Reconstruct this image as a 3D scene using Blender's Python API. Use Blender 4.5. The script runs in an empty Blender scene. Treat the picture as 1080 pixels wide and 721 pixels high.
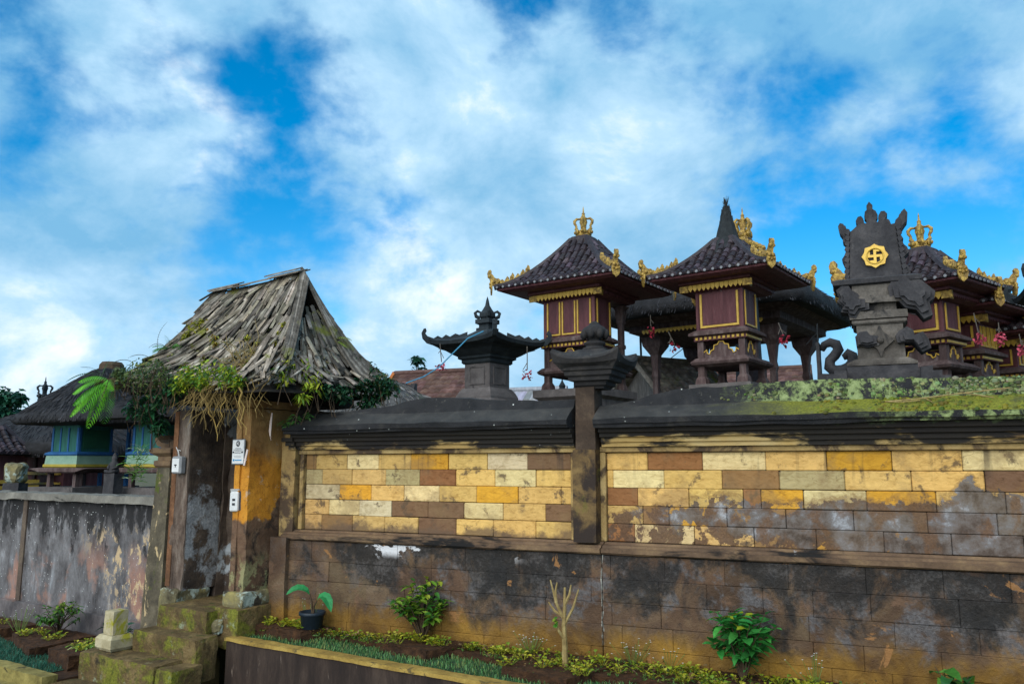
import bpy, math, random
from mathutils import Vector, Matrix, noise as mnoise

# ------------------------------------------------------------------ camera, sky, sun, exposure
scene = bpy.context.scene
COL = scene.collection
R = math.radians
FPX, PITCH, EYE = 850.0, R(8.7), 1.7          # focal length in photo pixels, upward pitch, eye height
cam_data = bpy.data.cameras.new('camera')
cam_data.sensor_width = 36.0
cam_data.lens = 36.0 * FPX / 1080.0
cam_data.clip_start, cam_data.clip_end = 0.05, 3000.0
cam = bpy.data.objects.new('camera', cam_data)
COL.objects.link(cam)
cam.location = (0, 0, EYE)
cam.rotation_euler = (R(90) + PITCH, 0, 0)
scene.camera = cam
vs = scene.view_settings
scene.display_settings.display_device = 'sRGB'
vs.view_transform, vs.look, vs.gamma = 'Standard', 'None', 1.0
vs.use_curve_mapping = False
vs.exposure = 1.36

SUN_DIR = Vector((-0.36, -0.70, 0.58)).normalized()      # towards the sun: high, behind and to the left of the camera
SUN_EL = math.asin(SUN_DIR.z)
SUN_ROT = math.atan2(SUN_DIR.x, SUN_DIR.y)
sun_data = bpy.data.lights.new('sun', 'SUN')
sun_data.energy = 1.5
sun_data.angle = R(75)
sun_data.color = (1.0, 0.94, 0.84)
sun = bpy.data.objects.new('sun', sun_data)
COL.objects.link(sun)
sun.rotation_euler = SUN_DIR.to_track_quat('Z', 'Y').to_euler()


def pix_dir(px, py):
    x, y = (px - 540) / FPX, -(py - 360.5) / FPX
    c, s = math.cos(PITCH), math.sin(PITCH)
    return Vector((x, c - y * s, s + y * c))


def at(px, py, Y):
    """world point seen at photo pixel (px, py) when it stands Y metres ahead"""
    d = pix_dir(px, py)
    return Vector((0, 0, EYE)) + d * (Y / d.y)


def onz(px, py, z):
    d = pix_dir(px, py)
    return Vector((0, 0, EYE)) + d * ((z - EYE) / d.z)


class NT:
    """small helper round a node tree"""

    def __init__(s, nt):
        s.nt = nt
        s.nt.nodes.clear()

    def n(s, typ, **kw):
        nd = s.nt.nodes.new(typ)
        for k, v in kw.items():
            setattr(nd, k, v)
        return nd

    def put(s, sock, val):
        if isinstance(val, bpy.types.NodeSocket):
            s.nt.links.new(val, sock)
        elif isinstance(val, (tuple, list, Vector)) and sock.type == 'RGBA' and len(val) == 3:
            sock.default_value = (*val, 1)
        else:
            sock.default_value = val

    def math(s, op, a, b=0.0, c=None, clamp=False):
        nd = s.n('ShaderNodeMath', operation=op, use_clamp=clamp)
        s.put(nd.inputs[0], a)
        s.put(nd.inputs[1], b)
        if c is not None:
            s.put(nd.inputs[2], c)
        return nd.outputs[0]

    def step(s, v, a, b, lo=0.0, hi=1.0):
        nd = s.n('ShaderNodeMapRange', interpolation_type='SMOOTHSTEP')
        s.put(nd.inputs[0], v)
        for i, x in enumerate((a, b, lo, hi)):
            s.put(nd.inputs[i + 1], x)
        return nd.outputs[0]

    def vmath(s, op, a, b=None, scale=None):
        nd = s.n('ShaderNodeVectorMath', operation=op)
        s.put(nd.inputs[0], a)
        if b is not None:
            s.put(nd.inputs[1], b)
        if scale is not None:
            s.put(nd.inputs['Scale'], scale)
        return nd

    def noise(s, vec, scale, detail=4.0, rough=0.55, dist=0.0, stretch=None, color=False):
        if stretch is not None:
            vec = s.vmath('MULTIPLY', vec, stretch).outputs[0]
        nd = s.n('ShaderNodeTexNoise')
        s.put(nd.inputs['Vector'], vec)
        nd.inputs['Scale'].default_value = scale
        nd.inputs['Detail'].default_value = detail
        nd.inputs['Roughness'].default_value = rough
        nd.inputs['Distortion'].default_value = dist
        return nd.outputs['Color' if color else 'Fac']

    def vor(s, vec, scale, feature='F1'):
        nd = s.n('ShaderNodeTexVoronoi', feature=feature)
        s.put(nd.inputs['Vector'], vec)
        nd.inputs['Scale'].default_value = scale
        return nd.outputs['Distance']

    def ramp(s, fac, stops, interp='LINEAR'):
        nd = s.n('ShaderNodeValToRGB')
        nd.color_ramp.interpolation = interp
        el = nd.color_ramp.elements
        while len(el) < len(stops):
            el.new(0.5)
        for e, (p, c) in zip(el, stops):
            e.position = p
            e.color = (*c, 1) if len(c) == 3 else c
        s.put(nd.inputs[0], fac)
        return nd.outputs[0]

    def mix(s, fac, a, b, mode='MIX'):
        nd = s.n('ShaderNodeMix', data_type='RGBA', blend_type=mode)
        s.put(nd.inputs[0], fac)
        s.put(nd.inputs[6], a)
        s.put(nd.inputs[7], b)
        return nd.outputs[2]

    def curve(s, fac, pts):
        nd = s.n('ShaderNodeFloatCurve')
        cu = nd.mapping.curves[0]
        while len(cu.points) < len(pts):
            cu.points.new(0.5, 0.5)
        for p, (x, y) in zip(cu.points, pts):
            p.location = (x, y)
            p.handle_type = 'VECTOR'
        nd.mapping.update()
        s.put(nd.inputs['Value'], fac)
        return nd.outputs[0]


# sky: Nishita, with a broken layer of overcast cloud mixed in by direction
world = bpy.data.worlds.new('World')
scene.world = world
world.use_nodes = True
w = NT(world.node_tree)
sky = w.n('ShaderNodeTexSky', sky_type='NISHITA')
sky.sun_disc = False
sky.sun_elevation, sky.sun_rotation = SUN_EL, SUN_ROT
sky.air_density, sky.dust_density, sky.ozone_density = 1.0, 0.3, 3.0
hs = w.n('ShaderNodeHueSaturation')
hs.inputs['Saturation'].default_value = 1.5
hs.inputs['Value'].default_value = 1.15
hs.inputs['Hue'].default_value = 0.494
w.put(hs.inputs['Color'], sky.outputs[0])
tc = w.n('ShaderNodeTexCoord')
gen = tc.outputs['Generated']
nrm = w.vmath('NORMALIZE', gen).outputs[0]
big = w.noise(nrm, 3.4, 9.0, 0.55, 0.1, stretch=(1.0, 1.0, 1.35))
mid = w.noise(nrm, 8.5, 8.0, 0.56, 0.15, stretch=(1.0, 1.0, 1.4))
val = w.math('ADD', w.math('MULTIPLY', w.math('SUBTRACT', big, 0.5), 1.2), w.math('MULTIPLY', w.math('SUBTRACT', mid, 0.5), 1.15))
val = w.math('ADD', val, 0.55)
glow = None
for px, py, rad, wt in [
        (300, 45, 190, .12), (415, 110, 80, .10), (520, 105, 80, .14), (850, 60, 200, .14), (1030, 180, 110, .16), (690, 210, 110, .12),
        (45, 215, 110, .14), (430, 330, 160, .14), (170, 230, 70, .14), (100, 120, 110, .16), (330, 330, 110, .08), (600, 340, 170, .10), (30, 380, 110, .18), (620, 180, 120, .10),
        (315, 195, 135, -.46), (15, 70, 100, -.34), (900, 190, 120, -.42), (55, 320, 80, -.22), (770, 120, 90, -.20), (1040, 270, 130, -.42), (600, 20, 90, -.16),
        (230, 250, 70, -.12), (80, 20, 70, -.14), (500, 150, 50, -.16), (1060, 60, 80, -.18)]:
    d = pix_dir(px, py).normalized()
    dt = w.vmath('DOT_PRODUCT', nrm, tuple(d)).outputs['Value']
    ang = rad / FPX
    val = w.math('ADD', val, w.step(dt, math.cos(ang * 1.5), math.cos(ang * 0.1), 0.0, wt * (0.8 if wt > 0 else 0.66)))
cover = w.step(val, 0.20, 0.62)
# the thin place in the cloud where the light breaks through, upper left, and the paler air near the horizon
lit = None
for px, py, rad, wt in [(165, 105, 75, .40), (180, 215, 45, .18), (420, 118, 60, .22), (300, 60, 130, .14), (520, 100, 50, .22), (660, 190, 70, .16), (1035, 170, 70, .22), (420, 345, 130, .30), (60, 385, 110, .34), (540, 390, 130, .26)]:
    d = pix_dir(px, py).normalized()
    dt = w.vmath('DOT_PRODUCT', nrm, tuple(d)).outputs['Value']
    ang = rad / FPX
    q = w.step(dt, math.cos(ang * 1.4), math.cos(ang * 0.1), 0.0, wt)
    lit = q if lit is None else w.math('ADD', lit, q)
shade = w.noise(nrm, 5.6, 11.0, 0.61, 0.2, stretch=(1.0, 1.0, 1.5))
sh = w.math('ADD', w.math('ADD', w.math('MULTIPLY', w.math('SUBTRACT', shade, 0.5), 2.1), 0.24), lit)
sh = w.math('ADD', sh, w.math('MULTIPLY', w.math('SUBTRACT', val, 0.6), 0.25))
cloud = w.ramp(sh, [(0.0, (1.4, 3.4, 5.3)), (0.3, (2.3, 4.2, 5.9)), (0.62, (3.5, 5.3, 6.8)), (1.0, (7.4, 7.7, 7.8))])
skyc = w.mix(cover, hs.outputs[0], cloud)
bg = w.n('ShaderNodeBackground')
w.put(bg.inputs['Color'], skyc)
bg.inputs['Strength'].default_value = 0.06
wo = w.n('ShaderNodeOutputWorld')
w.nt.links.new(bg.outputs[0], wo.inputs['Surface'])

rng = random.Random(7)


# ------------------------------------------------------------------ mesh helpers
class MB:
    """collects shapes and links them as one mesh object"""

    def __init__(s):
        s.v, s.f, s.c, s.m, s.s = [], [], [], [], []
        s.col, s.mi, s.sm, s.M = (1, 1, 1), 0, False, None

    def add(s, vs, fs):
        n = len(s.v)
        for p in vs:
            p = Vector(p)
            s.v.append(tuple(s.M @ p) if s.M is not None else tuple(p))
        for f in fs:
            s.f.append([n + i for i in f])
            s.c.append(s.col)
            s.m.append(s.mi)
            s.s.append(s.sm)

    def box(s, x0, x1, y0, y1, z0, z1, tx=0.0, ty=0.0):
        """box; tx, ty shrink the top"""
        vs = [(x0, y0, z0), (x1, y0, z0), (x1, y1, z0), (x0, y1, z0),
              (x0 + tx, y0 + ty, z1), (x1 - tx, y0 + ty, z1), (x1 - tx, y1 - ty, z1), (x0 + tx, y1 - ty, z1)]
        s.add(vs, [(3, 2, 1, 0), (4, 5, 6, 7), (0, 1, 5, 4), (1, 2, 6, 5), (2, 3, 7, 6), (3, 0, 4, 7)])

    def cbox(s, x0, x1, y0, y1, z0, z1, ch=0.01):
        """box with every edge chamfered"""
        c = min(ch, (x1 - x0) / 3, (y1 - y0) / 3, (z1 - z0) / 3)
        X, Y, Z = (x0, x1), (y0, y1), (z0, z1)
        vs, idx = [], {}
        for i in (0, 1):
            for j in (0, 1):
                for k in (0, 1):
                    sx, sy, sz = (1, -1)[i] * c, (1, -1)[j] * c, (1, -1)[k] * c
                    for a, p in (('x', (X[i], Y[j] + sy, Z[k] + sz)), ('y', (X[i] + sx, Y[j], Z[k] + sz)), ('z', (X[i] + sx, Y[j] + sy, Z[k]))):
                        idx[(i, j, k, a)] = len(vs)
                        vs.append(p)
        fs = []
        q = ((0, 0), (1, 0), (1, 1), (0, 1))
        for i in (0, 1):
            fs.append([idx[(i, a, b, 'x')] for a, b in q])
            fs.append([idx[(a, i, b, 'y')] for a, b in q])
            fs.append([idx[(a, b, i, 'z')] for a, b in q])
        for i in (0, 1):
            for j in (0, 1):
                fs.append([idx[(i, j, 0, 'x')], idx[(i, j, 1, 'x')], idx[(i, j, 1, 'y')], idx[(i, j, 0, 'y')]])
                fs.append([idx[(i, 0, j, 'x')], idx[(i, 1, j, 'x')], idx[(i, 1, j, 'z')], idx[(i, 0, j, 'z')]])
                fs.append([idx[(0, i, j, 'y')], idx[(1, i, j, 'y')], idx[(1, i, j, 'z')], idx[(0, i, j, 'z')]])
                for k in (0, 1):
                    fs.append([idx[(i, j, k, a)] for a in 'xyz']) if 0 else None
        for i in (0, 1):
            for j in (0, 1):
                for k in (0, 1):
                    fs.append([idx[(i, j, k, 'x')], idx[(i, j, k, 'y')], idx[(i, j, k, 'z')]])
        s.add(vs, fs)

    def rbox(s, x0, x1, y0, y1, z0, z1, step=0.05, amp=0.012, freq=5.0, tx=0.0, ty=0.0, seed=0.0, rnd=0.0):
        """worn stone block: subdivided box pushed about by noise; tx, ty shrink the top, rnd rounds the edges"""
        nx, ny, nz = (max(1, int(round((b - a) / step))) for a, b in ((x0, x1), (y0, y1), (z0, z1)))
        idx, vs, fs = {}, [], []

        def pt(i, j, k):
            key = (i, j, k)
            if key not in idx:
                a, b, c = i / nx, j / ny, k / nz
                sx, sy = tx * c, ty * c
                p = Vector((x0 + sx + (x1 - x0 - 2 * sx) * a, y0 + sy + (y1 - y0 - 2 * sy) * b, z0 + (z1 - z0) * c))
                q = (p + Vector((seed, seed * 1.7, 0))) * freq
                p = p + Vector(mnoise.noise_vector(q)) * amp + Vector(mnoise.noise_vector(q * 2.7)) * amp * 0.5
                if rnd:
                    e = sum(1 for t, n in ((i, nx), (j, ny), (k, nz)) if t in (0, n))
                    if e >= 2:
                        cc = Vector(((x0 + x1) / 2, (y0 + y1) / 2, (z0 + z1) / 2))
                        p = p + (cc - p).normalized() * rnd * (0.6 if e == 2 else 1.2)
                idx[key] = len(vs)
                vs.append(p)
            return idx[key]
        for i in range(nx):
            for j in range(ny):
                fs.append((pt(i, j + 1, 0), pt(i + 1, j + 1, 0), pt(i + 1, j, 0), pt(i, j, 0)))
                fs.append((pt(i, j, nz), pt(i + 1, j, nz), pt(i + 1, j + 1, nz), pt(i, j + 1, nz)))
        for i in range(nx):
            for k in range(nz):
                fs.append((pt(i, 0, k), pt(i + 1, 0, k), pt(i + 1, 0, k + 1), pt(i, 0, k + 1)))
                fs.append((pt(i, ny, k + 1), pt(i + 1, ny, k + 1), pt(i + 1, ny, k), pt(i, ny, k)))
        for j in range(ny):
            for k in range(nz):
                fs.append((pt(0, j, k + 1), pt(0, j + 1, k + 1), pt(0, j + 1, k), pt(0, j, k)))
                fs.append((pt(nx, j, k), pt(nx, j + 1, k), pt(nx, j + 1, k + 1), pt(nx, j, k + 1)))
        s.add(vs, fs)

    def prism(s, pts, t0, t1, fn):
        """polygon pts (a, b) extruded t0..t1; fn(a, b, t) -> xyz"""
        n = len(pts)
        vs = [fn(a, b, t0) for a, b in pts] + [fn(a, b, t1) for a, b in pts]
        s.add(vs, [tuple(range(n)), tuple(range(2 * n - 1, n - 1, -1))] + [(i, n + i, n + (i + 1) % n, (i + 1) % n) for i in range(n)])

    def loft(s, rings, cap=True, closed=True):
        n = len(rings[0])
        vs = [p for r in rings for p in r]
        fs = []
        for i in range(len(rings) - 1):
            for j in range(n if closed else n - 1):
                a, b = i * n + j, i * n + (j + 1) % n
                fs.append((a, b, b + n, a + n))
        if cap:
            fs.append(tuple(reversed(range(n))))
            fs.append(tuple(range((len(rings) - 1) * n, len(rings) * n)))
        s.add(vs, fs)

    def tube(s, path, rad, n=6, cap=True):
        path = [Vector(p) for p in path]
        if not isinstance(rad, (list, tuple)):
            rad = [rad] * len(path)
        rings = []
        side = None
        for i, p in enumerate(path):
            t = (path[min(i + 1, len(path) - 1)] - path[max(i - 1, 0)]).normalized()
            if side is None:
                side = t.cross(Vector((0, 0, 1)) if abs(t.z) < 0.9 else Vector((1, 0, 0))).normalized()
            else:
                side = (side - t * side.dot(t)).normalized()
            up = side.cross(t)
            rings.append([p + (side * math.cos(a) + up * math.sin(a)) * rad[i] for a in [2 * math.pi * k / n for k in range(n)]])
        s.loft(rings, cap)

    def lathe(s, prof, n=16, c=(0, 0)):
        s.loft([[(c[0] + r * math.cos(2 * math.pi * k / n), c[1] + r * math.sin(2 * math.pi * k / n), z) for k in range(n)] for r, z in prof])

    def sq(s, prof, c=(0, 0), lift=0.0, per=1):
        """square loft, prof rows (hx, hy, z[, lift]); lift raises the corners"""
        rings = []
        for row in prof:
            hx, hy, z = row[:3]
            lf = row[3] if len(row) > 3 else lift
            ring = []
            for (ax, ay), (bx, by) in (((-1, -1), (1, -1)), ((1, -1), (1, 1)), ((1, 1), (-1, 1)), ((-1, 1), (-1, -1))):
                for k in range(per):
                    t = k / per
                    x, y = ax + (bx - ax) * t, ay + (by - ay) * t
                    q = abs(2 * t - 1)
                    ring.append((c[0] + x * hx, c[1] + y * hy, z + lf * q ** 3))
            rings.append(ring)
        s.loft(rings)

    def ball(s, c, r, n=8, m=5, sz=1.0):
        rings = []
        for i in range(m + 1):
            a = math.pi * i / m
            rr = max(math.sin(a) * r, 1e-4)
            rings.append([(c[0] + rr * math.cos(2 * math.pi * k / n), c[1] + rr * math.sin(2 * math.pi * k / n), c[2] - r * sz * math.cos(a)) for k in range(n)])
        s.loft(rings)

    def leaf(s, p, d, length, width, droop=0.3, roll=0.0, fold=0.25):
        """one leaf: two folded halves along a drooping midrib"""
        p, d = Vector(p), Vector(d).normalized()
        side = d.cross(Vector((0, 0, 1)))
        if side.length < 1e-3:
            side = Vector((1, 0, 0))
        side = side.normalized()
        up = side.cross(d)
        side = side * math.cos(roll) + up * math.sin(roll)
        up = side.cross(d)
        mid = []
        for t in (0.0, 0.35, 0.7, 1.0):
            mid.append(p + d * length * t - Vector((0, 0, 1)) * droop * length * t * t)
        wv = [0.0, 0.5, 0.38, 0.0]
        vs = list(mid)
        for sg in (-1, 1):
            for t in (1, 2):
                vs.append(mid[t] + side * sg * width * wv[t] + up * width * fold * wv[t])
        # 0..3 mid, 4,5 left, 6,7 right
        s.add(vs, [(0, 1, 4), (1, 2, 5, 4), (2, 3, 5), (0, 6, 1), (1, 6, 7, 2), (2, 7, 3)])

    def build(s, name, mat, parent=None, loc=None, rot=None):
        me = bpy.data.meshes.new(name)
        me.from_pydata(s.v, [], s.f)
        mats = mat if isinstance(mat, (list, tuple)) else [mat]
        for m_ in mats:
            me.materials.append(m_)
        me.polygons.foreach_set('material_index', s.m)
        me.polygons.foreach_set('use_smooth', s.s)
        at_ = me.color_attributes.new('Col', 'FLOAT_COLOR', 'CORNER')
        buf = []
        for f, c in zip(s.f, s.c):
            buf += [c[0], c[1], c[2], 1.0] * len(f)
        at_.data.foreach_set('color', buf)
        me.update()
        o = bpy.data.objects.new(name, me)
        COL.objects.link(o)
        if parent is not None:
            o.parent = parent
        if loc is not None:
            o.location = loc
        if rot is not None:
            o.rotation_euler = (0, 0, rot)
        return o


def fix_normals(o):
    import bmesh
    bm = bmesh.new()
    bm.from_mesh(o.data)
    bmesh.ops.recalc_face_normals(bm, faces=bm.faces)
    bm.to_mesh(o.data)
    bm.free()


def tag(o, label=None, cat=None, group=None, kind=None):
    if label:
        o['label'] = label
    if cat:
        o['category'] = cat
    if group:
        o['group'] = group
    if kind:
        o['kind'] = kind
    return o


def thing(name, label, cat, loc=(0, 0, 0), rot=0.0, group=None):
    o = bpy.data.objects.new(name, None)
    o.empty_display_size = 0.1
    COL.objects.link(o)
    o.location = loc
    o.rotation_euler = (0, 0, rot)
    return tag(o, label, cat, group)


def copy_tree(o, parent=None):
    c = o.copy()
    COL.objects.link(c)
    c.parent = parent
    for ch in list(o.children):
        copy_tree(ch, c)
    return c


class Frame:
    """a plan frame: u to the right along a front, d away from the viewer, z up"""

    def __init__(s, o, deg):
        s.o, s.yaw = Vector((o[0], o[1], 0)), R(deg)
        s.U = Vector((math.cos(s.yaw), math.sin(s.yaw), 0))
        s.D = Vector((-math.sin(s.yaw), math.cos(s.yaw), 0))

    def w(s, u, d, z=0.0):
        return s.o + s.U * u + s.D * d + Vector((0, 0, z))

    def loc(s, p):
        q = Vector((p[0], p[1], 0)) - s.o
        return Vector((q.dot(s.U), q.dot(s.D), p[2]))


WALL = Frame(onz(638, 575, 1.0), -24.4)        # main wall: origin where the two panels meet
GATE = Frame(onz(243, 640, 0.27), -32.5)       # gate, steps, planter and the low wall


# ------------------------------------------------------------------ materials
def new_mat(name):
    m = bpy.data.materials.new(name)
    m.use_nodes = True
    t = NT(m.node_tree)
    tcn = t.n('ShaderNodeTexCoord')
    inf = t.n('ShaderNodeObjectInfo')
    off = t.math('MULTIPLY', inf.outputs['Random'], 17.0)
    t.co = t.vmath('ADD', tcn.outputs['Object'], off).outputs[0]
    t.raw = tcn.outputs['Object']
    t.col = t.n('ShaderNodeAttribute', attribute_name='Col').outputs['Color']
    t.mat = m
    return t


def finish(t, color, rough=0.85, height=None, bump=0.4, dist=0.01, spec=0.3, metal=0.0, trans=0.0):
    b = t.n('ShaderNodeBsdfPrincipled')
    t.put(b.inputs['Base Color'], color)
    t.put(b.inputs['Roughness'], rough)
    b.inputs['Specular IOR Level'].default_value = spec
    t.put(b.inputs['Metallic'], metal)
    if height is not None:
        bn = t.n('ShaderNodeBump')
        bn.inputs['Strength'].default_value = bump
        bn.inputs['Distance'].default_value = dist
        t.put(bn.inputs['Height'], height)
        t.nt.links.new(bn.outputs[0], b.inputs['Normal'])
    o = t.n('ShaderNodeOutputMaterial')
    sh = b.outputs[0]
    if trans:
        tr = t.n('ShaderNodeBsdfTranslucent')
        t.put(tr.inputs['Color'], color)
        mx = t.n('ShaderNodeMixShader')
        mx.inputs[0].default_value = trans
        t.nt.links.new(sh, mx.inputs[1])
        t.nt.links.new(tr.outputs[0], mx.inputs[2])
        sh = mx.outputs[0]
    t.nt.links.new(sh, o.inputs['Surface'])
    return t.mat


def weathered(name, stops, scale=4.0, fine=40.0, rough=0.88, bump=0.5, dist=0.012, grime=None, spots=None, stretch=None, spec=0.25, metal=0.0, streak=None):
    """stone/wood/plaster: a noise ramp times the face colour, with grime patches and lichen spots.
    grime: list of (colour, noise scale, threshold, softness[, stretch])"""
    t = new_mat(name)
    n1 = t.noise(t.co, scale, 7.0, 0.62, 0.3, stretch=stretch)
    n2 = t.noise(t.co, fine, 5.0, 0.65, stretch=stretch)
    c = t.ramp(t.math('ADD', t.math('MULTIPLY', n1, 0.75), t.math('MULTIPLY', n2, 0.25)), stops)
    c = t.mix(1.0, c, t.col, 'MULTIPLY')
    for g in grime or []:
        gn = t.noise(t.co, g[1], 8.0, 0.65, 0.5, stretch=g[4] if len(g) > 4 else None)
        c = t.mix(t.step(gn, g[2], g[2] + g[3]), c, g[0])
    if spots:
        sv = t.vor(t.co, spots[1])
        sn = t.noise(t.co, 3.0, 3.0)
        msk = t.math('MULTIPLY', t.step(sv, spots[2], spots[2] * 0.5), t.step(sn, 0.5, 0.6))
        c = t.mix(msk, c, spots[0])
    h = t.math('ADD', n1, t.math('MULTIPLY', n2, 0.4))
    return finish(t, c, rough, h, bump, dist, spec, metal)


def ramp2(a, b):
    return [(0.3, a), (0.7, b)]


BLACK_ALGAE = (0.008, 0.009, 0.012)
M = {}


def wall_materials():
    # sandstone facing of the wall panels: each block its own colour, dirt and grey lichen over it
    t = new_mat('sandstone_facing')
    n1 = t.noise(t.raw, 3.0, 8.0, 0.62, 0.4)
    n2 = t.noise(t.raw, 60.0, 5.0, 0.7)
    n3 = t.noise(t.raw, 14.0, 6.0, 0.65, 0.8, stretch=(1.0, 1.0, 2.2))
    c = t.mix(1.0, t.col, t.ramp(n3, [(0.28, (0.50, 0.44, 0.37)), (0.42, (0.86, 0.83, 0.78)), (0.56, (1.0, 1.0, 1.0)), (0.74, (1.16, 1.13, 1.06))]), 'MULTIPLY')
    vein = t.noise(t.raw, 7.0, 3.0, 0.5, 1.6)
    vm = t.math('SUBTRACT', 1.0, t.step(t.math('ABSOLUTE', t.math('SUBTRACT', vein, 0.5)), 0.0, 0.012))
    c = t.mix(t.math('MULTIPLY', vm, t.step(n1, 0.48, 0.6, 0, 0.5)), c, (0.2, 0.11, 0.04))
    sp = t.noise(t.raw, 4.6, 9.0, 0.68, 0.25)
    c = t.mix(t.step(sp, 0.56, 0.64, 0, 0.85), c, (0.10, 0.066, 0.04))
    sm = t.noise(t.raw, 1.9, 8.0, 0.66, 0.2)
    c = t.mix(t.step(sm, 0.50, 0.64, 0, 0.5), c, (0.21, 0.135, 0.065))
    sx = t.n('ShaderNodeSeparateXYZ')
    t.put(sx.inputs[0], t.raw)
    u, z = sx.outputs[0], sx.outputs[2]
    # runs of black from the cornice
    run = t.noise(t.raw, 2.4, 4.0, 0.6, 0.0, stretch=(2.6, 1.0, 0.18))
    rm = t.math('MULTIPLY', t.step(run, 0.58, 0.68), t.step(z, 1.45, 1.85))
    c = t.mix(t.math('MULTIPLY', rm, 0.75), c, (0.04, 0.032, 0.028))
    # grey lichen climbing the right hand panel
    un = t.math('DIVIDE', u, 3.6, clamp=True)
    bnd = t.curve(un, [(0, .30), (.08, .36), (.17, .45), (.24, .53), (.30, .56), (.36, .47), (.44, .46), (.50, .50), (.56, .53), (.62, .51), (.70, .50), (.755, .53),
                       (.785, .72), (.80, .76), (.82, .60), (.9, .62), (1, .55)])
    top = t.math('ADD', 1.03, t.math('MULTIPLY', bnd, 0.79))
    wob = t.math('MULTIPLY', t.math('SUBTRACT', t.noise(t.raw, 9.0, 8.0, 0.7, 0.4), 0.5), 0.32)
    dz = t.math('SUBTRACT', t.math('ADD', top, wob), z)
    area = t.math('MULTIPLY', t.step(dz, 0.0, 0.022), t.step(u, -0.02, 0.0))
    hole = t.noise(t.raw, 3.6, 9.0, 0.68, 0.25)
    thr = t.math('ADD', 0.485, t.math('MULTIPLY', t.step(u, 0.9, 2.0), 0.115))
    hm = t.step(t.math('SUBTRACT', hole, thr), 0.0, 0.03, 1.0, 0.12)
    grey = t.ramp(t.noise(t.raw, 4.2, 9.0, 0.7, 0.2), [(0.32, (0.022, 0.019, 0.018)), (0.42, (0.07, 0.054, 0.045)), (0.5, (0.12, 0.102, 0.092)), (0.58, (0.15, 0.145, 0.148)), (0.66, (0.33, 0.35, 0.38))])
    br = t.noise(t.raw, 2.6, 7.0, 0.66, 0.2)
    grey = t.mix(t.step(t.math('ADD', br, t.step(u, 0.4, 1.7, 0.10, 0.0)), 0.50, 0.60, 0, 0.85), grey, t.ramp(n2, [(0.3, (0.07, 0.036, 0.02)), (0.7, (0.155, 0.085, 0.045))]))
    c = t.mix(t.math('MULTIPLY', t.math('MULTIPLY', area, hm), 0.95), c, grey)
    rim = t.math('MULTIPLY', t.step(dz, -0.035, 0.0), t.step(u, -0.02, 0.0))
    c = t.mix(t.math('MULTIPLY', t.math('MULTIPLY', rim, t.math('SUBTRACT', 1.0, area)), 0.55), c, (0.2, 0.11, 0.04))
    # dirt gathering along the foot of the left hand panel
    lo = t.math('MULTIPLY', t.step(u, -0.05, -0.1), t.step(t.math('ADD', z, t.math('MULTIPLY', t.noise(t.raw, 3.0, 9.0, 0.7), -0.50)), 0.88, 0.80))
    c = t.mix(t.math('MULTIPLY', lo, 0.8), c, (0.12, 0.078, 0.05))
    M['sandstone'] = finish(t, c, 0.86, t.math('ADD', n2, t.math('MULTIPLY', n3, 1.5)), 0.35, 0.008, 0.25)

    # base courses: damp, black algae above, ochre and moss towards the soil
    t = new_mat('damp_base_stone')
    n1 = t.noise(t.raw, 2.2, 8.0, 0.64, 0.5)
    n2 = t.noise(t.raw, 45.0, 6.0, 0.68)
    c = t.ramp(n1, [(0.28, (0.05, 0.028, 0.017)), (0.45, (0.085, 0.05, 0.03)), (0.58, (0.125, 0.08, 0.046)), (0.75, (0.18, 0.125, 0.08))])
    c = t.mix(1.0, c, t.col, 'MULTIPLY')
    sx = t.n('ShaderNodeSeparateXYZ')
    t.put(sx.inputs[0], t.raw)
    u, z = sx.outputs[0], sx.outputs[2]
    gy = t.noise(t.raw, 3.4, 9.0, 0.68, 0.25)
    c = t.mix(t.math('MULTIPLY', t.step(gy, 0.49, 0.60, 0, 0.85), t.step(u, -3.2, -1.8, 0.2, 1.0)), c, t.ramp(n2, [(0.35, (0.06, 0.056, 0.058)), (0.65, (0.14, 0.135, 0.14))]))
    pk = t.noise(t.raw, 4.3, 7.0, 0.66, 0.2, stretch=(0.8, 1.0, 1.3))
    c = t.mix(t.step(pk, 0.56, 0.66, 0, 0.8), c, (0.145, 0.082, 0.048))
    c = t.mix(t.step(t.noise(t.raw, 7.0, 8.0, 0.7, 0.2), 0.40, 0.30, 0, 0.8), c, (0.03, 0.022, 0.018))
    bl = t.noise(t.raw, 2.3, 10.0, 0.69, 0.35, stretch=(1.0, 1.0, 0.8))
    th = t.math('SUBTRACT', 0.62, t.math('MULTIPLY', t.step(z, 0.15, 0.9), 0.17))
    th = t.math('SUBTRACT', th, t.step(u, -3.0, -1.7, -0.08, 0.015))
    c = t.mix(t.step(t.math('SUBTRACT', bl, th), -0.07, 0.07, 0, 0.94), c, t.ramp(t.math('ADD', t.math('MULTIPLY', pk, 0.6), t.math('MULTIPLY', n2, 0.4)), [(0.38, (0.007, 0.007, 0.007)), (0.52, (0.022, 0.020, 0.019)), (0.64, (0.075, 0.07, 0.068))]))
    oc = t.math('ADD', z, t.math('MULTIPLY', t.noise(t.raw, 3.5, 7.0, 0.65, 0.4), -0.62))
    c = t.mix(t.step(oc, 0.10, -0.14, 0, 0.88), c, t.ramp(n1, [(0.35, (0.09, 0.042, 0.006)), (0.65, (0.30, 0.16, 0.02))]))
    op = t.noise(t.raw, 3.8, 6.0, 0.6, 0.5)
    c = t.mix(t.step(op, 0.655, 0.69, 0, 0.8), c, (0.30, 0.145, 0.05))
    # lime bloom below the ledge, and the white run down the joint
    wn = t.noise(t.raw, 5.0, 6.0, 0.6, 0.4, stretch=(0.6, 1, 1.2))
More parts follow.
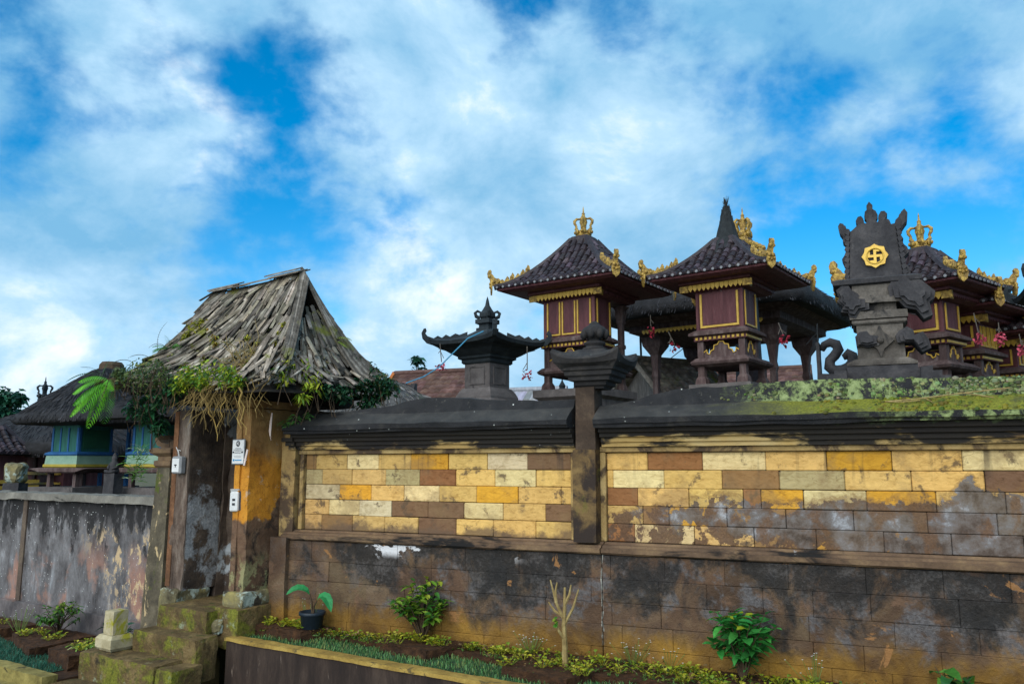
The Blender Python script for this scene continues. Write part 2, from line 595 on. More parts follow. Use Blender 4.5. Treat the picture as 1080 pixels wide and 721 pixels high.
    wm = t.math('MULTIPLY', t.step(wn, 0.545, 0.57), t.step(t.math('ADD', z, t.math('MULTIPLY', n1, 0.12)), 0.85, 0.93))
    wm = t.math('MULTIPLY', wm, t.math('MULTIPLY', t.step(u, -2.6, -2.3), t.step(u, -0.7, -1.0)))
    c = t.mix(wm, c, (0.62, 0.62, 0.64))
    jx = t.math('ABSOLUTE', t.math('ADD', u, t.math('MULTIPLY', t.math('SUBTRACT', t.noise(t.raw, 9.0, 5.0), 0.5), 0.05)))
    jm = t.math('MULTIPLY', t.step(jx, 0.012, 0.004), t.step(t.noise(t.raw, 22.0, 4.0), 0.42, 0.52))
    c = t.mix(t.math('MULTIPLY', jm, t.step(z, 0.12, 0.3)), c, (0.36, 0.36, 0.32))
    M['base_stone'] = finish(t, c, 0.8, t.math('ADD', n2, t.math('MULTIPLY', gy, 1.6)), 0.9, 0.014, 0.3)

    # cornice courses: sandstone under patches of black algae
    t = new_mat('cornice_stone')
    n1 = t.noise(t.raw, 3.0, 7.0, 0.62, 0.3, stretch=(0.35, 1, 1))
    n2 = t.noise(t.raw, 50.0, 5.0, 0.7)
    c = t.ramp(n1, [(0.3, (0.18, 0.09, 0.035)), (0.5, (0.46, 0.31, 0.11)), (0.7, (0.55, 0.43, 0.22))])
    sx = t.n('ShaderNodeSeparateXYZ')
    t.put(sx.inputs[0], t.raw)
    u, z = sx.outputs[0], sx.outputs[2]
    bl = t.noise(t.raw, 2.4, 8.0, 0.66, 0.3, stretch=(0.55, 1.0, 1.6))
    zz = t.math('ADD', z, t.math('MULTIPLY', t.math('SUBTRACT', bl, 0.5), 0.7))
    c = t.mix(t.step(zz, 1.845, 1.92, 0, 0.97), c, BLACK_ALGAE)
    mo = t.noise(t.raw, 11.0, 7.0, 0.7)
    mm = t.math('MULTIPLY', t.step(u, 1.5, 2.4), t.step(t.math('ADD', z, t.math('MULTIPLY', mo, 0.18)), 2.10, 2.17))
    c = t.mix(t.math('MULTIPLY', mm, t.step(mo, 0.45, 0.55, 0.2, 0.9)), c, (0.14, 0.2, 0.075))
    dv = t.vor(t.raw, 13.0)
    c = t.mix(t.math('MULTIPLY', t.step(dv, 0.09, 0.05), t.step(mo, 0.5, 0.6)), c, (0.4, 0.42, 0.4))
    M['cornice'] = finish(t, c, 0.85, t.math('ADD', n2, n1), 0.5, 0.01, 0.3)

    # coping: black with lichen specks, mossy on the right
    t = new_mat('mossy_coping')
    n1 = t.noise(t.raw, 5.0, 8.0, 0.65, 0.3)
    n2 = t.noise(t.raw, 55.0, 5.0, 0.7)
    sx = t.n('ShaderNodeSeparateXYZ')
    t.put(sx.inputs[0], t.raw)
    u, v, z = sx.outputs
    c = t.ramp(n1, [(0.3, (0.006, 0.007, 0.009)), (0.55, (0.018, 0.018, 0.02)), (0.75, (0.045, 0.042, 0.037))])
    geo = t.n('ShaderNodeNewGeometry')
    sn = t.n('ShaderNodeSeparateXYZ')
    t.put(sn.inputs[0], geo.outputs['Normal'])
    slope = t.step(sn.outputs[2], 0.5, 0.75)
    c = t.mix(t.math('MULTIPLY', slope, 0.8), c, t.ramp(n1, [(0.3, (0.022, 0.022, 0.022)), (0.7, (0.062, 0.058, 0.052))]))  # up-facing slope painted paler, as if lit from above
    mo = t.noise(t.raw, 6.0, 8.0, 0.7, 0.5, stretch=(0.5, 1, 1))
    um = t.math('ADD', u, t.math('MULTIPLY', t.math('SUBTRACT', mo, 0.5), 1.6))
    ym = t.math('MULTIPLY', t.step(um, 0.9, 2.1), slope)
    c = t.mix(t.math('MULTIPLY', ym, t.step(n1, 0.3, 0.5, 0.35, 1.0)), c, t.ramp(n2, [(0.3, (0.07, 0.075, 0.008)), (0.7, (0.23, 0.235, 0.02))]))
    li = t.noise(t.raw, 13.0, 9.0, 0.72, 0.3)
    lm = t.math('MULTIPLY', t.step(t.math('SUBTRACT', um, t.step(z, 2.18, 2.14, 0.0, 1.0)), 1.0, 1.8), t.math('SUBTRACT', 1.0, slope))
    c = t.mix(t.math('MULTIPLY', lm, t.step(li, 0.44, 0.56)), c, t.ramp(li, [(0.45, (0.10, 0.14, 0.04)), (0.7, (0.30, 0.36, 0.16))]))
    dv = t.vor(t.raw, 9.0)
    c = t.mix(t.math('MULTIPLY', t.step(dv, 0.085, 0.05), t.step(mo, 0.42, 0.54)), c, (0.5, 0.53, 0.5))
    c = t.mix(t.step(t.noise(t.raw, 17.0, 10.0, 0.75), 0.60, 0.68, 0, 0.6), c, (0.10, 0.095, 0.08))
    M['coping'] = finish(t, c, 0.8, t.math('ADD', t.math('MULTIPLY', n2, 0.8), li), 0.7, 0.015, 0.3)


wall_materials()
M['ledge'] = weathered('ledge_stone', [(0.3, (0.05, 0.032, 0.022)), (0.5, (0.13, 0.082, 0.05)), (0.7, (0.25, 0.165, 0.085))], 3.0, 40, grime=[((0.012, 0.011, 0.011), 3.0, 0.52, 0.1, (0.4, 1, 1)), ((0.34, 0.34, 0.35), 6.0, 0.66, 0.04)])
M['frame_stone'] = weathered('panel_frame_stone', [(0.3, (0.17, 0.10, 0.045)), (0.5, (0.34, 0.23, 0.09)), (0.7, (0.5, 0.37, 0.17))], 3.0, 50, bump=0.8, grime=[((0.075, 0.05, 0.032), 3.4, 0.48, 0.12), (BLACK_ALGAE, 2.5, 0.64, 0.1)])
M['pillar_stone'] = weathered('pillar_stone', [(0.3, (0.05, 0.03, 0.018)), (0.5, (0.13, 0.082, 0.034)), (0.7, (0.24, 0.155, 0.06))], 3.0, 45, bump=0.8, grime=[((0.03, 0.021, 0.017), 2.6, 0.46, 0.12), ((0.11, 0.10, 0.022), 3.5, 0.58, 0.1), ((0.3, 0.28, 0.22), 7.0, 0.68, 0.04)])
M['cap_stone'] = weathered('black_cap_stone', [(0.3, (0.012, 0.012, 0.014)), (0.55, (0.03, 0.028, 0.028)), (0.75, (0.08, 0.07, 0.06))], 5.0, 45, spots=((0.3, 0.32, 0.3), 12.0, 0.08), grime=[((0.045, 0.06, 0.015), 3.5, 0.64, 0.08)])
M['mortar'] = weathered('dark_mortar', ramp2((0.03, 0.022, 0.016), (0.07, 0.05, 0.035)), 8.0, 60)
# gate
M['orange_plaster'] = None
M['pier_brown'] = weathered('brown_pier_stone', [(0.3, (0.045, 0.025, 0.016)), (0.5, (0.12, 0.065, 0.038)), (0.7, (0.19, 0.12, 0.075))], 2.4, 35, dist=0.02, grime=[((0.016, 0.013, 0.012), 2.0, 0.54, 0.1), ((0.34, 0.36, 0.37), 2.3, 0.645, 0.05)])
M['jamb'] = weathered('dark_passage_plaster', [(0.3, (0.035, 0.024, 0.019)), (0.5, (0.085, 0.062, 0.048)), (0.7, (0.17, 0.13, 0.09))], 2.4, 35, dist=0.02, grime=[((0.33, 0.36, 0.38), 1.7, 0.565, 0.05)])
M['moss_stone'] = weathered('mossy_stone', [(0.3, (0.03, 0.02, 0.009)), (0.5, (0.10, 0.066, 0.026)), (0.7, (0.225, 0.155, 0.06))], 4.0, 40, dist=0.02, bump=0.8, grime=[((0.16, 0.17, 0.016), 3.2, 0.44, 0.16), ((0.05, 0.07, 0.010), 6.5, 0.54, 0.14), ((0.27, 0.31, 0.2), 6.0, 0.64, 0.08), ((0.018, 0.014, 0.01), 3.0, 0.6, 0.1)])
def step_material():
    t = new_mat('mossy_step_stone')
    n1 = t.noise(t.co, 4.0, 8.0, 0.65, 0.3)
    n2 = t.noise(t.co, 42.0, 5.0, 0.68)
    c = t.ramp(t.math('ADD', t.math('MULTIPLY', n1, 0.7), t.math('MULTIPLY', n2, 0.3)), [(0.3, (0.03, 0.02, 0.009)), (0.5, (0.105, 0.07, 0.028)), (0.7, (0.25, 0.175, 0.075))])
    geo = t.n('ShaderNodeNewGeometry')
    sn = t.n('ShaderNodeSeparateXYZ')
    t.put(sn.inputs[0], geo.outputs['Normal'])
    side = t.step(sn.outputs[2], 0.75, 0.35, 0.0, 0.085)
    m1 = t.math('ADD', t.noise(t.co, 3.2, 9.0, 0.7, 0.2), side)
    c = t.mix(t.step(m1, 0.545, 0.69, 0, 0.85), c, t.ramp(n2, [(0.3, (0.07, 0.085, 0.008)), (0.55, (0.16, 0.17, 0.016)), (0.75, (0.27, 0.27, 0.03))]))
    m2 = t.noise(t.co, 6.5, 9.0, 0.7, 0.2)
    c = t.mix(t.step(m2, 0.54, 0.68, 0, 0.85), c, (0.04, 0.05, 0.010))
    c = t.mix(t.step(t.noise(t.co, 5.0, 9.0, 0.72, 0.1), 0.60, 0.68, 0, 0.7), c, (0.26, 0.30, 0.20))
    c = t.mix(t.step(t.noise(t.co, 3.0, 8.0, 0.7), 0.58, 0.70, 0, 0.9), c, (0.016, 0.013, 0.009))
    M['moss_stone'] = finish(t, c, 0.88, t.math('ADD', n1, t.math('ADD', t.math('MULTIPLY', n2, 0.6), m2)), 0.9, 0.022, 0.25)


step_material()
M['lichen_stone'] = weathered('lichen_plinth', [(0.3, (0.05, 0.042, 0.025)), (0.5, (0.15, 0.13, 0.07)), (0.7, (0.26, 0.22, 0.08))], 4.0, 40, dist=0.02, grime=[((0.33, 0.39, 0.34), 6.0, 0.5, 0.09), ((0.03, 0.025, 0.018), 3.0, 0.62, 0.06)])
M['pale_stone'] = weathered('pale_block_stone', [(0.3, (0.2, 0.165, 0.09)), (0.5, (0.36, 0.31, 0.19)), (0.7, (0.5, 0.45, 0.31))], 5.0, 45, dist=0.012, grime=[((0.27, 0.25, 0.02), 3.0, 0.58, 0.08), ((0.09, 0.075, 0.05), 5.0, 0.62, 0.06)])
M['concrete'] = weathered('dark_planter_render', [(0.3, (0.013, 0.009, 0.008)), (0.5, (0.03, 0.02, 0.016)), (0.7, (0.065, 0.045, 0.034))], 3.0, 40, stretch=(2.5, 2.5, 0.5), grime=[((0.13, 0.1, 0.08), 5.0, 0.64, 0.06, (2, 2, .4))])
M['yellow_edge'] = weathered('worn_yellow_kerb_paint', [(0.3, (0.10, 0.065, 0.02)), (0.5, (0.27, 0.175, 0.04)), (0.7, (0.44, 0.31, 0.08))], 5.0, 50, grime=[((0.10, 0.075, 0.03), 7.0, 0.6, 0.06)])
M['kerb_moss'] = weathered('mossy_kerb', [(0.3, (0.07, 0.055, 0.015)), (0.5, (0.2, 0.165, 0.05)), (0.7, (0.34, 0.28, 0.09))], 6.0, 50, grime=[((0.04, 0.035, 0.015), 4.0, 0.58, 0.08)])
M['soil'] = weathered('red_brown_soil', [(0.3, (0.014, 0.007, 0.004)), (0.5, (0.042, 0.019, 0.008)), (0.7, (0.095, 0.042, 0.016))], 14.0, 90, dist=0.02, bump=0.9)
M['road'] = weathered('bounce_paled_road', [(0.3, (0.22, 0.205, 0.18)), (0.7, (0.36, 0.34, 0.30))], 3.0, 120)  # unseen road, made pale to bounce fill light up under the eaves
M['earth'] = weathered('ground_earth', [(0.3, (0.05, 0.045, 0.02)), (0.5, (0.09, 0.08, 0.035)), (0.7, (0.13, 0.10, 0.06))], 0.6, 20)
M['lawn'] = weathered('turf_base', [(0.3, (0.012, 0.03, 0.014)), (0.7, (0.035, 0.07, 0.035))], 9.0, 60)


def left_wall_material():
    t = new_mat('old_plaster_wall')
    n1 = t.noise(t.raw, 3.0, 10.0, 0.7, 0.1, stretch=(1.4, 1, 0.8))
    n2 = t.noise(t.raw, 45.0, 6.0, 0.7)
    sx = t.n('ShaderNodeSeparateXYZ')
    t.put(sx.inputs[0], t.raw)
    u, z = sx.outputs[0], sx.outputs[2]
    c = t.ramp(n1, [(0.3, (0.03, 0.028, 0.028)), (0.45, (0.085, 0.08, 0.083)), (0.58, (0.15, 0.145, 0.15)), (0.72, (0.29, 0.295, 0.31))])
    stk = t.noise(t.raw, 3.6, 9.0, 0.7, 0.0, stretch=(2.2, 1, 0.5))
    c = t.mix(t.math('MULTIPLY', t.step(stk, 0.52, 0.72, 0, 0.6), t.step(z, 0.9, 0.2)), c, (0.33, 0.35, 0.38))
    rd = t.noise(t.raw, 1.3, 6.0, 0.6, 0.3)
    c = t.mix(t.math('MULTIPLY', t.step(rd, 0.52, 0.62, 0, 0.75), t.step(z, 0.9, 0.3)), c, (0.33, 0.17, 0.12))
    pe = t.noise(t.raw, 6.5, 10.0, 0.72, 0.2, stretch=(1.3, 1, 0.7))
    pm = t.math('MULTIPLY', t.step(pe, 0.525, 0.56), t.step(t.math('ADD', u, t.math('MULTIPLY', z, 0.9)), -2.75, -1.9))
    pm = t.math('MULTIPLY', pm, t.step(z, 1.05, 0.75))
    c = t.mix(pm, c, (0.46, 0.34, 0.2))
    bl = t.noise(t.raw, 3.6, 10.0, 0.72, 0.1, stretch=(1.5, 1, 0.55))
    th = t.math('SUBTRACT', 0.64, t.math('MULTIPLY', t.step(z, 0.4, 1.35), 0.24))
    c = t.mix(t.step(t.math('SUBTRACT', bl, th), -0.03, 0.06, 0, 0.93), c, (0.016, 0.015, 0.016))
    dv = t.vor(t.raw, 17.0)
    c = t.mix(t.math('MULTIPLY', t.step(dv, 0.13, 0.07), t.step(t.noise(t.raw, 1.8, 3.0), 0.46, 0.56)), c, (0.6, 0.62, 0.6))
    lo = t.step(z, -0.05, -0.12)
    c = t.mix(lo, c, t.ramp(n1, [(0.35, (0.05, 0.045, 0.048)), (0.7, (0.17, 0.15, 0.15))]))
    M['old_plaster'] = finish(t, c, 0.88, t.math('ADD', t.math('MULTIPLY', n2, 0.6), pe), 0.6, 0.014, 0.25)
    # orange limewash flaking off the brown pier
    t = new_mat('orange_limewash_pier')
    n1 = t.noise(t.raw, 2.6, 8.0, 0.65, 0.4)
    n2 = t.noise(t.raw, 40.0, 6.0, 0.7)
    sx = t.n('ShaderNodeSeparateXYZ')
    t.put(sx.inputs[0], t.raw)
    u, v, z = sx.outputs
    c = t.ramp(n1, [(0.3, (0.05, 0.028, 0.018)), (0.5, (0.13, 0.075, 0.045)), (0.7, (0.22, 0.15, 0.095))])
    bl = t.noise(t.raw, 2.8, 8.0, 0.66, 0.5)
    c = t.mix(t.step(bl, 0.5, 0.6, 0, 0.9), c, (0.018, 0.015, 0.014))
    mo = t.math('MULTIPLY', t.step(t.noise(t.raw, 4.0, 8.0, 0.7), 0.5, 0.56), t.step(z, 0.85, 0.6))
    c = t.mix(t.math('MULTIPLY', mo, 0.8), c, (0.26, 0.25, 0.12))
    oc = t.ramp(n1, [(0.3, (0.26, 0.10, 0.018)), (0.5, (0.48, 0.20, 0.02)), (0.7, (0.62, 0.29, 0.035))])
    ol = t.ramp(n1, [(0.3, (0.17, 0.085, 0.03)), (0.55, (0.33, 0.19, 0.07)), (0.75, (0.42, 0.27, 0.11))])
    oc = t.mix(t.step(t.math('ADD', z, t.math('MULTIPLY', bl, 0.5)), 1.95, 2.15), oc, ol)
    bo = t.math('ADD', z, t.math('MULTIPLY', t.math('SUBTRACT', bl, 0.5), 0.55))
    bo = t.math('SUBTRACT', bo, t.math('MULTIPLY', t.step(v, 0.22, 0.6), 0.42))
    oc = t.mix(t.step(t.noise(t.raw, 5.0, 9.0, 0.72, 0.2, stretch=(1, 1, 0.6)), 0.54, 0.70, 0, 0.6), oc, (0.16, 0.07, 0.025))
    oc = t.mix(t.step(t.noise(t.raw, 9.0, 8.0, 0.7), 0.60, 0.66, 0, 0.6), oc, (0.42, 0.36, 0.28))
    c = t.mix(t.step(bo, 1.12, 1.17), c, oc)
    cr = t.noise(t.raw, 5.0, 4.0, 0.6, 1.4)
    cm = t.math('SUBTRACT', 1.0, t.step(t.math('ABSOLUTE', t.math('SUBTRACT', cr, 0.5)), 0.0, 0.01))
    c = t.mix(t.math('MULTIPLY', cm, 0.6), c, (0.07, 0.03, 0.01))
    M['orange_plaster'] = finish(t, c, 0.85, t.math('ADD', t.math('MULTIPLY', n2, 0.6), t.math('MULTIPLY', bl, 1.2)), 0.6, 0.02, 0.25)


left_wall_material()


def left_pier_material():
    t = new_mat('streaked_gate_pier')
    n1 = t.noise(t.raw, 3.0, 9.0, 0.68, 0.3, stretch=(1.5, 1.5, 0.5))
    n2 = t.noise(t.raw, 40.0, 6.0, 0.7)
    sx = t.n('ShaderNodeSeparateXYZ')
    t.put(sx.inputs[0], t.raw)
    u, v, z = sx.outputs
    c = t.ramp(n1, [(0.36, (0.035, 0.024, 0.018)), (0.48, (0.11, 0.078, 0.06)), (0.58, (0.2, 0.16, 0.13)), (0.68, (0.32, 0.29, 0.26))])
    dk = t.ramp(t.noise(t.raw, 4.0, 9.0, 0.7, 0.2), [(0.3, (0.025, 0.019, 0.017)), (0.5, (0.07, 0.052, 0.04)), (0.68, (0.15, 0.105, 0.07))])
    wp = t.math('ADD', t.noise(t.raw, 3.2, 9.0, 0.7, 0.2), t.math('MULTIPLY', t.math('ABSOLUTE', t.math('SUBTRACT', z, 0.92)), -0.28))
    dk = t.mix(t.step(wp, 0.36, 0.46, 0, 0.9), dk, t.ramp(n2, [(0.3, (0.17, 0.18, 0.19)), (0.7, (0.42, 0.44, 0.46))]))
    c = t.mix(t.step(v, 0.01, 0.03), c, dk)
    M['left_pier'] = finish(t, c, 0.88, t.math('ADD', n1, t.math('MULTIPLY', n2, 0.5)), 0.9, 0.02, 0.25)


left_pier_material()
# roofs
M['shingle'] = weathered('grey_bamboo_shingle', [(0.3, (0.05, 0.042, 0.034)), (0.5, (0.15, 0.132, 0.11)), (0.7, (0.31, 0.285, 0.25))], 8.0, 60, grime=[((0.13, 0.135, 0.022), 2.4, 0.56, 0.12), ((0.10, 0.05, 0.02), 4.0, 0.63, 0.08), ((0.016, 0.014, 0.012), 5.0, 0.6, 0.1)])
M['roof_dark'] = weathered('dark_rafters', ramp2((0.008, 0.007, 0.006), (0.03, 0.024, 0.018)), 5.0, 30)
M['thatch'] = weathered('black_palm_thatch', [(0.3, (0.007, 0.007, 0.008)), (0.5, (0.017, 0.017, 0.019)), (0.7, (0.036, 0.036, 0.040))], 6.0, 70, rough=0.8, dist=0.03, bump=0.9)
M['grey_thatch'] = weathered('grey_thatch', [(0.3, (0.05, 0.047, 0.045)), (0.5, (0.11, 0.105, 0.10)), (0.7, (0.21, 0.2, 0.19))], 6.0, 70, dist=0.03, bump=0.9, stretch=(3, 3, .6), grime=[((0.06, 0.085, 0.025), 2.6, 0.55, 0.1)])
M['tile'] = weathered('dark_roof_tile', [(0.3, (0.014, 0.012, 0.015)), (0.5, (0.034, 0.026, 0.031)), (0.7, (0.075, 0.06, 0.064))], 7.0, 60, rough=0.55, grime=[((0.09, 0.12, 0.11), 9.0, 0.66, 0.05)])
M['tile_end'] = weathered('pale_tile_end', ramp2((0.10, 0.105, 0.115), (0.26, 0.27, 0.29)), 20.0, 80)
M['red_tile'] = weathered('old_red_tile', [(0.3, (0.045, 0.024, 0.02)), (0.5, (0.09, 0.05, 0.042)), (0.7, (0.16, 0.1, 0.085))], 5.0, 60)
M['ochre_trim'] = weathered('terracotta_edge', ramp2((0.3, 0.09, 0.02), (0.45, 0.16, 0.05)), 6.0, 60)
M['sheet'] = weathered('grey_roof_sheet', ramp2((0.16, 0.17, 0.19), (0.34, 0.36, 0.4)), 4.0, 40, rough=0.6, stretch=(4, 1, 1))
M['ijuk'] = weathered('black_palm_fibre', ramp2((0.008, 0.01, 0.012), (0.03, 0.036, 0.038)), 12.0, 90)
# shrine woods, stone and gilding
M['maroon'] = weathered('maroon_wood', [(0.3, (0.048, 0.016, 0.019)), (0.5, (0.092, 0.03, 0.035)), (0.7, (0.155, 0.062, 0.066))], 4.0, 50, rough=0.6, stretch=(4, 4, .5), grime=[((0.14, 0.10, 0.10), 5.0, 0.66, 0.06, (3, 3, .6))])
M['old_wood'] = weathered('weathered_dark_wood', [(0.3, (0.034, 0.02, 0.02)), (0.5, (0.082, 0.054, 0.052)), (0.7, (0.17, 0.135, 0.13))], 5.0, 50, stretch=(3, 3, .7), grime=[((0.22, 0.19, 0.18), 6.0, 0.67, 0.06)])
M['dark_stone'] = weathered('black_volcanic_stone', [(0.3, (0.018, 0.018, 0.021)), (0.5, (0.042, 0.041, 0.045)), (0.7, (0.085, 0.08, 0.082))], 5.0, 50, dist=0.02, grime=[((0.15, 0.145, 0.14), 4.0, 0.65, 0.08)])
M['grey_stone'] = weathered('grey_shrine_stone', [(0.3, (0.055, 0.048, 0.048)), (0.5, (0.105, 0.094, 0.092)), (0.7, (0.16, 0.145, 0.14))], 5.0, 50, grime=[((0.03, 0.028, 0.03), 2.5, 0.58, 0.1)])
M['warm_stone'] = weathered('carved_grey_brown_stone', [(0.3, (0.035, 0.03, 0.027)), (0.5, (0.09, 0.08, 0.07)), (0.7, (0.19, 0.17, 0.15))], 4.0, 50, grime=[((0.02, 0.02, 0.021), 3.0, 0.54, 0.1)])
M['roof_stone'] = weathered('bluish_black_stone', [(0.3, (0.009, 0.012, 0.015)), (0.5, (0.02, 0.027, 0.032)), (0.7, (0.045, 0.055, 0.06))], 5.0, 50)
M['gold'] = weathered('flaking_gilt_carving', [(0.3, (0.045, 0.028, 0.008)), (0.46, (0.25, 0.15, 0.03)), (0.6, (0.55, 0.36, 0.07)), (0.78, (0.75, 0.56, 0.17))], 24.0, 90, rough=0.5, bump=0.8, dist=0.02, spec=0.5, metal=0.15)
M['gilt'] = weathered('gold_paint', ramp2((0.36, 0.215, 0.025), (0.62, 0.40, 0.06)), 10.0, 60, rough=0.5, spec=0.4)
M['bright_gold'] = weathered('bright_gold_plate', ramp2((0.55, 0.33, 0.04), (0.75, 0.5, 0.08)), 10.0, 60, rough=0.45, spec=0.5, metal=0.1)
M['teal'] = weathered('teal_paint', [(0.3, (0.008, 0.06, 0.052)), (0.7, (0.03, 0.16, 0.125))], 6.0, 50, rough=0.6, stretch=(4, 4, .6))
M['green_panel'] = weathered('green_panel_paint', [(0.3, (0.009, 0.06, 0.035)), (0.7, (0.022, 0.11, 0.055))], 6.0, 50, rough=0.6)
M['blue'] = weathered('blue_paint', [(0.3, (0.008, 0.05, 0.16)), (0.7, (0.03, 0.14, 0.34))], 6.0, 50, rough=0.6)
M['mint'] = weathered('mint_paint', [(0.3, (0.13, 0.24, 0.18)), (0.7, (0.27, 0.40, 0.30))], 6.0, 50, rough=0.6)
M['yellow'] = weathered('yellow_paint', [(0.3, (0.24, 0.18, 0.02)), (0.7, (0.42, 0.34, 0.05))], 6.0, 50, rough=0.6)
# small things
M['white'] = weathered('white_enamel', ramp2((0.55, 0.56, 0.56), (0.75, 0.75, 0.74)), 9.0, 60, rough=0.5)
M['sign_grey'] = weathered('sign_frame', ramp2((0.10, 0.11, 0.12), (0.2, 0.21, 0.22)), 9.0, 60, rough=0.5)
M['ink'] = weathered('dark_print', ramp2((0.02, 0.02, 0.025), (0.05, 0.05, 0.06)), 9.0, 60, rough=0.6)
M['blue_ink'] = weathered('blue_print', ramp2((0.02, 0.2, 0.42), (0.04, 0.28, 0.5)), 9.0, 60, rough=0.6)
M['meter_grey'] = weathered('grey_meter_case', ramp2((0.16, 0.165, 0.175), (0.3, 0.31, 0.32)), 9.0, 60, rough=0.5)
M['pot'] = weathered('dark_plastic_pot', ramp2((0.008, 0.014, 0.022), (0.02, 0.03, 0.042)), 9.0, 60, rough=0.45)
M['pink'] = weathered('pink_petals', ramp2((0.4, 0.04, 0.09), (0.7, 0.14, 0.2)), 30.0, 90)
M['red'] = weathered('crimson_petals', ramp2((0.16, 0.008, 0.02), (0.4, 0.03, 0.06)), 30.0, 90)
M['string'] = weathered('grey_string', ramp2((0.08, 0.07, 0.06), (0.16, 0.14, 0.12)), 20.0, 60)
M['ribbon'] = weathered('pale_ribbon', ramp2((0.55, 0.42, 0.38), (0.75, 0.65, 0.6)), 20.0, 60)
M['blue_rope'] = weathered('blue_rope', ramp2((0.04, 0.2, 0.34), (0.08, 0.3, 0.46)), 20.0, 60)
M['twig'] = weathered('dry_twig', [(0.3, (0.12, 0.08, 0.03)), (0.5, (0.26, 0.19, 0.075)), (0.7, (0.42, 0.33, 0.15))], 12.0, 60)
M['bark'] = weathered('brown_bark', ramp2((0.03, 0.02, 0.012), (0.09, 0.06, 0.035)), 9.0, 60)


def leaf_mat(name, rough=0.5, trans=0.3):
    t = new_mat(name)
    n = t.noise(t.co, 30.0, 3.0)
    c = t.mix(1.0, t.col, t.ramp(n, [(0.3, (0.75, 0.75, 0.75)), (0.7, (1.2, 1.2, 1.2))]), 'MULTIPLY')
    return finish(t, c, rough, spec=0.35, trans=trans)


M['leaf'] = leaf_mat('leaf')
M['blade'] = leaf_mat('grass_blade', 0.6, 0.2)


# ------------------------------------------------------------------ ground
def sheet(name, pts, z, mat, depth=None):
    mb = MB()
    if depth:
        mb.prism(pts, z - depth, z, lambda a, b, t: (a, b, t))
    else:
        mb.add([(a, b, z) for a, b in pts], [tuple(range(len(pts)))])
    o = mb.build(name, mat)
    fix_normals(o)
    return tag(o, kind='structure')


def poly(frame, pts):
    return [tuple(frame.w(u, d)[:2]) for u, d in pts]


sheet('ground', [(-900, -900), (900, -900), (900, 1500), (-900, 1500)], -0.95, M['earth'])
sheet('road', poly(GATE, [(-40, -14), (40, -14), (40, -1.35), (-40, -1.35)]), -0.82, M['road'])
sheet('compound_ground', poly(GATE, [(-30, 0.62), (-0.9, 0.62), (-0.9, 40), (-30, 40)]), 0.24, M['earth'], 1.2)
sheet('temple_terrace', poly(WALL, [(-3.3, 0.42), (30, 0.42), (30, 30), (-3.3, 30)]), 1.75, M['earth'], 2.6)


# ------------------------------------------------------------------ main wall
BLOCK = {'y': (0.64, 0.41, 0.13), 't': (0.56, 0.36, 0.13), 'c': (0.68, 0.53, 0.26), 'g': (0.44, 0.35, 0.17), 'o': (0.60, 0.30, 0.03),
         'b': (0.27, 0.15, 0.06), 'r': (0.27, 0.12, 0.045), 'w': (0.17, 0.095, 0.052), 'l': (0.56, 0.46, 0.28)}
LEFT_ROWS = [
    [(-3.333, 'b'), (-3.205, 't'), (-2.808, 'c'), (-2.416, 'y'), (-2.028, 'o'), (-1.603, 'y'), (-1.178, 'l'), (-0.758, 'w'), (-0.318, '')],
    [(-3.333, 'g'), (-3.115, 't'), (-2.739, 't'), (-2.325, 'g'), (-1.927, 'r'), (-1.521, 'y'), (-1.096, 'c'), (-0.672, 'y'), (-0.318, '')],
    [(-3.333, 'l'), (-2.892, 'o'), (-2.499, 'y'), (-2.105, 'c'), (-1.698, 'y'), (-1.289, 'o'), (-0.854, 'y'), (-0.421, 'y'), (-0.318, '')],
    [(-3.333, 't'), (-3.02, 'c'), (-2.638, 'l'), (-2.251, 'w'), (-1.825, 'w'), (-1.425, 'c'), (-1.007, 'y'), (-0.577, 'w'), (-0.318, '')],
    [(-3.333, 't'), (-3.11, 'b'), (-2.721, 't'), (-2.327, 't'), (-1.932, 'w'), (-1.507, 'y'), (-1.108, 'y'), (-0.675, 'y'), (-0.318, '')]]
RIGHT_ROWS = [
    [(0.02, 'y'), (0.396, 'r'), (0.876, 'c'), (1.397, 'y'), (1.87, 'o'), (2.348, 'y'), (2.832, 'c'), (3.34, 't'), (3.8, 'y'), (4.3, 'c'), (4.8, 'y'), (5.2, 'b'), (5.7, 'y'), (6.0, '')],
    [(0.02, 'y'), (0.077, 'c'), (0.539, 'y'), (1.035, 'b'), (1.5, 'g'), (1.998, 'y'), (2.476, 'y'), (2.971, 'w'), (3.45, 'y'), (3.95, 't'), (4.5, 'c'), (5.0, 'o'), (5.5, 'y'), (6.0, '')],
    [(0.02, 'r'), (0.301, 'y'), (0.75, 'y'), (1.205, 'r'), (1.348, 'o'), (1.679, 'c'), (2.149, 'o'), (2.637, 'y'), (3.095, 't'), (3.55, 'c'), (4.0, 'b'), (4.5, 'y'), (5.0, 'y'), (5.5, 't'), (6.0, '')],
    [(0.02, 't'), (0.344, 'b'), (0.575, 'o'), (1.065, 'b'), (1.536, 'b'), (2.044, 't'), (2.566, 'r'), (3.027, 'y'), (3.5, 't'), (4.0, 'y'), (4.5, 'b'), (5.0, 'c'), (5.5, 'y'), (6.0, '')],
    [(0.02, 'r'), (0.266, 'c'), (0.787, 't'), (1.278, 'b'), (1.761, 'o'), (2.254, 'b'), (2.718, 'r'), (3.182, 'y'), (3.7, 't'), (4.2, 'c'), (4.7, 'y'), (5.2, 'w'), (5.6, 'y'), (6.0, '')]]

wall = thing('compound_wall', 'long sandstone block wall with black cornice and two yellow panels split by a pillar', 'wall', WALL.o, WALL.yaw)


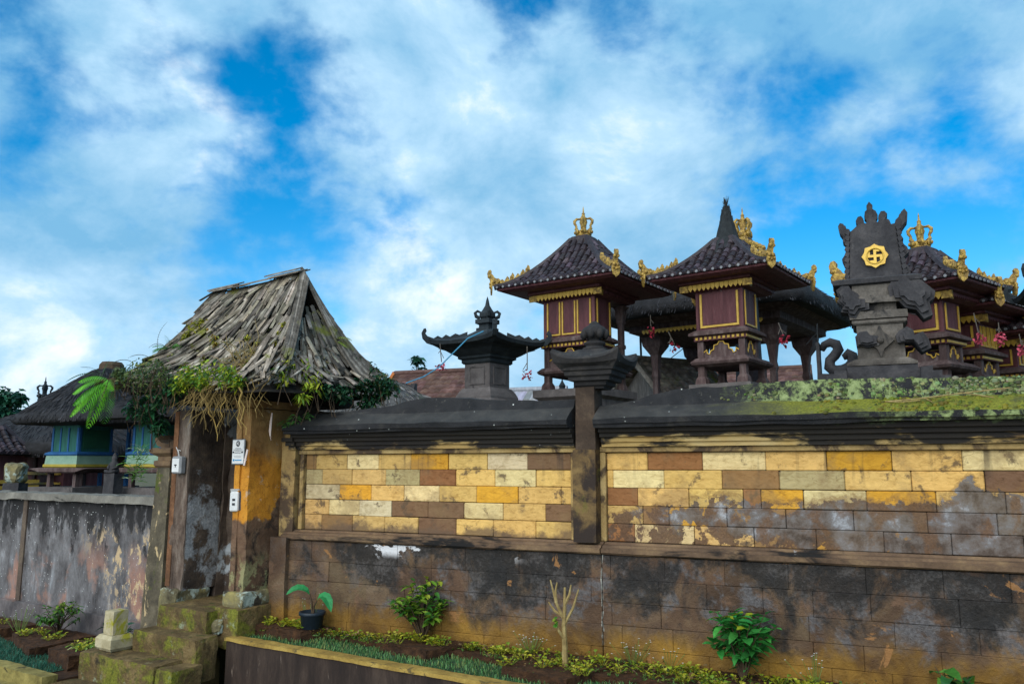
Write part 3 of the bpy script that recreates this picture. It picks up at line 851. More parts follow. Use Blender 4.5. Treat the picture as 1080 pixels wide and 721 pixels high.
def panel(rows, ztop, zbot):
    mb = MB()
    n = len(rows)
    h = (ztop - zbot) / n
    for i, row in enumerate(rows):
        z1 = ztop - i * h
        for (u0, k), (u1, _) in zip(row[:-1], row[1:]):
            c = BLOCK[k]
            j = rng.uniform(0.9, 1.1)
            mb.col = tuple(min(1, x * j * rng.uniform(0.97, 1.03)) for x in c)
            g = rng.uniform(0.0012, 0.0024)
            e = lambda: rng.uniform(0.0004, 0.0034)
            mb.cbox(u0 + e(), u1 - e(), 0.03 + rng.uniform(-0.005, 0.004), 0.10, z1 - h + e(), z1 - e(), rng.uniform(0.003, 0.008))
    mb.col = (1, 1, 1)
    return mb.build('block_panel', M['sandstone'], wall)


PT, PB = 1.815, 1.035
tag(panel(LEFT_ROWS, PT, PB), 'clean pale yellow panel between gate and pillar')
tag(panel(RIGHT_ROWS, PT, PB), 'yellow panel half covered by grey lichen')
mb = MB()
mb.box(-3.6, 6.0, 0.06, 0.36, -0.2, 1.99)
mb.build('wall_core', M['mortar'], wall)

# base courses
mb = MB()
zs = [-0.25, 0.0, 0.165, 0.35, 0.535, 0.73, 0.93]
for i in range(6):
    u = -3.60 + (0.0 if i % 2 else -0.2)
    while u < 6.0:
        wd = rng.uniform(0.36, 0.62)
        a, b = max(u, -3.60), min(u + wd, 6.0)
        if b - a > 0.03:
            if a < -0.03 < 0.03 < b and b - a > 0.1:     # the joint between the two lengths of wall
                spans = [(a, -0.004), (0.004, b)]
            else:
                spans = [(a, b)]
            for p, q in spans:
                j = rng.uniform(0.8, 1.2)
                mb.col = (j * rng.uniform(.95, 1.06), j, j * rng.uniform(.94, 1.04))
                g = rng.uniform(0.001, 0.0025)
                mb.cbox(p + g * .35, q - g * .35, -0.10 + rng.uniform(-0.004, 0.004), 0.06, zs[i] + g * .35, zs[i + 1] - g * .35, rng.uniform(0.002, 0.006))
        u += wd
mb.build('base_courses', M['base_stone'], wall)


def run(name, prof, mat, u0=-3.50, u1=6.0, step=0.12, amp=0.004, fz=None, seed=0.0, cap=True):
    """moulding: profile (d, z) swept along u with slight unevenness"""
    mb = MB()
    n = max(2, int((u1 - u0) / step))
    rings = []
    for i in range(n + 1):
        u = u0 + (u1 - u0) * i / n
        ring = []
        for k, (d, z) in enumerate(prof):
            nz = mnoise.noise_vector(Vector((u * 2.3 + seed, k * 1.3, seed)))
            zz = z + nz.z * amp
            if fz:
                zz = fz(u, d, zz)
            ring.append((u, d + nz.x * amp, zz))
        rings.append(ring)
    mb.loft(rings, cap)
    o = mb.build(name, mat, wall)
    fix_normals(o)
    return o


led = [(0.05, 0.935), (-0.115, 0.935), (-0.135, 0.95), (-0.135, 0.985), (-0.095, 0.992), (-0.09, 1.01), (-0.03, 1.018), (-0.015, 1.033), (0.05, 1.033)]
run('ledge', led, M['ledge'], -3.5, -0.006, amp=0.005)
run('ledge', led, M['ledge'], 0.006, 6.0, amp=0.005, seed=5)
cor = [(0.07, 1.865), (-0.045, 1.865), (-0.045, 1.90), (-0.07, 1.905), (-0.07, 1.94), (-0.075, 1.945), (-0.105, 1.95), (-0.105, 1.985), (-0.145, 1.99), (-0.145, 2.03), (0.07, 2.03)]
run('cornice', cor, M['cornice'], -3.42, -0.262, amp=0.003)
run('cornice', cor, M['cornice'], 0.0, 6.0, amp=0.003, seed=9)


def frame_band(u0, u1):
    mb = MB()
    mb.cbox(u0, u1, -0.012, 0.08, PT + 0.002, PT + 0.048, 0.006)
    mb.build('panel_frame', M['frame_stone'], wall)


frame_band(-3.42, -0.262)
frame_band(-0.032, 6.0)
mb = MB()
mb.cbox(-3.385, -3.337, -0.012, 0.08, PB + 0.001, PT, 0.006)
mb.build('panel_frame', M['frame_stone'], wall)
mb = MB()
mb.cbox(-0.314, -0.25, -0.006, 0.08, PB + 0.001, PT, 0.006)
mb.build('panel_frame', M['frame_stone'], wall)
mb = MB()
mb.cbox(-0.035, 0.017, -0.004, 0.08, PB + 0.001, PT, 0.006)
mb.build('panel_frame', M['frame_stone'], wall)


def interp(pts, x):
    if x <= pts[0][0]:
        return pts[0][1]
    for (a, p), (b, q) in zip(pts[:-1], pts[1:]):
        if x <= b:
            t = (x - a) / (b - a)
            t = t * t * (3 - 2 * t)
            return p + (q - p) * t
    return pts[-1][1]


def coping(u0, u1, ridge, seed):
    prof = [(0.30, 2.03), (-0.21, 2.03), (-0.215, 2.055), (-0.235, 2.06), (-0.24, 2.105), (-0.15, 2.165), (-0.045, 2.222), (-0.03, 2.25), (-0.005, 2.30), (0.20, 2.30), (0.30, 2.10)]

    def fz(u, d, z):
        r = interp(ridge, u)
        if z > 2.23:
            return 2.223 + (z - 2.223) * (r - 2.223) / 0.077 + mnoise.noise(Vector((u * 6, d * 9, seed))) * 0.012
        return z
    return run('coping', prof, M['coping'], u0, u1, step=0.03, amp=0.013, fz=fz, seed=seed)


RIDGE_L = [(-3.45, 2.235), (-3.05, 2.245), (-2.4, 2.29), (-1.84, 2.365), (-0.28, 2.305)]
RIDGE_R = [(0.0, 2.235), (0.10, 2.25), (0.78, 2.36), (1.75, 2.39), (3.3, 2.355), (6, 2.35)]
coping(-3.46, -0.262, RIDGE_L, 3.0)
coping(-0.02, 6.0, RIDGE_R, 11.0)

# moss and lichen cushions on the right hand coping (one mass nobody could count)
mb = MB()
r_ = random.Random(3)
for i in range(2600):
    u = r_.triangular(1.0, 6.0, 2.6) if i % 3 else r_.uniform(1.5, 4.5)
    rz = interp(RIDGE_R, u)
    if mnoise.noise(Vector((u * 3.2, 1.7, 0))) < -0.28:
        continue
    t = r_.random()
    if t < 0.75:
        z = 2.235 + (rz - 2.235) * r_.random()
        d = -0.04 + (z - 2.22) * 0.30
        c = r_.choice([(0.17, 0.22, 0.07), (0.25, 0.30, 0.11), (0.11, 0.16, 0.045), (0.31, 0.35, 0.17), (0.06, 0.08, 0.03)])
    else:
        k = r_.random()
        d, z = -0.235 + k * 0.19, 2.108 + k * 0.113
        c = r_.choice([(0.16, 0.17, 0.015), (0.24, 0.24, 0.02), (0.11, 0.13, 0.02)])
        if u < 1.5:
            continue
    s = r_.uniform(0.006, 0.017) if i % 6 else r_.uniform(0.016, 0.03)
    mb.col = tuple(x * r_.uniform(0.7, 1.15) for x in c)
    mb.ball((u, d, z), s, 5, 3, 0.7)
tag(mb.build('moss_cushions', M['leaf'], wall), kind='stuff')

# pilaster at the gate end
mb = MB()
mb.rbox(-3.60, -3.42, -0.05, 0.3, 0.93, 2.03, 0.06, 0.006, seed=2.0)
mb.build('end_pilaster', M['frame_stone'], wall)
mb = MB()
mb.rbox(-3.62, -3.40, -0.16, 0.06, -0.1, 0.96, 0.06, 0.008, seed=4.0, tx=0.008)
mb.build('pilaster_base', M['base_stone'], wall)
mb = MB()
for i, (a, z0, z1) in enumerate([(0.02, 1.865, 1.905), (0.045, 1.905, 1.95), (0.075, 1.95, 1.99)]):
    mb.box(-3.47 - a, -3.40, -0.06 - a, 0.0, z0, z1)
mb.build('pilaster_moulding', M['cornice'], wall)

# middle pillar with its lotus cap
mb = MB()
mb.rbox(-0.250, -0.036, -0.125, 0.12, 1.033, 1.84, 0.05, 0.005, seed=7.0)
pil = mb.build('pillar', M['pillar_stone'], wall)
mb = MB()
mb.rbox(-0.222, -0.036, -0.115, 0.10, 1.842, 2.40, 0.05, 0.005, seed=8.0, tx=0.004)
mb.build('pillar_neck', weathered('dark_brown_neck_stone', [(0.3, (0.02, 0.014, 0.011)), (0.5, (0.055, 0.037, 0.026)), (0.7, (0.12, 0.085, 0.055))], 4.0, 45, bump=0.8), pil)
CC = (-0.068, 0.01)
mb = MB()
mb.sq([(.112, .112, 2.385), (.118, .118, 2.40), (.145, .145, 2.415), (.15, .15, 2.445), (.19, .19, 2.455), (.195, .195, 2.485), (.22, .22, 2.50), (.225, .225, 2.535), (.245, .245, 2.545), (.25, .25, 2.575)], CC, per=2)
mb.sq([(.25, .25, 2.577, -.02), (.30, .30, 2.60, .02), (.32, .32, 2.635, .075), (.305, .305, 2.655, .085), (.235, .235, 2.685, .03), (.16, .16, 2.72, .005), (.12, .12, 2.745, 0)], CC, per=10)
cap = mb.build('pillar_cap', M['cap_stone'], pil)
fix_normals(cap)
mb = MB()
mb.sm = True
mb.lathe([(.11, 2.74), (.115, 2.765), (.085, 2.775), (.08, 2.79), (.10, 2.80), (.098, 2.82), (.06, 2.835), (.055, 2.85), (.085, 2.865), (.115, 2.90), (.12, 2.925), (.10, 2.955), (.065, 2.975), (.05, 2.985), (.045, 3.0), (.02, 3.015), (.001, 3.02)], 14, CC)
for k in range(8):
    a = k * math.pi / 4
    mb.ball((CC[0] + math.cos(a) * .105, CC[1] + math.sin(a) * .105, 2.895), .036, 6, 5, 1.3)
mb.build('lotus_finial', M['cap_stone'], pil)

# ------------------------------------------------------------------ low plaster wall on the left
low = thing('low_wall', 'low grey plaster wall streaked black with a flat coping, left of the gate', 'wall', GATE.o, GATE.yaw)
mb = MB()
mb.box(-9.0, -1.3, 0.25, 0.45, -1.0, 1.24)
mb.box(-9.0, -1.3, 0.20, 0.25, -1.0, -0.09)
mb.build('plaster_face', M['old_plaster'], low)
mb = MB()
mb.rbox(-9.0, -1.36, 0.17, 0.53, 1.242, 1.335, 0.08, 0.012, 4.0, seed=1.0)
mb.build('coping_slab', weathered('grey_coping_slab', [(0.3, (0.07, 0.065, 0.055)), (0.5, (0.16, 0.15, 0.13)), (0.7, (0.26, 0.245, 0.21))], 3.0, 40, grime=[((0.03, 0.03, 0.026), 4.0, 0.58, 0.08, (.4, 1, 1))]), low)
for u in (-4.62, -6.6, -8.4):
    mb = MB()
    mb.box(u - 0.05, u + 0.05, 0.232, 0.25, -0.085, 1.24)
    mb.build('wall_strip', M['jamb'], low)
pier = thing('wall_pier', 'leaning mossy wall pier with scrolled top at the end of the low wall', 'pier', GATE.w(-1.36, 0.22, 0), GATE.yaw)
mb = MB()
mb.loft([[(-.22 + k * .13, -.17, z), (.12 + k * .02, -.17, z), (.12 + k * .02, .2, z), (-.22 + k * .13, .2, z)] for k, z in ((0, -.3), (0.1, 0.2), (.4, .7), (.7, 1.2), (1, 1.68))])
b_ = mb.build('pier_shaft', weathered('flaking_mossy_pier', [(0.3, (0.03, 0.027, 0.022)), (0.5, (0.09, 0.075, 0.05)), (0.7, (0.17, 0.145, 0.10))], 4.0, 40, dist=0.02, grime=[((0.44, 0.33, 0.18), 7.0, 0.6, 0.03, (1.5, 1.5, .6)), ((0.07, 0.085, 0.015), 3.0, 0.57, 0.08)]), pier)
fix_normals(b_)
mb = MB()
mb.sq([(.13, .18, 1.68), (.15, .2, 1.70), (.15, .2, 1.75), (.12, .17, 1.76), (.12, .17, 1.80), (.19, .23, 1.84), (.2, .24, 1.88), (.17, .21, 1.90)], (0.03, 0.0))
mb.prism([(.17, 1.88), (-.1, 1.9), (-.2, 1.93), (-.25, 2.0), (-.22, 2.05), (-.19, 2.0), (-.12, 1.96), (.0, 1.95), (.17, 2.0)], -0.12, 0.14, lambda a, b, t: (a, t, b))
c_ = mb.build('pier_scroll', M['ledge'], pier)
fix_normals(c_)


# ------------------------------------------------------------------ gate
gate = thing('village_gate', 'old village gate with orange pillar under a ragged bamboo shingle roof', 'gate', GATE.o, GATE.yaw)
mb = MB()
mb.rbox(-0.035, 0.185, 0.0, 0.62, 0.42, 2.30, 0.05, 0.013, 4.0, tx=0.006, seed=3.0, rnd=0.01)
for z0, z1, a in ((2.30, 2.34, .02), (2.34, 2.375, .045)):
    mb.box(-0.035 - a, 0.185 + a, -a, 0.62, z0, z1)
mb.rbox(-0.02, 0.06, -0.018, 0.1, 0.42, 2.30, 0.05, 0.006, 4.0, seed=9.0)
tag(mb.build('gate_pillar', M['orange_plaster'], gate), 'gate pillar with flaking orange limewash')
mb = MB()
mb.rbox(-1.09, -0.815, 0.0, 0.45, 0.36, 2.32, 0.05, 0.013, 4.0, tx=0.008, seed=5.0, rnd=0.01)
tag(mb.build('gate_pillar', M['left_pier'], gate), 'grey brown gate pillar')
mb = MB()
mb.box(-1.098, -1.02, -0.006, 0.3, 0.4, 2.3)
mb.build('door_post', weathered('orange_painted_post', [(0.3, (0.04, 0.024, 0.016)), (0.5, (0.13, 0.06, 0.028)), (0.7, (0.28, 0.14, 0.07))], 4.0, 40), gate)
mb = MB()
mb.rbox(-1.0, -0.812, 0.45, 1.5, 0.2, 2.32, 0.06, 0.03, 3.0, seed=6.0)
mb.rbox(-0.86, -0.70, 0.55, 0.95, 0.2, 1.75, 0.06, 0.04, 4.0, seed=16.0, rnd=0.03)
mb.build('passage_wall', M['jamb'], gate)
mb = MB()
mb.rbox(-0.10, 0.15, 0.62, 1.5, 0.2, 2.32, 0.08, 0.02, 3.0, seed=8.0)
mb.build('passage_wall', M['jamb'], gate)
mb = MB()
mb.rbox(-1.12, 0.2, 0.02, 1.5, 2.376, 2.52, 0.08, 0.012, seed=2.5)
mb.build('lintel', M['roof_dark'], gate)
# plinths
mb = MB()
mb.rbox(-0.075, 0.235, -0.06, 0.55, 0.285, 0.43, 0.03, 0.014, 7.0, seed=1.0, rnd=0.012)
mb.build('pillar_plinth', M['lichen_stone'], gate)
mb = MB()
mb.rbox(-1.14, -0.80, -0.08, 0.4, -0.35, 0.385, 0.035, 0.022, 6.0, seed=12.0, rnd=0.03, tx=0.02, ty=0.02)
mb.build('pillar_plinth', M['lichen_stone'], gate)

# roof: hipped with a gablet, of split bamboo lengths
RU0, RU1, RD0, RD1 = -1.68, 0.90, -0.42, 1.36
RIDGE = ((-1.26, 0.55, 3.80), (0.30, 0.50, 3.83))


def roof_pt(side, s, t):
    """side 0 front,1 right,2 back,3 left; s along the eave, t from eave (0) to ridge (1)"""
    c = {'fl': (RU0, RD0, 2.66), 'fr': (RU1, RD0, 2.45), 'br': (RU1, RD1, 2.66), 'bl': (RU0, RD1, 2.7)}
    r0, r1 = Vector(RIDGE[0]), Vector(RIDGE[1])
    a, b, p, q = {0: ('fl', 'fr', r0, r1), 1: ('fr', 'br', r1, r1), 2: ('br', 'bl', r1, r0), 3: ('bl', 'fl', r0, r0)}[side]
    e = Vector(c[a]).lerp(Vector(c[b]), s)
    k = p.lerp(q, s)
    v = e.lerp(k, t)
    v.z = e.z + (k.z - e.z) * (max(t, 0.0) ** 1.55)
    v.z -= 0.05 * math.sin(math.pi * s) * (1 - t)
    if side in (0, 2):
        v.z -= 0.05 * math.sin(math.pi * min(1, s * 1.25)) * max(t, 0.0) ** 2
    return v


mb = MB()
for side in range(4):
    n, m_ = 10, 8
    if side == 1:
        m_lim = 4
    else:
        m_lim = m_
    g = [[roof_pt(side, i / n, j / m_) - Vector((0, 0, 0.05)) for i in range(n + 1)] for j in range(m_ + 1)]
    for j in range(m_lim):
        for i in range(n):
            mb.add([g[j][i], g[j][i + 1], g[j + 1][i + 1], g[j + 1][i]], [(0, 1, 2, 3)])
lo_, hi_ = [roof_pt(1, i / 10, .5) - Vector((0, 0, .05)) for i in range(11)], []
for i in range(11):
    q = lo_[i].copy()
    q.x = .22
    q.y = .52 + (q.y - .52) * .9
    q.z += .16
    hi_.append(q)
for i in range(10):
    mb.add([lo_[i], lo_[i + 1], hi_[i + 1], hi_[i]], [(0, 1, 2, 3)])
mb.add([hi_[0], hi_[10], Vector((.22, .52, 3.77))], [(0, 1, 2)])
mb.build('roof_underside', M['roof_dark'], gate)
mb = MB()
r_ = random.Random(21)
for side, n in ((0, 50), (1, 42), (2, 28), (3, 36)):
    rows = 9
    for row in range(rows):
        for i in range(n):
            s = (i + r_.uniform(0.0, 1.0)) / n
            t0 = row / rows + r_.uniform(-0.05, 0.045)
            if side == 1 and t0 > .56:
                continue
            # hip lines: fewer lengths as the roof narrows
            if side in (1, 3) and r_.random() > (1 - t0) ** 0.6 + 0.15:
                continue
            if r_.random() < 0.10:
                continue
            t1 = min(1.0, t0 + r_.uniform(0.15, 0.24))
            t0 = max(-0.04, t0)
            skew = r_.gauss(0.004, 0.02)
            if side == 0:
                skew += 0.045
            lift = 0.016 + r_.uniform(0, 0.06)
            a = roof_pt(side, min(1.0, max(0.0, s + skew)), t1) + Vector((0, 0, 0.006))
            b = roof_pt(side, s, max(0, t0))
            if t0 < 0:
                b = b + (b - a).normalized() * r_.uniform(0.0, 0.1)
            b = b + Vector((0, 0, lift))
            if r_.random() < 0.12:
                b = b + Vector((r_.uniform(-.09, .09), r_.uniform(-.07, .07), r_.uniform(0, .05)))
            e0, e1 = roof_pt(side, max(0, s - .02), 0.3), roof_pt(side, min(1, s + .02), 0.3)
            w = (e1 - e0).normalized()
            hw = r_.uniform(0.012, 0.030)
            th = Vector((0, 0, r_.uniform(0.006, 0.011)))
            g_ = r_.choice([0.3, 0.5, 0.75, 1.0, 1.0, 1.35, 1.9]) * r_.uniform(.85, 1.1)
            mb.col = (g_ * r_.uniform(.95, 1.08), g_, g_ * r_.uniform(.86, 1.02))
            nrm = Vector((0, 0, 1))
            A = [a - w * hw, a + w * hw, b + w * hw, b - w * hw]
            cv = Vector((0, 0, 0.009))
            vs = A + [p + th for p in A] + [(A[0] + A[1]) / 2 + th + cv, (A[2] + A[3]) / 2 + th + cv]
            mb.add(vs, [(3, 2, 1, 0), (0, 1, 5, 8, 4), (2, 3, 7, 9, 6), (1, 2, 6, 5), (3, 0, 4, 7), (4, 8, 9, 7), (8, 5, 6, 9)])
# long loose lengths fanned over the near corner
for k in range(34):
    if k < 16:
        side, s1, s0 = 0, r_.uniform(.82, .98), r_.uniform(.76, .99)
    else:
        side, s1, s0 = 1, r_.uniform(.05, .45), r_.uniform(.0, .55)
    t0 = r_.uniform(-.05, .18)
    t1 = t0 + r_.uniform(.22, .36)
    a = roof_pt(side, s1, t1) + Vector((0, 0, .07 + r_.uniform(0, .03)))
    b = roof_pt(side, s0, max(0, t0)) + Vector((r_.uniform(-.04, .06), r_.uniform(-.06, .03), .06 + r_.uniform(0, .06)))
    w = (roof_pt(side, .6, .2) - roof_pt(side, .4, .2)).normalized()
    hw = r_.uniform(.014, .028)
    th = Vector((0, 0, .009))
    g_ = r_.choice([.8, 1.2, 1.6, 2.0])
    mb.col = (g_ * 1.05, g_, g_ * .95)
    A = [a - w * hw, a + w * hw, b + w * hw, b - w * hw]
    mb.add(A + [p + th for p in A], [(3, 2, 1, 0), (4, 5, 6, 7), (0, 1, 5, 4), (1, 2, 6, 5), (2, 3, 7, 6), (3, 0, 4, 7)])
o = mb.build('roof_shingles', M['shingle'], gate)
fix_normals(o)
# gable barge poles and ridge slats
mb = MB()
for k in range(9):
    t0, t1 = 0.42 + r_.uniform(-.05, .05), 1.0
    off = Vector((0.0 + k * 0.013, 0.0, 0.03 - k * 0.017))
    pa = [roof_pt(0, 1.0, t1 - (t1 - t0) * q / 4) + off + Vector((0.05 * q / 4, -0.03 * q / 4, 0.03)) for q in range(5)]
    g_ = r_.choice([0.6, 1.0, 1.5])
    mb.col = (g_, g_, g_)
    mb.tube(pa, r_.uniform(0.010, 0.017), 5)
for k in range(14):
    t0, t1 = r_.uniform(-.02, .12), 1.0
    q0 = roof_pt(2, 0.03, t1) + Vector((0.07, 0, 0.02))
    pa = [roof_pt(1, 0.995 - k * 0.010 * (1 + q * .12), t1 - (t1 - t0) * q / 6) + Vector((0.02 + r_.uniform(0, .006), -0.01, 0.03)) for q in range(7)]
    g_ = r_.choice([0.5, 0.8, 1.3])
    mb.col = (g_, g_, g_)
    mb.tube(pa, r_.uniform(0.011, 0.018), 5)
mb.build('barge_poles', M['shingle'], gate)
mb = MB()
for (s0, s1, dz) in ((-0.02, 0.36, 0.05), (0.3, 0.72, 0.02), (0.66, 1.0, 0.07), (0.0, .3, .03), (.7, 1.03, .045)):
    a, b = Vector(RIDGE[0]).lerp(Vector(RIDGE[1]), s0), Vector(RIDGE[0]).lerp(Vector(RIDGE[1]), s1)
    for y in (-.05, 0.04):
        j = r_.uniform(-.01, .01)
        mb.col = (1.1, 1.1, 1.1) if y < 0 else (.6, .6, .6)
        mb.add([a + Vector((0, y - .045, dz - .04 + j)), b + Vector((0, y - .045, dz - .04 + j)), b + Vector((0, y + .045, dz + j)), a + Vector((0, y + .045, dz + j)),
                a + Vector((0, y - .045, dz - .055 + j)), b + Vector((0, y - .045, dz - .055 + j)), b + Vector((0, y + .045, dz - .015 + j)), a + Vector((0, y + .045, dz - .015 + j))],
               [(0, 1, 2, 3), (7, 6, 5, 4), (0, 4, 5, 1), (1, 5, 6, 2), (2, 6, 7, 3), (3, 7, 4, 0)])
mb.build('ridge_slats', M['shingle'], gate)
mb = MB()
for k in range(5):
    u = RU0 + 0.25 + k * 0.5
    mb.tube([(u, RD0 + .05, 2.50), (u, 0.5, 2.62), (u, RD1 - .05, 2.55)], 0.025, 6)
for d in (RD0 + .1, RD1 - .1):
    mb.tube([(RU0 + .05, d, 2.55), (-.3, d, 2.47), (RU1 - .05, d, 2.47)], 0.03, 6)
mb.build('rafters', M['roof_dark'], gate)

# ------------------------------------------------------------------ steps
steps = thing('stone_steps', 'worn mossy stone steps climbing to the gate threshold', 'steps', GATE.o, GATE.yaw)
for nm, lab, mt, a in (
        ('threshold', None, 'moss_stone', (-0.83, -0.03, -0.26, 0.6, -0.1, 0.262)),
        ('landing_block', 'dark mossy block under the orange pillar', 'moss_stone', (-0.09, 0.27, -0.13, 0.55, -0.1, 0.285)),
        ('step', None, 'moss_stone', (-0.86, 0.15, -0.50, -0.25, -0.35, 0.05)),
        ('step', None, 'moss_stone', (-1.28, -0.05, -0.80, -0.46, -0.75, -0.155)),
        ('corner_block', 'small mossy corner block', 'moss_stone', (-0.045, 0.2, -0.78, -0.44, -0.75, -0.17)),
        ('step', None, 'moss_stone', (-1.5, -0.2, -1.12, -0.78, -0.9, -0.42))):
    mb = MB()
    mb.rbox(*a, 0.04, 0.012, 5.0, seed=a[0] * 3 + 11, rnd=0.012)
    p = mb.build(nm, M[mt], steps)
    if lab:
        tag(p, lab)
# lichen boulder wedged under the pillar
mb = MB()
mb.rbox(-0.1, 0.06, -0.19, -0.1, 0.03, 0.17, 0.03, 0.02, 9.0, seed=3.3, rnd=0.03)
tag(mb.build('wedge_stone', M['lichen_stone']), 'small round lichened stone wedged under the orange pillar base', 'stone')
bpy.data.objects['wedge_stone'].location = GATE.o
bpy.data.objects['wedge_stone'].rotation_euler = (0, 0, GATE.yaw)

post = thing('stone_post', 'short pale stone block post standing on the mossy step', 'post', GATE.w(-1.04, -0.58, -0.15), GATE.yaw - R(2))
mb = MB()
mb.sq([(.125, .105, 0), (.145, .125, .03), (.145, .125, .115), (.12, .10, .15)])
mb.build('post_base', M['pale_stone'], post)
mb = MB()
mb.rbox(-.09, .09, -.08, .08, .15, .385, .03, .005, 8.0, tx=.003, rnd=.006)
mb.build('post_block', M['pale_stone'], post)

# ------------------------------------------------------------------ things fixed to the gate
def flat_text(body, size, name, mat, parent, loc, bold=0.0):
    cu = bpy.data.curves.new(name, 'FONT')
    cu.body = body
    cu.size = size
    cu.align_x, cu.align_y = 'CENTER', 'CENTER'
    cu.extrude = 0.0006
    cu.offset = bold
    tmp = bpy.data.objects.new(name, cu)
    COL.objects.link(tmp)
    dg = bpy.context.evaluated_depsgraph_get()
    me = bpy.data.meshes.new_from_object(tmp.evaluated_get(dg))
    bpy.data.objects.remove(tmp)
    me.materials.clear()
    me.materials.append(mat)
    ca = me.color_attributes.new('Col', 'FLOAT_COLOR', 'CORNER')
    ca.data.foreach_set('color', [1.0] * 4 * len(me.loops))
    o = bpy.data.objects.new(name, me)
    COL.objects.link(o)
    o.parent = parent
    o.location = loc
    o.rotation_euler = (R(90), 0, 0)
    return o


plate = thing('house_plate', 'white house number plate on the orange gate pillar', 'sign', GATE.w(0.04, -0.034, 1.84), GATE.yaw - R(3))
mb = MB()
mb.cbox(-.105, .105, 0.0, .012, -.132, .132, .004)
mb.build('plate_frame', M['sign_grey'], plate)
mb = MB()
mb.box(-.092, .098, -.004, -.001, -.12, .122)
mb.build('plate_face', M['white'], plate)
mb = MB()
mb.loft([[(math.cos(a) * .03, y, .085 + math.sin(a) * .03) for a in [k * math.pi / 10 for k in range(20)]] for y in (-.0075, -.0045)])
e_ = mb.build('number_disc', M['ink'], plate)
fix_normals(e_)
flat_text('42', 0.04, 'plate_number', M['white'], plate, (0.0, -0.0085, 0.085), 0.0006)
mb = MB()
for z, hw in ((.035, .05), (.022, .075)):
    mb.box(-hw, hw, -.0065, -.0045, z - .0025, z + .0025)
mb.box(-.085, -.06, -.0065, -.0045, -.012, .006)
mb.box(.06, .085, -.0065, -.0045, -.012, .006)
mb.box(-.05, .05, -.0065, -.0045, .002, .007)
mb.box(-.05, .05, -.0065, -.0045, -.013, -.008)
mb.box(-.06, .06, -.0065, -.0045, -.05, -.047)
mb.build('plate_print', M['ink'], plate)
mb = MB()
mb.box(-.075, -.05, -.0065, -.0045, -.095, -.075)
mb.box(-.04, .07, -.0065, -.0045, -.09, -.08)
mb.build('plate_logo', M['blue_ink'], plate)

meter = thing('electric_meter', 'small grey electric meter box with pale face on the left gate pillar', 'meter box', GATE.w(-0.925, -0.012, 1.70), GATE.yaw)
mb = MB()
mb.cbox(-.075, .085, -.07, 0.0, -.09, .10, .012)
mb.build('meter_case', M['meter_grey'], meter)
mb = MB()
mb.box(-.062, .058, -.074, -.0715, -.07, .075)
mb.build('meter_face', M['white'], meter)
mb = MB()
mb.box(-.02, .02, -.0775, -.075, .0, .012)
mb.box(-.006, .006, -.0775, -.075, -.02, .012)
mb.build('meter_dial', M['ink'], meter)
mb = MB()
mb.tube([(-.02, -.03, .10), (-.02, -.035, .15), (-.07, -.03, .2)], .004, 5)
mb.tube([(.0, -.03, .10), (.01, -.05, .14), (.0, -.05, .17), (.03, -.04, .16)], .004, 5)
mb.build('meter_wire', M['white'], meter)

dev = thing('switch_box', 'slim white switch box jutting from the edge of the orange pillar', 'switch box', GATE.w(0.0, -0.02, 1.34), GATE.yaw + R(38))
mb = MB()
mb.cbox(-.035, .055, -.045, 0.02, -.11, .09, .012)
mb.prism([(-.045, .03), (.02, .03), (.02, -.02), (-.01, -.035)], -.035, .055, lambda a, b, t: (t, a, .09 + b * .6 + .012))
f_ = mb.build('box_case', M['white'], dev)
fix_normals(f_)
mb = MB()
mb.cbox(.056, .095, -.035, 0.02, -.10, .10, .006)
mb.build('box_side', M['ink'], dev)
for z in (.01, -.035):
    mb = MB()
    mb.box(-.01, .018, -.0485, -.0455, z - .012, z + .012)
    mb.build('box_socket', M['ink'], dev)

mb = MB()
mb.M = Matrix.Rotation(R(14), 4, 'Y')
mb.cbox(-.012, .012, -.03, -.02, -.085, .085, .003)
mb.box(-.03, .03, -.034, -.031, -.02, -.014)
tag(mb.build('offering_stick', M['ribbon'], None, GATE.w(0.195, -0.035, 1.78), GATE.yaw), 'thin pale offering stick pinned beside the white number plate', 'offering')
mb = MB()
for k in range(4):
    x = k * 0.011 - .016
    mb.tube([(x * .4, 0, 0.1), (x * .6, -.01, 0.0), (x, -.012 - .004 * k, -.09 - .02 * k), (x + .008, -.008, -.15 - .02 * (k % 3))], [.003, .006, .006, .002], 5)
mb.build('ribbon_tails', M['ribbon'], None, GATE.w(0.26, 0.20, 2.15), GATE.yaw)
tag(bpy.data.objects['ribbon_tails'], 'pale pink ribbon dangling from the roots on the orange pillar', 'ribbon')

# ------------------------------------------------------------------ planter wall along the street
planter = thing('planter_wall', 'dark rendered planter wall with a worn yellow top edge', 'low wall', GATE.o, GATE.yaw)
mb = MB()
mb.box(0.215, 9.0, -0.20, -0.02, -0.95, 0.0)
mb.build('planter_face', M['concrete'], planter)
mb = MB()
mb.rbox(0.205, 9.0, -0.212, -0.075, 0.002, 0.034, 0.07, 0.006, 6.0, seed=4)
mb.build('top_edge', M['yellow_edge'], planter)
# raised bed behind it
bed = sheet('bed_ground', poly(GATE, [(0.25, -0.03), (9, -0.03), (9, 1.5), (0.25, 0.62)]), 0.005, M['soil'], 0.5)
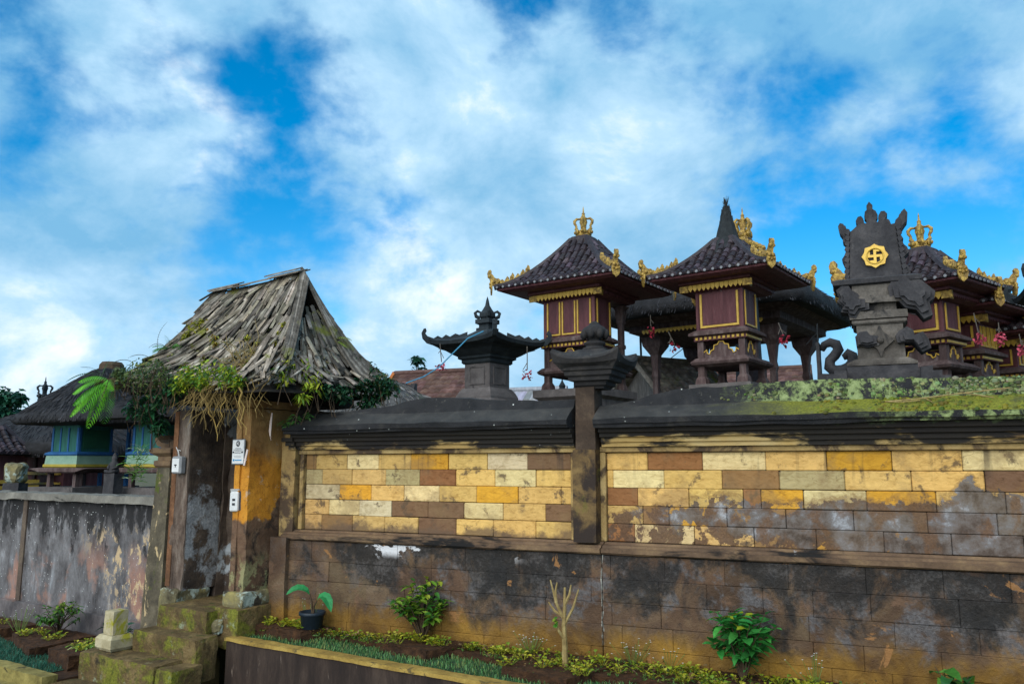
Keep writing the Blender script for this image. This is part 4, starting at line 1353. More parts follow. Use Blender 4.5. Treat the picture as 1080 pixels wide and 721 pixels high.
# left bed, its kerb and the pavement below
sheet('lower_bed', poly(GATE, [(-9, -1.0), (-1.3, -1.0), (-1.3, 0.3), (-9, 0.3)]), -0.40, M['soil'], 0.5)
kerb = tag(None or MB() and (lambda mb_: (mb_.rbox(-9, -1.3, -1.14, -0.985, -0.9, -0.345, 0.06, 0.01, 5.0, seed=5, rnd=.01), mb_.build('bed_kerb', M['kerb_moss'], None, GATE.o, GATE.yaw))[1])(MB()),
           'mossy yellow kerb edging the low bed at the far left', 'kerb')
sheet('pavement', poly(GATE, [(-9, -2.2), (-1.3, -2.2), (-1.3, -1.13), (-9, -1.13)]), -0.47, M['kerb_moss'], 0.4)


def roof_z(u, d):
    fr = (min(max((u - RU0) / (RU1 - RU0), 0), 1))
    e = 2.62 - .14 * fr
    t = min((d - RD0) / (.52 - RD0), (RD1 - d) / (RD1 - .52), (RU1 - u) / (RU1 - .3), (u - RU0) / (-1.26 - RU0), 1.0)
    return -9 if t < 0 else e + (3.82 - e) * t ** 1.55


def P(px, py, Y):
    """where the line of sight meets the gate roof; Y if it misses"""
    y = 7.0
    while y < 11:
        q = GATE.loc(at(px, py, y))
        if q.z < roof_z(q.x, q.y) + .04 and q.z > roof_z(q.x, q.y) - .15:
            return tuple(at(px, py, y))
        y += .01
    return tuple(at(px, py, Y))


def E(px, py, d=-.45):
    """point in the plane of the front eave"""
    r = pix_dir(px, py)
    o = Vector((0, 0, EYE))
    t = (GATE.o - o).dot(GATE.D) + d
    return tuple(o + r * (t / r.dot(GATE.D)))




# ------------------------------------------------------------------ ornaments
def ornament_corner(root, p, ang, s=1.0, mat=None):
    """gilded corner of a roof: upturned beak with a hanging shield; grows out along ang"""
    mb = MB()
    mb.M = Matrix.Translation(Vector(p)) @ Matrix.Rotation(ang, 4, 'Z') @ Matrix.Scale(s, 4)
    out = [(-.16, -.02), (.03, -.03), (.09, .0), (.12, .05), (.135, .11), (.165, .16), (.175, .21), (.155, .255), (.12, .265), (.10, .235), (.105, .20), (.075, .17), (.05, .13), (.02, .115), (-.02, .12), (-.05, .09), (-.10, .085), (-.16, .06)]
    mb.prism(out, -.028, .028, lambda a, b, t: (a, t, b))
    sh = [(0, -.17), (.05, -.12), (.07, -.05), (.065, .02), (.03, .06), (0, .05), (-.03, .06), (-.065, .02), (-.07, -.05), (-.05, -.12)]
    mb.prism(sh, .09, .115, lambda a, b, t: (t, a, b - .01))
    mb.sm = True
    for (x, z, r) in ((.11, .02, .035), (.06, .06, .035), (-.02, .06, .03), (.14, .15, .03)):
        for y in (-.025, .025):
            mb.ball((x, y, z), r, 6, 4)
    for y in (-.04, 0.0, .04):
        mb.ball((.12, y, -.03 - .02 * (y == 0)), .022, 6, 4)
    o = mb.build('roof_corner_ornament', mat or M['gold'], root)
    fix_normals(o)


def ornament_hip(root, pts, h=0.09, mat=None):
    """row of gilded leaves along a hip"""
    mb = MB()
    pts = [Vector(p) for p in pts]
    n = len(pts)
    for i in range(n - 1):
        a, b = pts[i], pts[i + 1]
        d = (b - a)
        u = Vector((0, 0, 1))
        sd = d.cross(u).normalized() * .022
        hh = h * (0.8 + 0.5 * ((i * 7) % 3) / 2)
        out = [a, b, b + u * hh * .8 - d * .1, a + d * .55 + u * hh * 1.3, a + d * .1 + u * hh * .6]
        n5 = len(out)
        mb.add([q - sd for q in out] + [q + sd for q in out], [tuple(range(n5)), tuple(range(2 * n5 - 1, n5 - 1, -1))] + [(k, n5 + k, n5 + (k + 1) % n5, (k + 1) % n5) for k in range(n5)])
        mb.ball(tuple(a + d * .5 + u * hh * .5), hh * .42, 6, 4)
    o = mb.build('hip_ornament', mat or M['gold'], root)
    fix_normals(o)


def finial_crown(root, p, s=1.0, mat=None, name='crown_finial'):
    """gilded crown: base ring, vase, four curling arms and a spike"""
    mb = MB()
    mb.sm = True
    mb.M = Matrix.Translation(Vector(p)) @ Matrix.Scale(s, 4)
    mb.lathe([(.10, 0), (.115, .02), (.09, .05), (.105, .075), (.075, .10), (.04, .115), (.045, .18), (.06, .23), (.05, .27), (.065, .285), (.03, .31), (.022, .35), (.028, .36), (.012, .38), (.008, .44), (.001, .48)], 12)
    for k in range(4):
        a = math.pi / 2 * k + .35
        c, n = math.cos(a), math.sin(a)
        pr = [(.07, .09), (.115, .13), (.105, .17), (.13, .215), (.135, .25), (.10, .285), (.05, .28)]
        mb.tube([(c * r, n * r, z) for r, z in pr], [.022, .024, .018, .024, .024, .02, .012], 6)
        mb.ball((c * .12, n * .12, .075), .03, 6, 4)
    for k in range(6):
        a = math.pi / 3 * k
        mb.prism([(-.03, 0), (.03, 0), (.035, .05), (0, .10), (-.035, .05)], .10, .12, lambda q, z, t, a=a: (math.cos(a) * t - math.sin(a) * q, math.sin(a) * t + math.cos(a) * q, z + .03))
    o = mb.build(name, mat or M['gold'], root)
    fix_normals(o)


def tile_roof(root, hx, hy, tx, ty, z0, z1, c=(0, 0), pitch=0.105, pw=1.55, ends=True, rows=9):
    """hipped roof of half-round tiles: eave half sizes hx, hy, top half sizes tx, ty"""
    mb = MB()

    def pt(f, x, t):
        """face f, offset x across, slope parameter t"""
        ax = hx + (tx - hx) * t
        ay = hy + (ty - hy) * t
        z = z0 + (z1 - z0) * t ** pw
        return {0: Vector((x, -ay, z)), 1: Vector((ax, x, z)), 2: Vector((-x, ay, z)), 3: Vector((-ax, -x, z))}[f] + Vector((c[0], c[1], 0))
    nrm = {0: Vector((0, -1, 0)), 1: Vector((1, 0, 0)), 2: Vector((0, 1, 0)), 3: Vector((-1, 0, 0))}
    acr = {0: Vector((1, 0, 0)), 1: Vector((0, 1, 0)), 2: Vector((-1, 0, 0)), 3: Vector((0, -1, 0))}
    for f in range(4):
        h0, h1 = (hx, tx) if f in (0, 2) else (hy, ty)
        # bed surface
        for j in range(rows):
            ta, tb = j / rows, (j + 1) / rows
            wa, wb = h0 + (h1 - h0) * ta, h0 + (h1 - h0) * tb
            mb.col = (.7, .7, .7)
            mb.add([pt(f, -wa, ta), pt(f, wa, ta), pt(f, wb, tb), pt(f, -wb, tb)], [(0, 1, 2, 3)])
        n = max(3, int(round(2 * h0 / pitch)))
        for i in range(n):
            x = -h0 + (i + .5) * 2 * h0 / n
            tmax = 1.0 if abs(x) <= h1 else (h0 - abs(x)) / (h0 - h1)
            j = 0
            while j / rows < tmax:
                ta, tb = j / rows, min((j + 1.12) / rows, tmax)
                if tb - ta > .03:
                    g = rng.uniform(.6, 1.45) if rng.random() < .85 else rng.uniform(1.6, 2.4)
                    mb.col = (g, g * rng.uniform(.88, 1.04), g * rng.uniform(.92, 1.05))
                    ra, rb = pitch * .43, pitch * .33
                    jx = rng.uniform(-.009, .009)
                    ta = max(0.0, ta + rng.uniform(-.02, .012))
                    A, B = pt(f, x + jx, ta), pt(f, x + jx, tb)
                    up = (B - A).normalized().cross(acr[f])
                    up = up if up.z > 0 else -up
                    ring = []
                    for P, r in ((A, ra), (B, rb)):
                        ring.append([P + acr[f] * (math.cos(q) * r) + up * (math.sin(q) * r + .004) for q in [math.pi * k / 5 for k in range(6)]])
                    mb.add(ring[0] + ring[1] + [A], [(k, k + 1, k + 7, k + 6) for k in range(5)] + [(k + 1, k, 12) for k in range(5)])
                j += 1
    for sx, sy in ((-1, -1), (1, -1), (1, 1), (-1, 1)):
        pts = []
        for k in range(9):
            t = k / 8
            pts.append((c[0] + sx * (hx + (tx - hx) * t), c[1] + sy * (hy + (ty - hy) * t), z0 + (z1 - z0) * t ** pw + .02))
        mb.col = (.9, .9, .9)
        mb.tube(pts, pitch * .42, 6)
    if ends:
        me_ = mb
        mb.col, mb.mi = (1, 1, 1), 1
        for f in range(4):
            h0 = hx if f in (0, 2) else hy
            n = max(3, int(round(2 * h0 / pitch)))
            for i in range(n):
                x = -h0 + (i + .5) * 2 * h0 / n
                P = pt(f, x, 0) + nrm[f] * .004 + Vector((0, 0, .012))
                r = pitch * .17
                rg = [P + acr[f] * math.cos(q) * r + Vector((0, 0, 1)) * math.sin(q) * r for q in [2 * math.pi * k / 8 for k in range(8)]]
                me_.add(rg + [q + nrm[f] * .012 for q in rg], [tuple(range(7, -1, -1)), tuple(range(8, 16))] + [(k, (k + 1) % 8, 8 + (k + 1) % 8, 8 + k) for k in range(8)])
    return mb.build('tile_roof', [M['tile'], M['tile_end']], root)


def carved_post(mb, x, y, z0, z1, w=0.05):
    mb.sq([(w * 1.7, w * 1.7, z0), (w * 1.5, w * 1.5, z0 + .07), (w * 1.1, w * 1.1, z0 + .10), (w, w, z0 + .11), (w, w, z1)], (x, y))


def scallop(mb, p, along, nrm_, length, step=.05, h=.045, th=.012):
    """row of little pendant leaves along a board"""
    n = max(1, int(round(length / step)))
    for i in range(n):
        a = Vector(p) + Vector(along) * (i + .5) * length / n
        s = length / n * .46
        al, nv = Vector(along) * s, Vector(nrm_) * th
        out = [a - al, a + al, a + al + Vector((0, 0, -h * .55)), a + Vector((0, 0, -h)), a - al + Vector((0, 0, -h * .55))]
        mb.add([q for q in out] + [q + nv for q in out], [(0, 1, 2, 3, 4), (9, 8, 7, 6, 5)] + [(k, 5 + k, 5 + (k + 1) % 5, (k + 1) % 5) for k in range(5)])


def shrine(label, corner, yawd, W=.80, Dp=.45, PD=.85, zg=1.75, zb=2.70, zs=2.95, zd=3.27, zt=3.92, ze=4.10, zp=4.81, hx=.93, hy=.86, panels=3, side_panels=1,
           fin='crown', porch=True, group='gilded wooden shrines on the temple terrace', orn=True, open_back=True):
    """wooden house shrine on a plinth. corner: world point under the near right corner of the cabinet"""
    yaw = R(yawd)
    U, D = Vector((math.cos(yaw), math.sin(yaw), 0)), Vector((-math.sin(yaw), math.cos(yaw), 0))
    c = Vector((corner[0], corner[1], 0)) - U * W / 2 + D * PD / 2
    root = thing('wooden_shrine', label, 'shrine', (c.x, c.y, zg), yaw, group)
    h = lambda z: z - zg
    y0, y1 = -PD / 2, -PD / 2 + Dp
    mb = MB()
    mb.sq([(W * .62, PD * .62, 0), (W * .62, PD * .62, .12), (W * .56, PD * .57, .15), (W * .56, PD * .57, h(zb) - .14), (W * .64, PD * .64, h(zb) - .10), (W * .64, PD * .64, h(zb) - .002)])
    mb.build('stone_pedestal', M['grey_stone'], root)
    px, py = W / 2 - .04, PD / 2 - .04
    for sx in (-1, 1):
        for sy in (-1, 1):
            mb = MB()
            if sy < 0 or not open_back:
                carved_post(mb, sx * px, sy * py, h(zb), h(zs), .042)
            else:
                carved_post(mb, sx * px, sy * py, h(zb), h(ze) - .2, .036)
                for q in (.35, .6, .95):
                    mb.sq([(.045, .045, h(zb) + q), (.05, .05, h(zb) + q + .03), (.045, .045, h(zb) + q + .06)], (sx * px, sy * py))
                mb.sq([(.038, .038, h(ze) - .42), (.06, .06, h(ze) - .34), (.06, .06, h(ze) - .25), (.09, .09, h(ze) - .2)], (sx * px, sy * py))
            mb.build('post', M['old_wood'], root)
    # seat slab
    mb = MB()
    mb.sq([(W / 2 - .01, PD / 2 - .01, h(zs) - .06), (W / 2 + .06, PD / 2 + .06, h(zs) - .03), (W / 2 + .075, PD / 2 + .075, h(zs) + .0), (W / 2 + .02, PD / 2 + .03, h(zs) + .05), (W / 2 - .05, PD / 2 - .05, h(zs) + .07)], per=1)
    mb.build('seat_slab', M['old_wood'], root)
    # short posts and carved apron between seat and cabinet
    for sx in (-1, 1):
        for yy in (y0 + .04, y1 - .04):
            mb = MB()
            mb.box(sx * px - .04, sx * px + .04, yy - .04, yy + .04, h(zs) + .05, h(zd) + .01)
            mb.build('short_post', M['old_wood'], root)
    ap = [(-.5, 0), (.5, 0), (.5, .12), (.42, .16), (.40, .10), (.34, .08), (.30, .14), (.22, .16), (.20, .24), (.10, .25), (.06, .30), (-.06, .30), (-.10, .25), (-.20, .24), (-.22, .16), (-.30, .14), (-.34, .08), (-.40, .10), (-.42, .16), (-.5, .12)]
    hh = (zd - zs - .04) / .30
    for face in (0, 1):
        L_ = (W if face == 0 else Dp) - .16
        mb = MB()
        mk = (lambda a, b, t: (a * L_, y0 + .02 + t, h(zs) + .045 + b * hh * .9)) if face == 0 else (lambda a, b, t: (W / 2 - .02 - t, (y0 + y1) / 2 + a * L_, h(zs) + .045 + b * hh * .9))
        mb.prism(ap, .0, .02, mk)
        a_ = mb.build('carved_apron', M['old_wood'], root)
        fix_normals(a_)
        mb = MB()
        pp = [Vector(mk(a, b, -.006)) for a, b in ap[2:]]
        mb.tube(pp, .009, 5)
        mb.build('apron_gilding', M['gilt'], a_)
    # dentil beam and moulding
    mb = MB()
    mb.box(-W / 2 - .03, W / 2 + .03, y0 - .03, y1 + .03, h(zd), h(zd) + .05)
    db = mb.build('dentil_beam', M['maroon'], root)
    mb = MB()
    n = int(W / .055)
    for i in range(n):
        x = -W / 2 - .02 + (i + .5) * (W + .04) / n
        mb.box(x - .016, x + .016, y0 - .042, y0 - .031, h(zd) + .012, h(zd) + .045)
    n = int(Dp / .055)
    mb.box(W / 2 + .031, W / 2 + .04, y0 - .03, y1 + .03, h(zd) + .012, h(zd) + .04)
    mb.build('dentils', M['gilt'], db)
    mb = MB()
    mb.sq([(W / 2 + .03, Dp / 2 + .03, h(zd) + .05), (W / 2 + .085, Dp / 2 + .085, h(zd) + .065), (W / 2 + .085, Dp / 2 + .085, h(zd) + .095), (W / 2 + .03, Dp / 2 + .03, h(zd) + .13), (W / 2 + .01, Dp / 2 + .01, h(zd) + .14)], (0, (y0 + y1) / 2))
    mb.build('base_moulding', M['old_wood'], root)
    # cabinet
    zc = h(zd) + .14
    mb = MB()
    mb.box(-W / 2, W / 2, y0, y1, zc, h(zt) + .02)
    for sx in (-1, 1):
        mb.box(sx * W / 2 - .035 * (sx > 0) - .0, sx * W / 2 + .035 * (sx < 0), y0 - .008, y0, zc, h(zt))
    cab = mb.build('cabinet', M['maroon'], root)
    pw = (W - .09) / panels
    for i in range(panels):
        xa, xb = -W / 2 + .045 + i * pw + .012, -W / 2 + .045 + (i + 1) * pw - .012
        za, zb_ = zc + .025, h(zt) - .03
        mb = MB()
        e = .02 if panels > 1 else .026
        for q in ((xa, xa + e, za, zb_), (xb - e, xb, za, zb_), (xa + e, xb - e, za, za + e)):
            mb.box(q[0], q[1], y0 - .016, y0 - .001, q[2], q[3])
        mb.build('door_frame', M['gilt'], cab)
        mb = MB()
        mb.box(xa + e + .008, xb - e - .008, y0 - .009, y0 - .002, za + e + .008, zb_)
        mb.build('door_panel', M['maroon'], cab)
    sp = (Dp - .06) / side_panels
    for i in range(side_panels):
        ya, yb = y0 + .03 + i * sp + .012, y0 + .03 + (i + 1) * sp - .012
        za, zb_ = zc + .025, h(zt) - .03
        mb = MB()
        for q in ((ya, ya + .02, za, zb_), (yb - .02, yb, za, zb_), (ya + .02, yb - .02, za, za + .02)):
            mb.box(W / 2 + .001, W / 2 + .015, q[0], q[1], q[2], q[3])
        mb.build('door_frame', M['gilt'], cab)
    # eave boards with gilded scallops
    mb = MB()
    cx, cy = 0.0, 0.0
    mb.sq([(W / 2 + .03, PD / 2 + .03, h(zt)), (W / 2 + .10, PD / 2 + .10, h(zt) + .03), (W / 2 + .10, PD / 2 + .10, h(zt) + .075), (W / 2 + .16, PD / 2 + .16, h(zt) + .09), (W / 2 + .16, PD / 2 + .16, h(zt) + .12),
           (hx - .1, hy - .1, h(ze) - .055), (hx - .03, hy - .03, h(ze) - .03), (hx - .02, hy - .02, h(ze) - .004)])
    eb = mb.build('eave_boards', M['maroon'], root)
    mb = MB()
    e = .105
    scallop(mb, (-W / 2 - e, -PD / 2 - e, h(zt) + .078), (1, 0, 0), (0, -1, 0), W + 2 * e, .06, .085)
    mb.build('gilt_scallop', M['gilt'], eb)
    for sx in (-1, 1):
        mb = MB()
        mb.box(sx * (W / 2 + e) - .06, sx * (W / 2 + e) + .06, -PD / 2 - e - .014, -PD / 2 - e, h(zt) - .005, h(zt) + .075)
        if sx > 0:
            mb.box(W / 2 + e, W / 2 + e + .014, -PD / 2 - e, -PD / 2 - e + .12, h(zt) - .005, h(zt) + .07)
        mb.build('gilt_corner', M['gold'], eb)
    mb = MB()
    scallop(mb, (W / 2 + e, -PD / 2 - e + .12, h(zt) + .072), (0, 1, 0), (1, 0, 0), PD + 2 * e - .12, .05, .045)
    mb.build('dark_scallop', M['maroon'], eb)
    tile_roof(root, hx, hy, .13, .13, h(ze), h(zp))
    mb = MB()
    mb.sq([(.15, .15, h(zp) - .04), (.14, .14, h(zp) + .05), (.12, .12, h(zp) + .07)])
    mb.build('roof_crown_block', M['tile'], root)
    if orn:
        for k, (sx, sy) in enumerate(((-1, -1), (1, -1), (1, 1), (-1, 1))):
            ornament_corner(root, (sx * (hx - .03), sy * (hy - .03), h(ze) + .05), math.atan2(sy * hy, sx * hx), .80)
            pts = []
            for q in range(7):
                t = .06 + .40 * q / 6
                pts.append((sx * (hx + (.13 - hx) * t), sy * (hy + (.13 - hy) * t), h(ze) + h(zp) * 0 + (zp - ze) * t ** 1.55 + .05))
            ornament_hip(root, pts, .065)
    zt_ = h(zp) + .07
    if fin == 'crown':
        finial_crown(root, (0, 0, zt_), .95)
    elif fin == 'ijuk':
        mb = MB()
        r_ = random.Random(5)
        mb.lathe([(.30, zt_ - .24), (.21, zt_ - .12), (.155, zt_ - .02), (.125, zt_ + .1), (.095, zt_ + .2), (.07, zt_ + .3), (.045, zt_ + .36), (.03, zt_ + .4), (.035, zt_ + .43)], 10)
        for k in range(260):
            a, q = r_.uniform(0, 6.28), r_.random()
            r0 = .13 * (1 - q) + .04 * q
            z = zt_ + .36 * q
            mb.tube([(math.cos(a) * r0, math.sin(a) * r0, z), (math.cos(a) * (r0 * .8 + .01), math.sin(a) * (r0 * .8 + .01), z + r_.uniform(.06, .13))], [.005, .002], 3, False)
        for k in range(26):
            a = r_.uniform(0, 6.28)
            mb.tube([(0, 0, zt_ + .38), (math.cos(a) * .02, math.sin(a) * .02, zt_ + .46), (math.cos(a) * r_.uniform(.02, .05), math.sin(a) * r_.uniform(.02, .05), zt_ + r_.uniform(.5, .56))], [.008, .005, .002], 3, False)
        mb.build('palm_fibre_tuft', M['ijuk'], root)
    return root


S1 = shrine('wooden shrine with three narrow gilt framed doors under a gold crown, behind the lotus pillar', at(628, 358, 10.45), -35)
S2 = shrine('wooden shrine with one wide gilt framed door and a black fibre roof tuft', at(785, 348, 9.75), -37, W=.62, Dp=.46, PD=.72, zb=2.70, zs=2.98, zd=3.25, zt=3.88, ze=4.05, zp=4.57, hx=.80, hy=.76, panels=1, fin='ijuk', open_back=False)
S3 = shrine('wooden shrine with mossy tiled roof close behind the black stone throne', at(996, 345, 9.0), -52, W=.66, Dp=.42, PD=.62, zb=2.55, zs=2.82, zd=3.06, zt=3.56, ze=3.74, zp=4.21, hx=.70, hy=.66, panels=1, fin='crown', open_back=False)
S4 = shrine('wooden shrine with a row of side gilt slats, second beyond the black stone throne', at(1032, 352, 9.7), -52, W=.66, Dp=.52, PD=.66, zb=2.45, zs=2.74, zd=2.97, zt=3.42, ze=3.60, zp=4.03, hx=.72, hy=.70, panels=1, side_panels=4, fin='none', open_back=False)
S5 = shrine('wooden shrine cut by the right picture edge, lowest of the row', at(1072, 365, 10.2), -52, W=.66, Dp=.52, PD=.66, zb=2.30, zs=2.58, zd=2.80, zt=3.2, ze=3.37, zp=3.78, hx=.74, hy=.72, panels=2, side_panels=3, fin='none', open_back=False)

# the gilded crown of a further pavilion roof, seen behind the fibre tuft: the thatched pavilion itself
def thatch_roof(root, hx, hy, tx, ty, z0, z1, thick=.22, mat='thatch', bulge=.10, strands=1500, seed=1, c=(0, 0), sag=.0):
    mb = MB()
    mb.sm = True
    r_ = random.Random(seed)
    per = 10

    def ring(ax, ay, z, rd, lf=0.0, jit=0.0):
        out = []
        n = per * 4
        for k in range(n):
            a = 2 * math.pi * (k + .5) / n
            ca, sa = math.cos(a), math.sin(a)
            p_ = 7.0 - rd * 4.0
            q = (abs(ca) ** p_ + abs(sa) ** p_) ** (-1 / p_)
            j = 1 + mnoise.noise(Vector((ca * 2 + seed, sa * 2, z * 2))) * jit
            out.append((c[0] + ca * q * ax * j, c[1] + sa * q * ay * j, z + lf * (abs(2 * a / math.pi % 1 * 2 - 1)) ** 2 + mnoise.noise(Vector((ca * 3, sa * 3 + seed, z))) * jit * .4))
        return out
    H = z1 - z0
    rows = [(hx * .86, hy * .86, z0 + .02, 0), (hx * .97, hy * .97, z0 - .01, 0), (hx, hy, z0 + thick * .35, 0), (hx * .975, hy * .975, z0 + thick, 0)]
    for k in range(1, 9):
        t = k / 8
        rows.append((hx * .975 + (tx - hx * .975) * t, hy * .975 + (ty - hy * .975) * t, z0 + thick + (H - thick) * (t + bulge * math.sin(math.pi * t)), t))
    mb.loft([ring(a, b, z, .3 * t, 0, .02) for a, b, z, t in rows])
    o = mb.build('thatch_roof', M[mat], root)
    fix_normals(o)
    # loose straw along the slopes and the eave
    mb = MB()
    for k in range(strands):
        a = r_.uniform(0, 2 * math.pi)
        ca, sa = math.cos(a), math.sin(a)
        q = (abs(ca) ** 6 + abs(sa) ** 6) ** (-1 / 6)
        t = r_.random() ** 1.4
        ax, ay = hx * .975 + (tx - hx * .975) * t, hy * .975 + (ty - hy * .975) * t
        z = z0 + thick + (H - thick) * (t + bulge * math.sin(math.pi * t))
        t2 = max(0, t - .12)
        bx, by = hx * .985 + (tx - hx * .985) * t2, hy * .985 + (ty - hy * .985) * t2
        zb = z0 + thick + (H - thick) * (t2 + bulge * math.sin(math.pi * t2)) + .015
        if t < .12:
            zb = z0 + thick * r_.uniform(-.1, .6)
            bx, by = hx * 1.005, hy * 1.005
        A = Vector((c[0] + ca * q * ax, c[1] + sa * q * ay, z + .004))
        j = r_.uniform(-.03, .03)
        B = Vector((c[0] + math.cos(a + j) * q * bx, c[1] + math.sin(a + j) * q * by, zb))
        sd = Vector((-sa, ca, 0)) * r_.uniform(.004, .010)
        g = r_.choice([.6, 1, 1.4, 2.0, 2.6])
        mb.col = (g, g, g * 1.03)
        mb.add([A - sd * .4, A + sd * .4, B + sd, B - sd, (A + B) / 2 + Vector((0, 0, .012))], [(0, 1, 4), (1, 2, 4), (2, 3, 4), (3, 0, 4)])
    mb.build('loose_thatch', M[mat], o)
    return o


bp = at(748, 340, 12.9)
bale = thing('thatched_pavilion', 'open pavilion with broad black thatch roof behind the fibre tufted shrine', 'pavilion', (bp.x + .42, bp.y + .4, 1.75), R(-37))
mb = MB()
mb.rbox(-1.25, 1.25, -1.1, 1.1, 0, .35, .12, .01)
mb.build('platform', M['grey_stone'], bale)
for x in (-.95, 1.0):
    for y in (-.8, .8):
        mb = MB()
        mb.sq([(.09, .09, .352), (.09, .09, .45), (.045, .045, .5), (.045, .045, 1.35), (.06, .06, 1.4), (.045, .045, 1.5), (.07, .07, 1.75), (.16, .16, 1.9), (.18, .18, 2.05)], (x, y))
        mb.build('post', M['old_wood'], bale)
mb = MB()
mb.sq([(1.12, 1.0, 2.05), (1.25, 1.15, 2.10), (1.25, 1.15, 2.2), (1.4, 1.3, 2.25), (1.5, 1.4, 2.33)])
eb = mb.build('eave_boards', M['old_wood'], bale)
mb = MB()
scallop(mb, (-1.0, -1.17, 2.12), (1, 0, 0), (0, -1, 0), 2.0, .07, .07)
mb.build('gilt_scallop', M['gilt'], eb)
thatch_roof(bale, 1.72, 1.62, .25, .22, 2.27, 3.15, .26, seed=4, strands=2600)
mb = MB()
mb.box(-.9, .9, .3, .36, .352, 1.2)
mb.build('back_wall', M['red_tile'], bale)
mb = MB()
mb.box(.55, .63, -1.0, -.94, 1.2, 1.95)
mb.box(.5, .7, -1.02, -.96, .4, .75)
mb.build('gilded_carving', M['gold'], bale)
gc = at(784, 252, 10.9)
gcn = thing('gold_crown_finial', 'gold crown finial on a hidden roof beside the black fibre tuft', 'finial', (gc.x, gc.y, gc.z - .02), 0)
finial_crown(gcn, (0, 0, 0), 1.0, name='crown')
mb = MB()
mb.lathe([(.20, -2.5), (.14, -.3), (.13, -.02), (.10, .03)], 12)
mb.build('crown_stem', M['tile'], gcn)
mb = MB()
for k in range(7):
    mb.ball((-.04 + k * .045, -.1, -.02 - k * .02), .05, 6, 4)
mb.build('gilt_leaves', M['gold'], gcn)

# ------------------------------------------------------------------ stone shrine on the left of the terrace
def stone_shrine(label, p, yawd, s=1.0, group=None):
    root = thing('stone_shrine', label, 'shrine', p, R(yawd), group)
    B = lambda mb, n, m_, par=root: mb.build(n, M[m_], par)
    mb = MB()
    mb.sq([(.42, .42, 0), (.42, .42, .3), (.36, .36, .36), (.36, .36, .75), (.40, .40, .8), (.40, .40, .86), (.33, .33, .9), (.33, .33, .93), (.30, .30, 1.0), (.255, .255, 1.06)])
    B(mb, 'pedestal', 'grey_stone')
    mb = MB()
    mb.box(-.235, .235, -.235, .235, 1.06, 1.42)
    body = B(mb, 'column', 'grey_stone')
    for f in range(4):
        mb = MB()
        mb.M = Matrix.Rotation(f * math.pi / 2, 4, 'Z')
        for q in ((-.15, -.13, 1.11, 1.38), (.13, .15, 1.11, 1.38), (-.13, .13, 1.11, 1.13), (-.13, .13, 1.36, 1.38)):
            mb.box(q[0], q[1], -.247, -.234, q[2], q[3])
        B(mb, 'sunk_panel_frame', 'grey_stone', body)
    mb = MB()
    mb.sq([(.25, .25, 1.42), (.27, .27, 1.44), (.27, .27, 1.48), (.31, .31, 1.50), (.31, .31, 1.53), (.36, .36, 1.56), (.44, .44, 1.62), (.52, .52, 1.65)])
    B(mb, 'corbel', 'roof_stone')
    mb = MB()
    mb.sq([(.50, .50, 1.65, .0), (.62, .62, 1.68, .05), (.64, .64, 1.73, .07), (.42, .42, 1.78, .03), (.22, .22, 1.86, .0), (.12, .12, 1.93, 0)], per=8)
    ro = B(mb, 'roof', 'roof_stone')
    fix_normals(ro)
    for k in range(4):
        a = math.pi / 4 + k * math.pi / 2
        mb = MB()
        mb.M = Matrix.Rotation(a, 4, 'Z')
        pr = [(.30, 1.80), (.55, 1.75), (.80, 1.70), (.90, 1.73), (.965, 1.80), (.98, 1.88), (.95, 1.94), (.92, 1.95), (.905, 1.91), (.925, 1.87), (.89, 1.83), (.80, 1.80), (.74, 1.84), (.68, 1.81), (.62, 1.86), (.56, 1.83), (.48, 1.88), (.42, 1.86), (.30, 1.91)]
        mb.prism(pr, -.03, .03, lambda x, z, t: (x, t, z))
        q = B(mb, 'roof_curl', 'roof_stone', ro)
        fix_normals(q)
    mb = MB()
    mb.sq([(.12, .12, 1.92), (.12, .12, 1.97), (.09, .09, 1.98), (.09, .09, 2.02), (.13, .13, 2.04), (.13, .13, 2.10), (.1, .1, 2.11)])
    mb.lathe([(.08, 2.10), (.12, 2.14), (.12, 2.19), (.07, 2.26), (.035, 2.32), (.02, 2.40), (.001, 2.46)], 10)
    for k in range(4):
        a = math.pi / 4 + k * math.pi / 2
        c, n = math.cos(a), math.sin(a)
        mb.tube([(c * r, n * r, z) for r, z in ((.11, 2.12), (.17, 2.15), (.185, 2.20), (.15, 2.23), (.1, 2.21))], [.03, .03, .026, .022, .015], 6)
    B(mb, 'finial', 'roof_stone', ro)
    root.scale = (s, s, s)
    return root


pc = at(513, 395, 10.3)
SS = stone_shrine('small dark stone shrine with upcurled roof corners at the left end of the terrace', (pc.x, pc.y + .3, 1.75), -37, .89)
pe = at(1068, 277, 7.6)
yw = R(-24)
dv = Vector((math.cos(math.pi / 4 * 5 + yw) * .98, math.sin(math.pi / 4 * 5 + yw) * .98, 0)) * .89
SS2 = copy_tree(SS)
SS2.location = (pe.x - dv.x + .10, pe.y - dv.y, pe.z - 1.94 * .89)
SS2.rotation_euler = (0, 0, yw)
SS2['label'] = 'dark upcurled roof corner of a stone shrine poking in at the right edge'

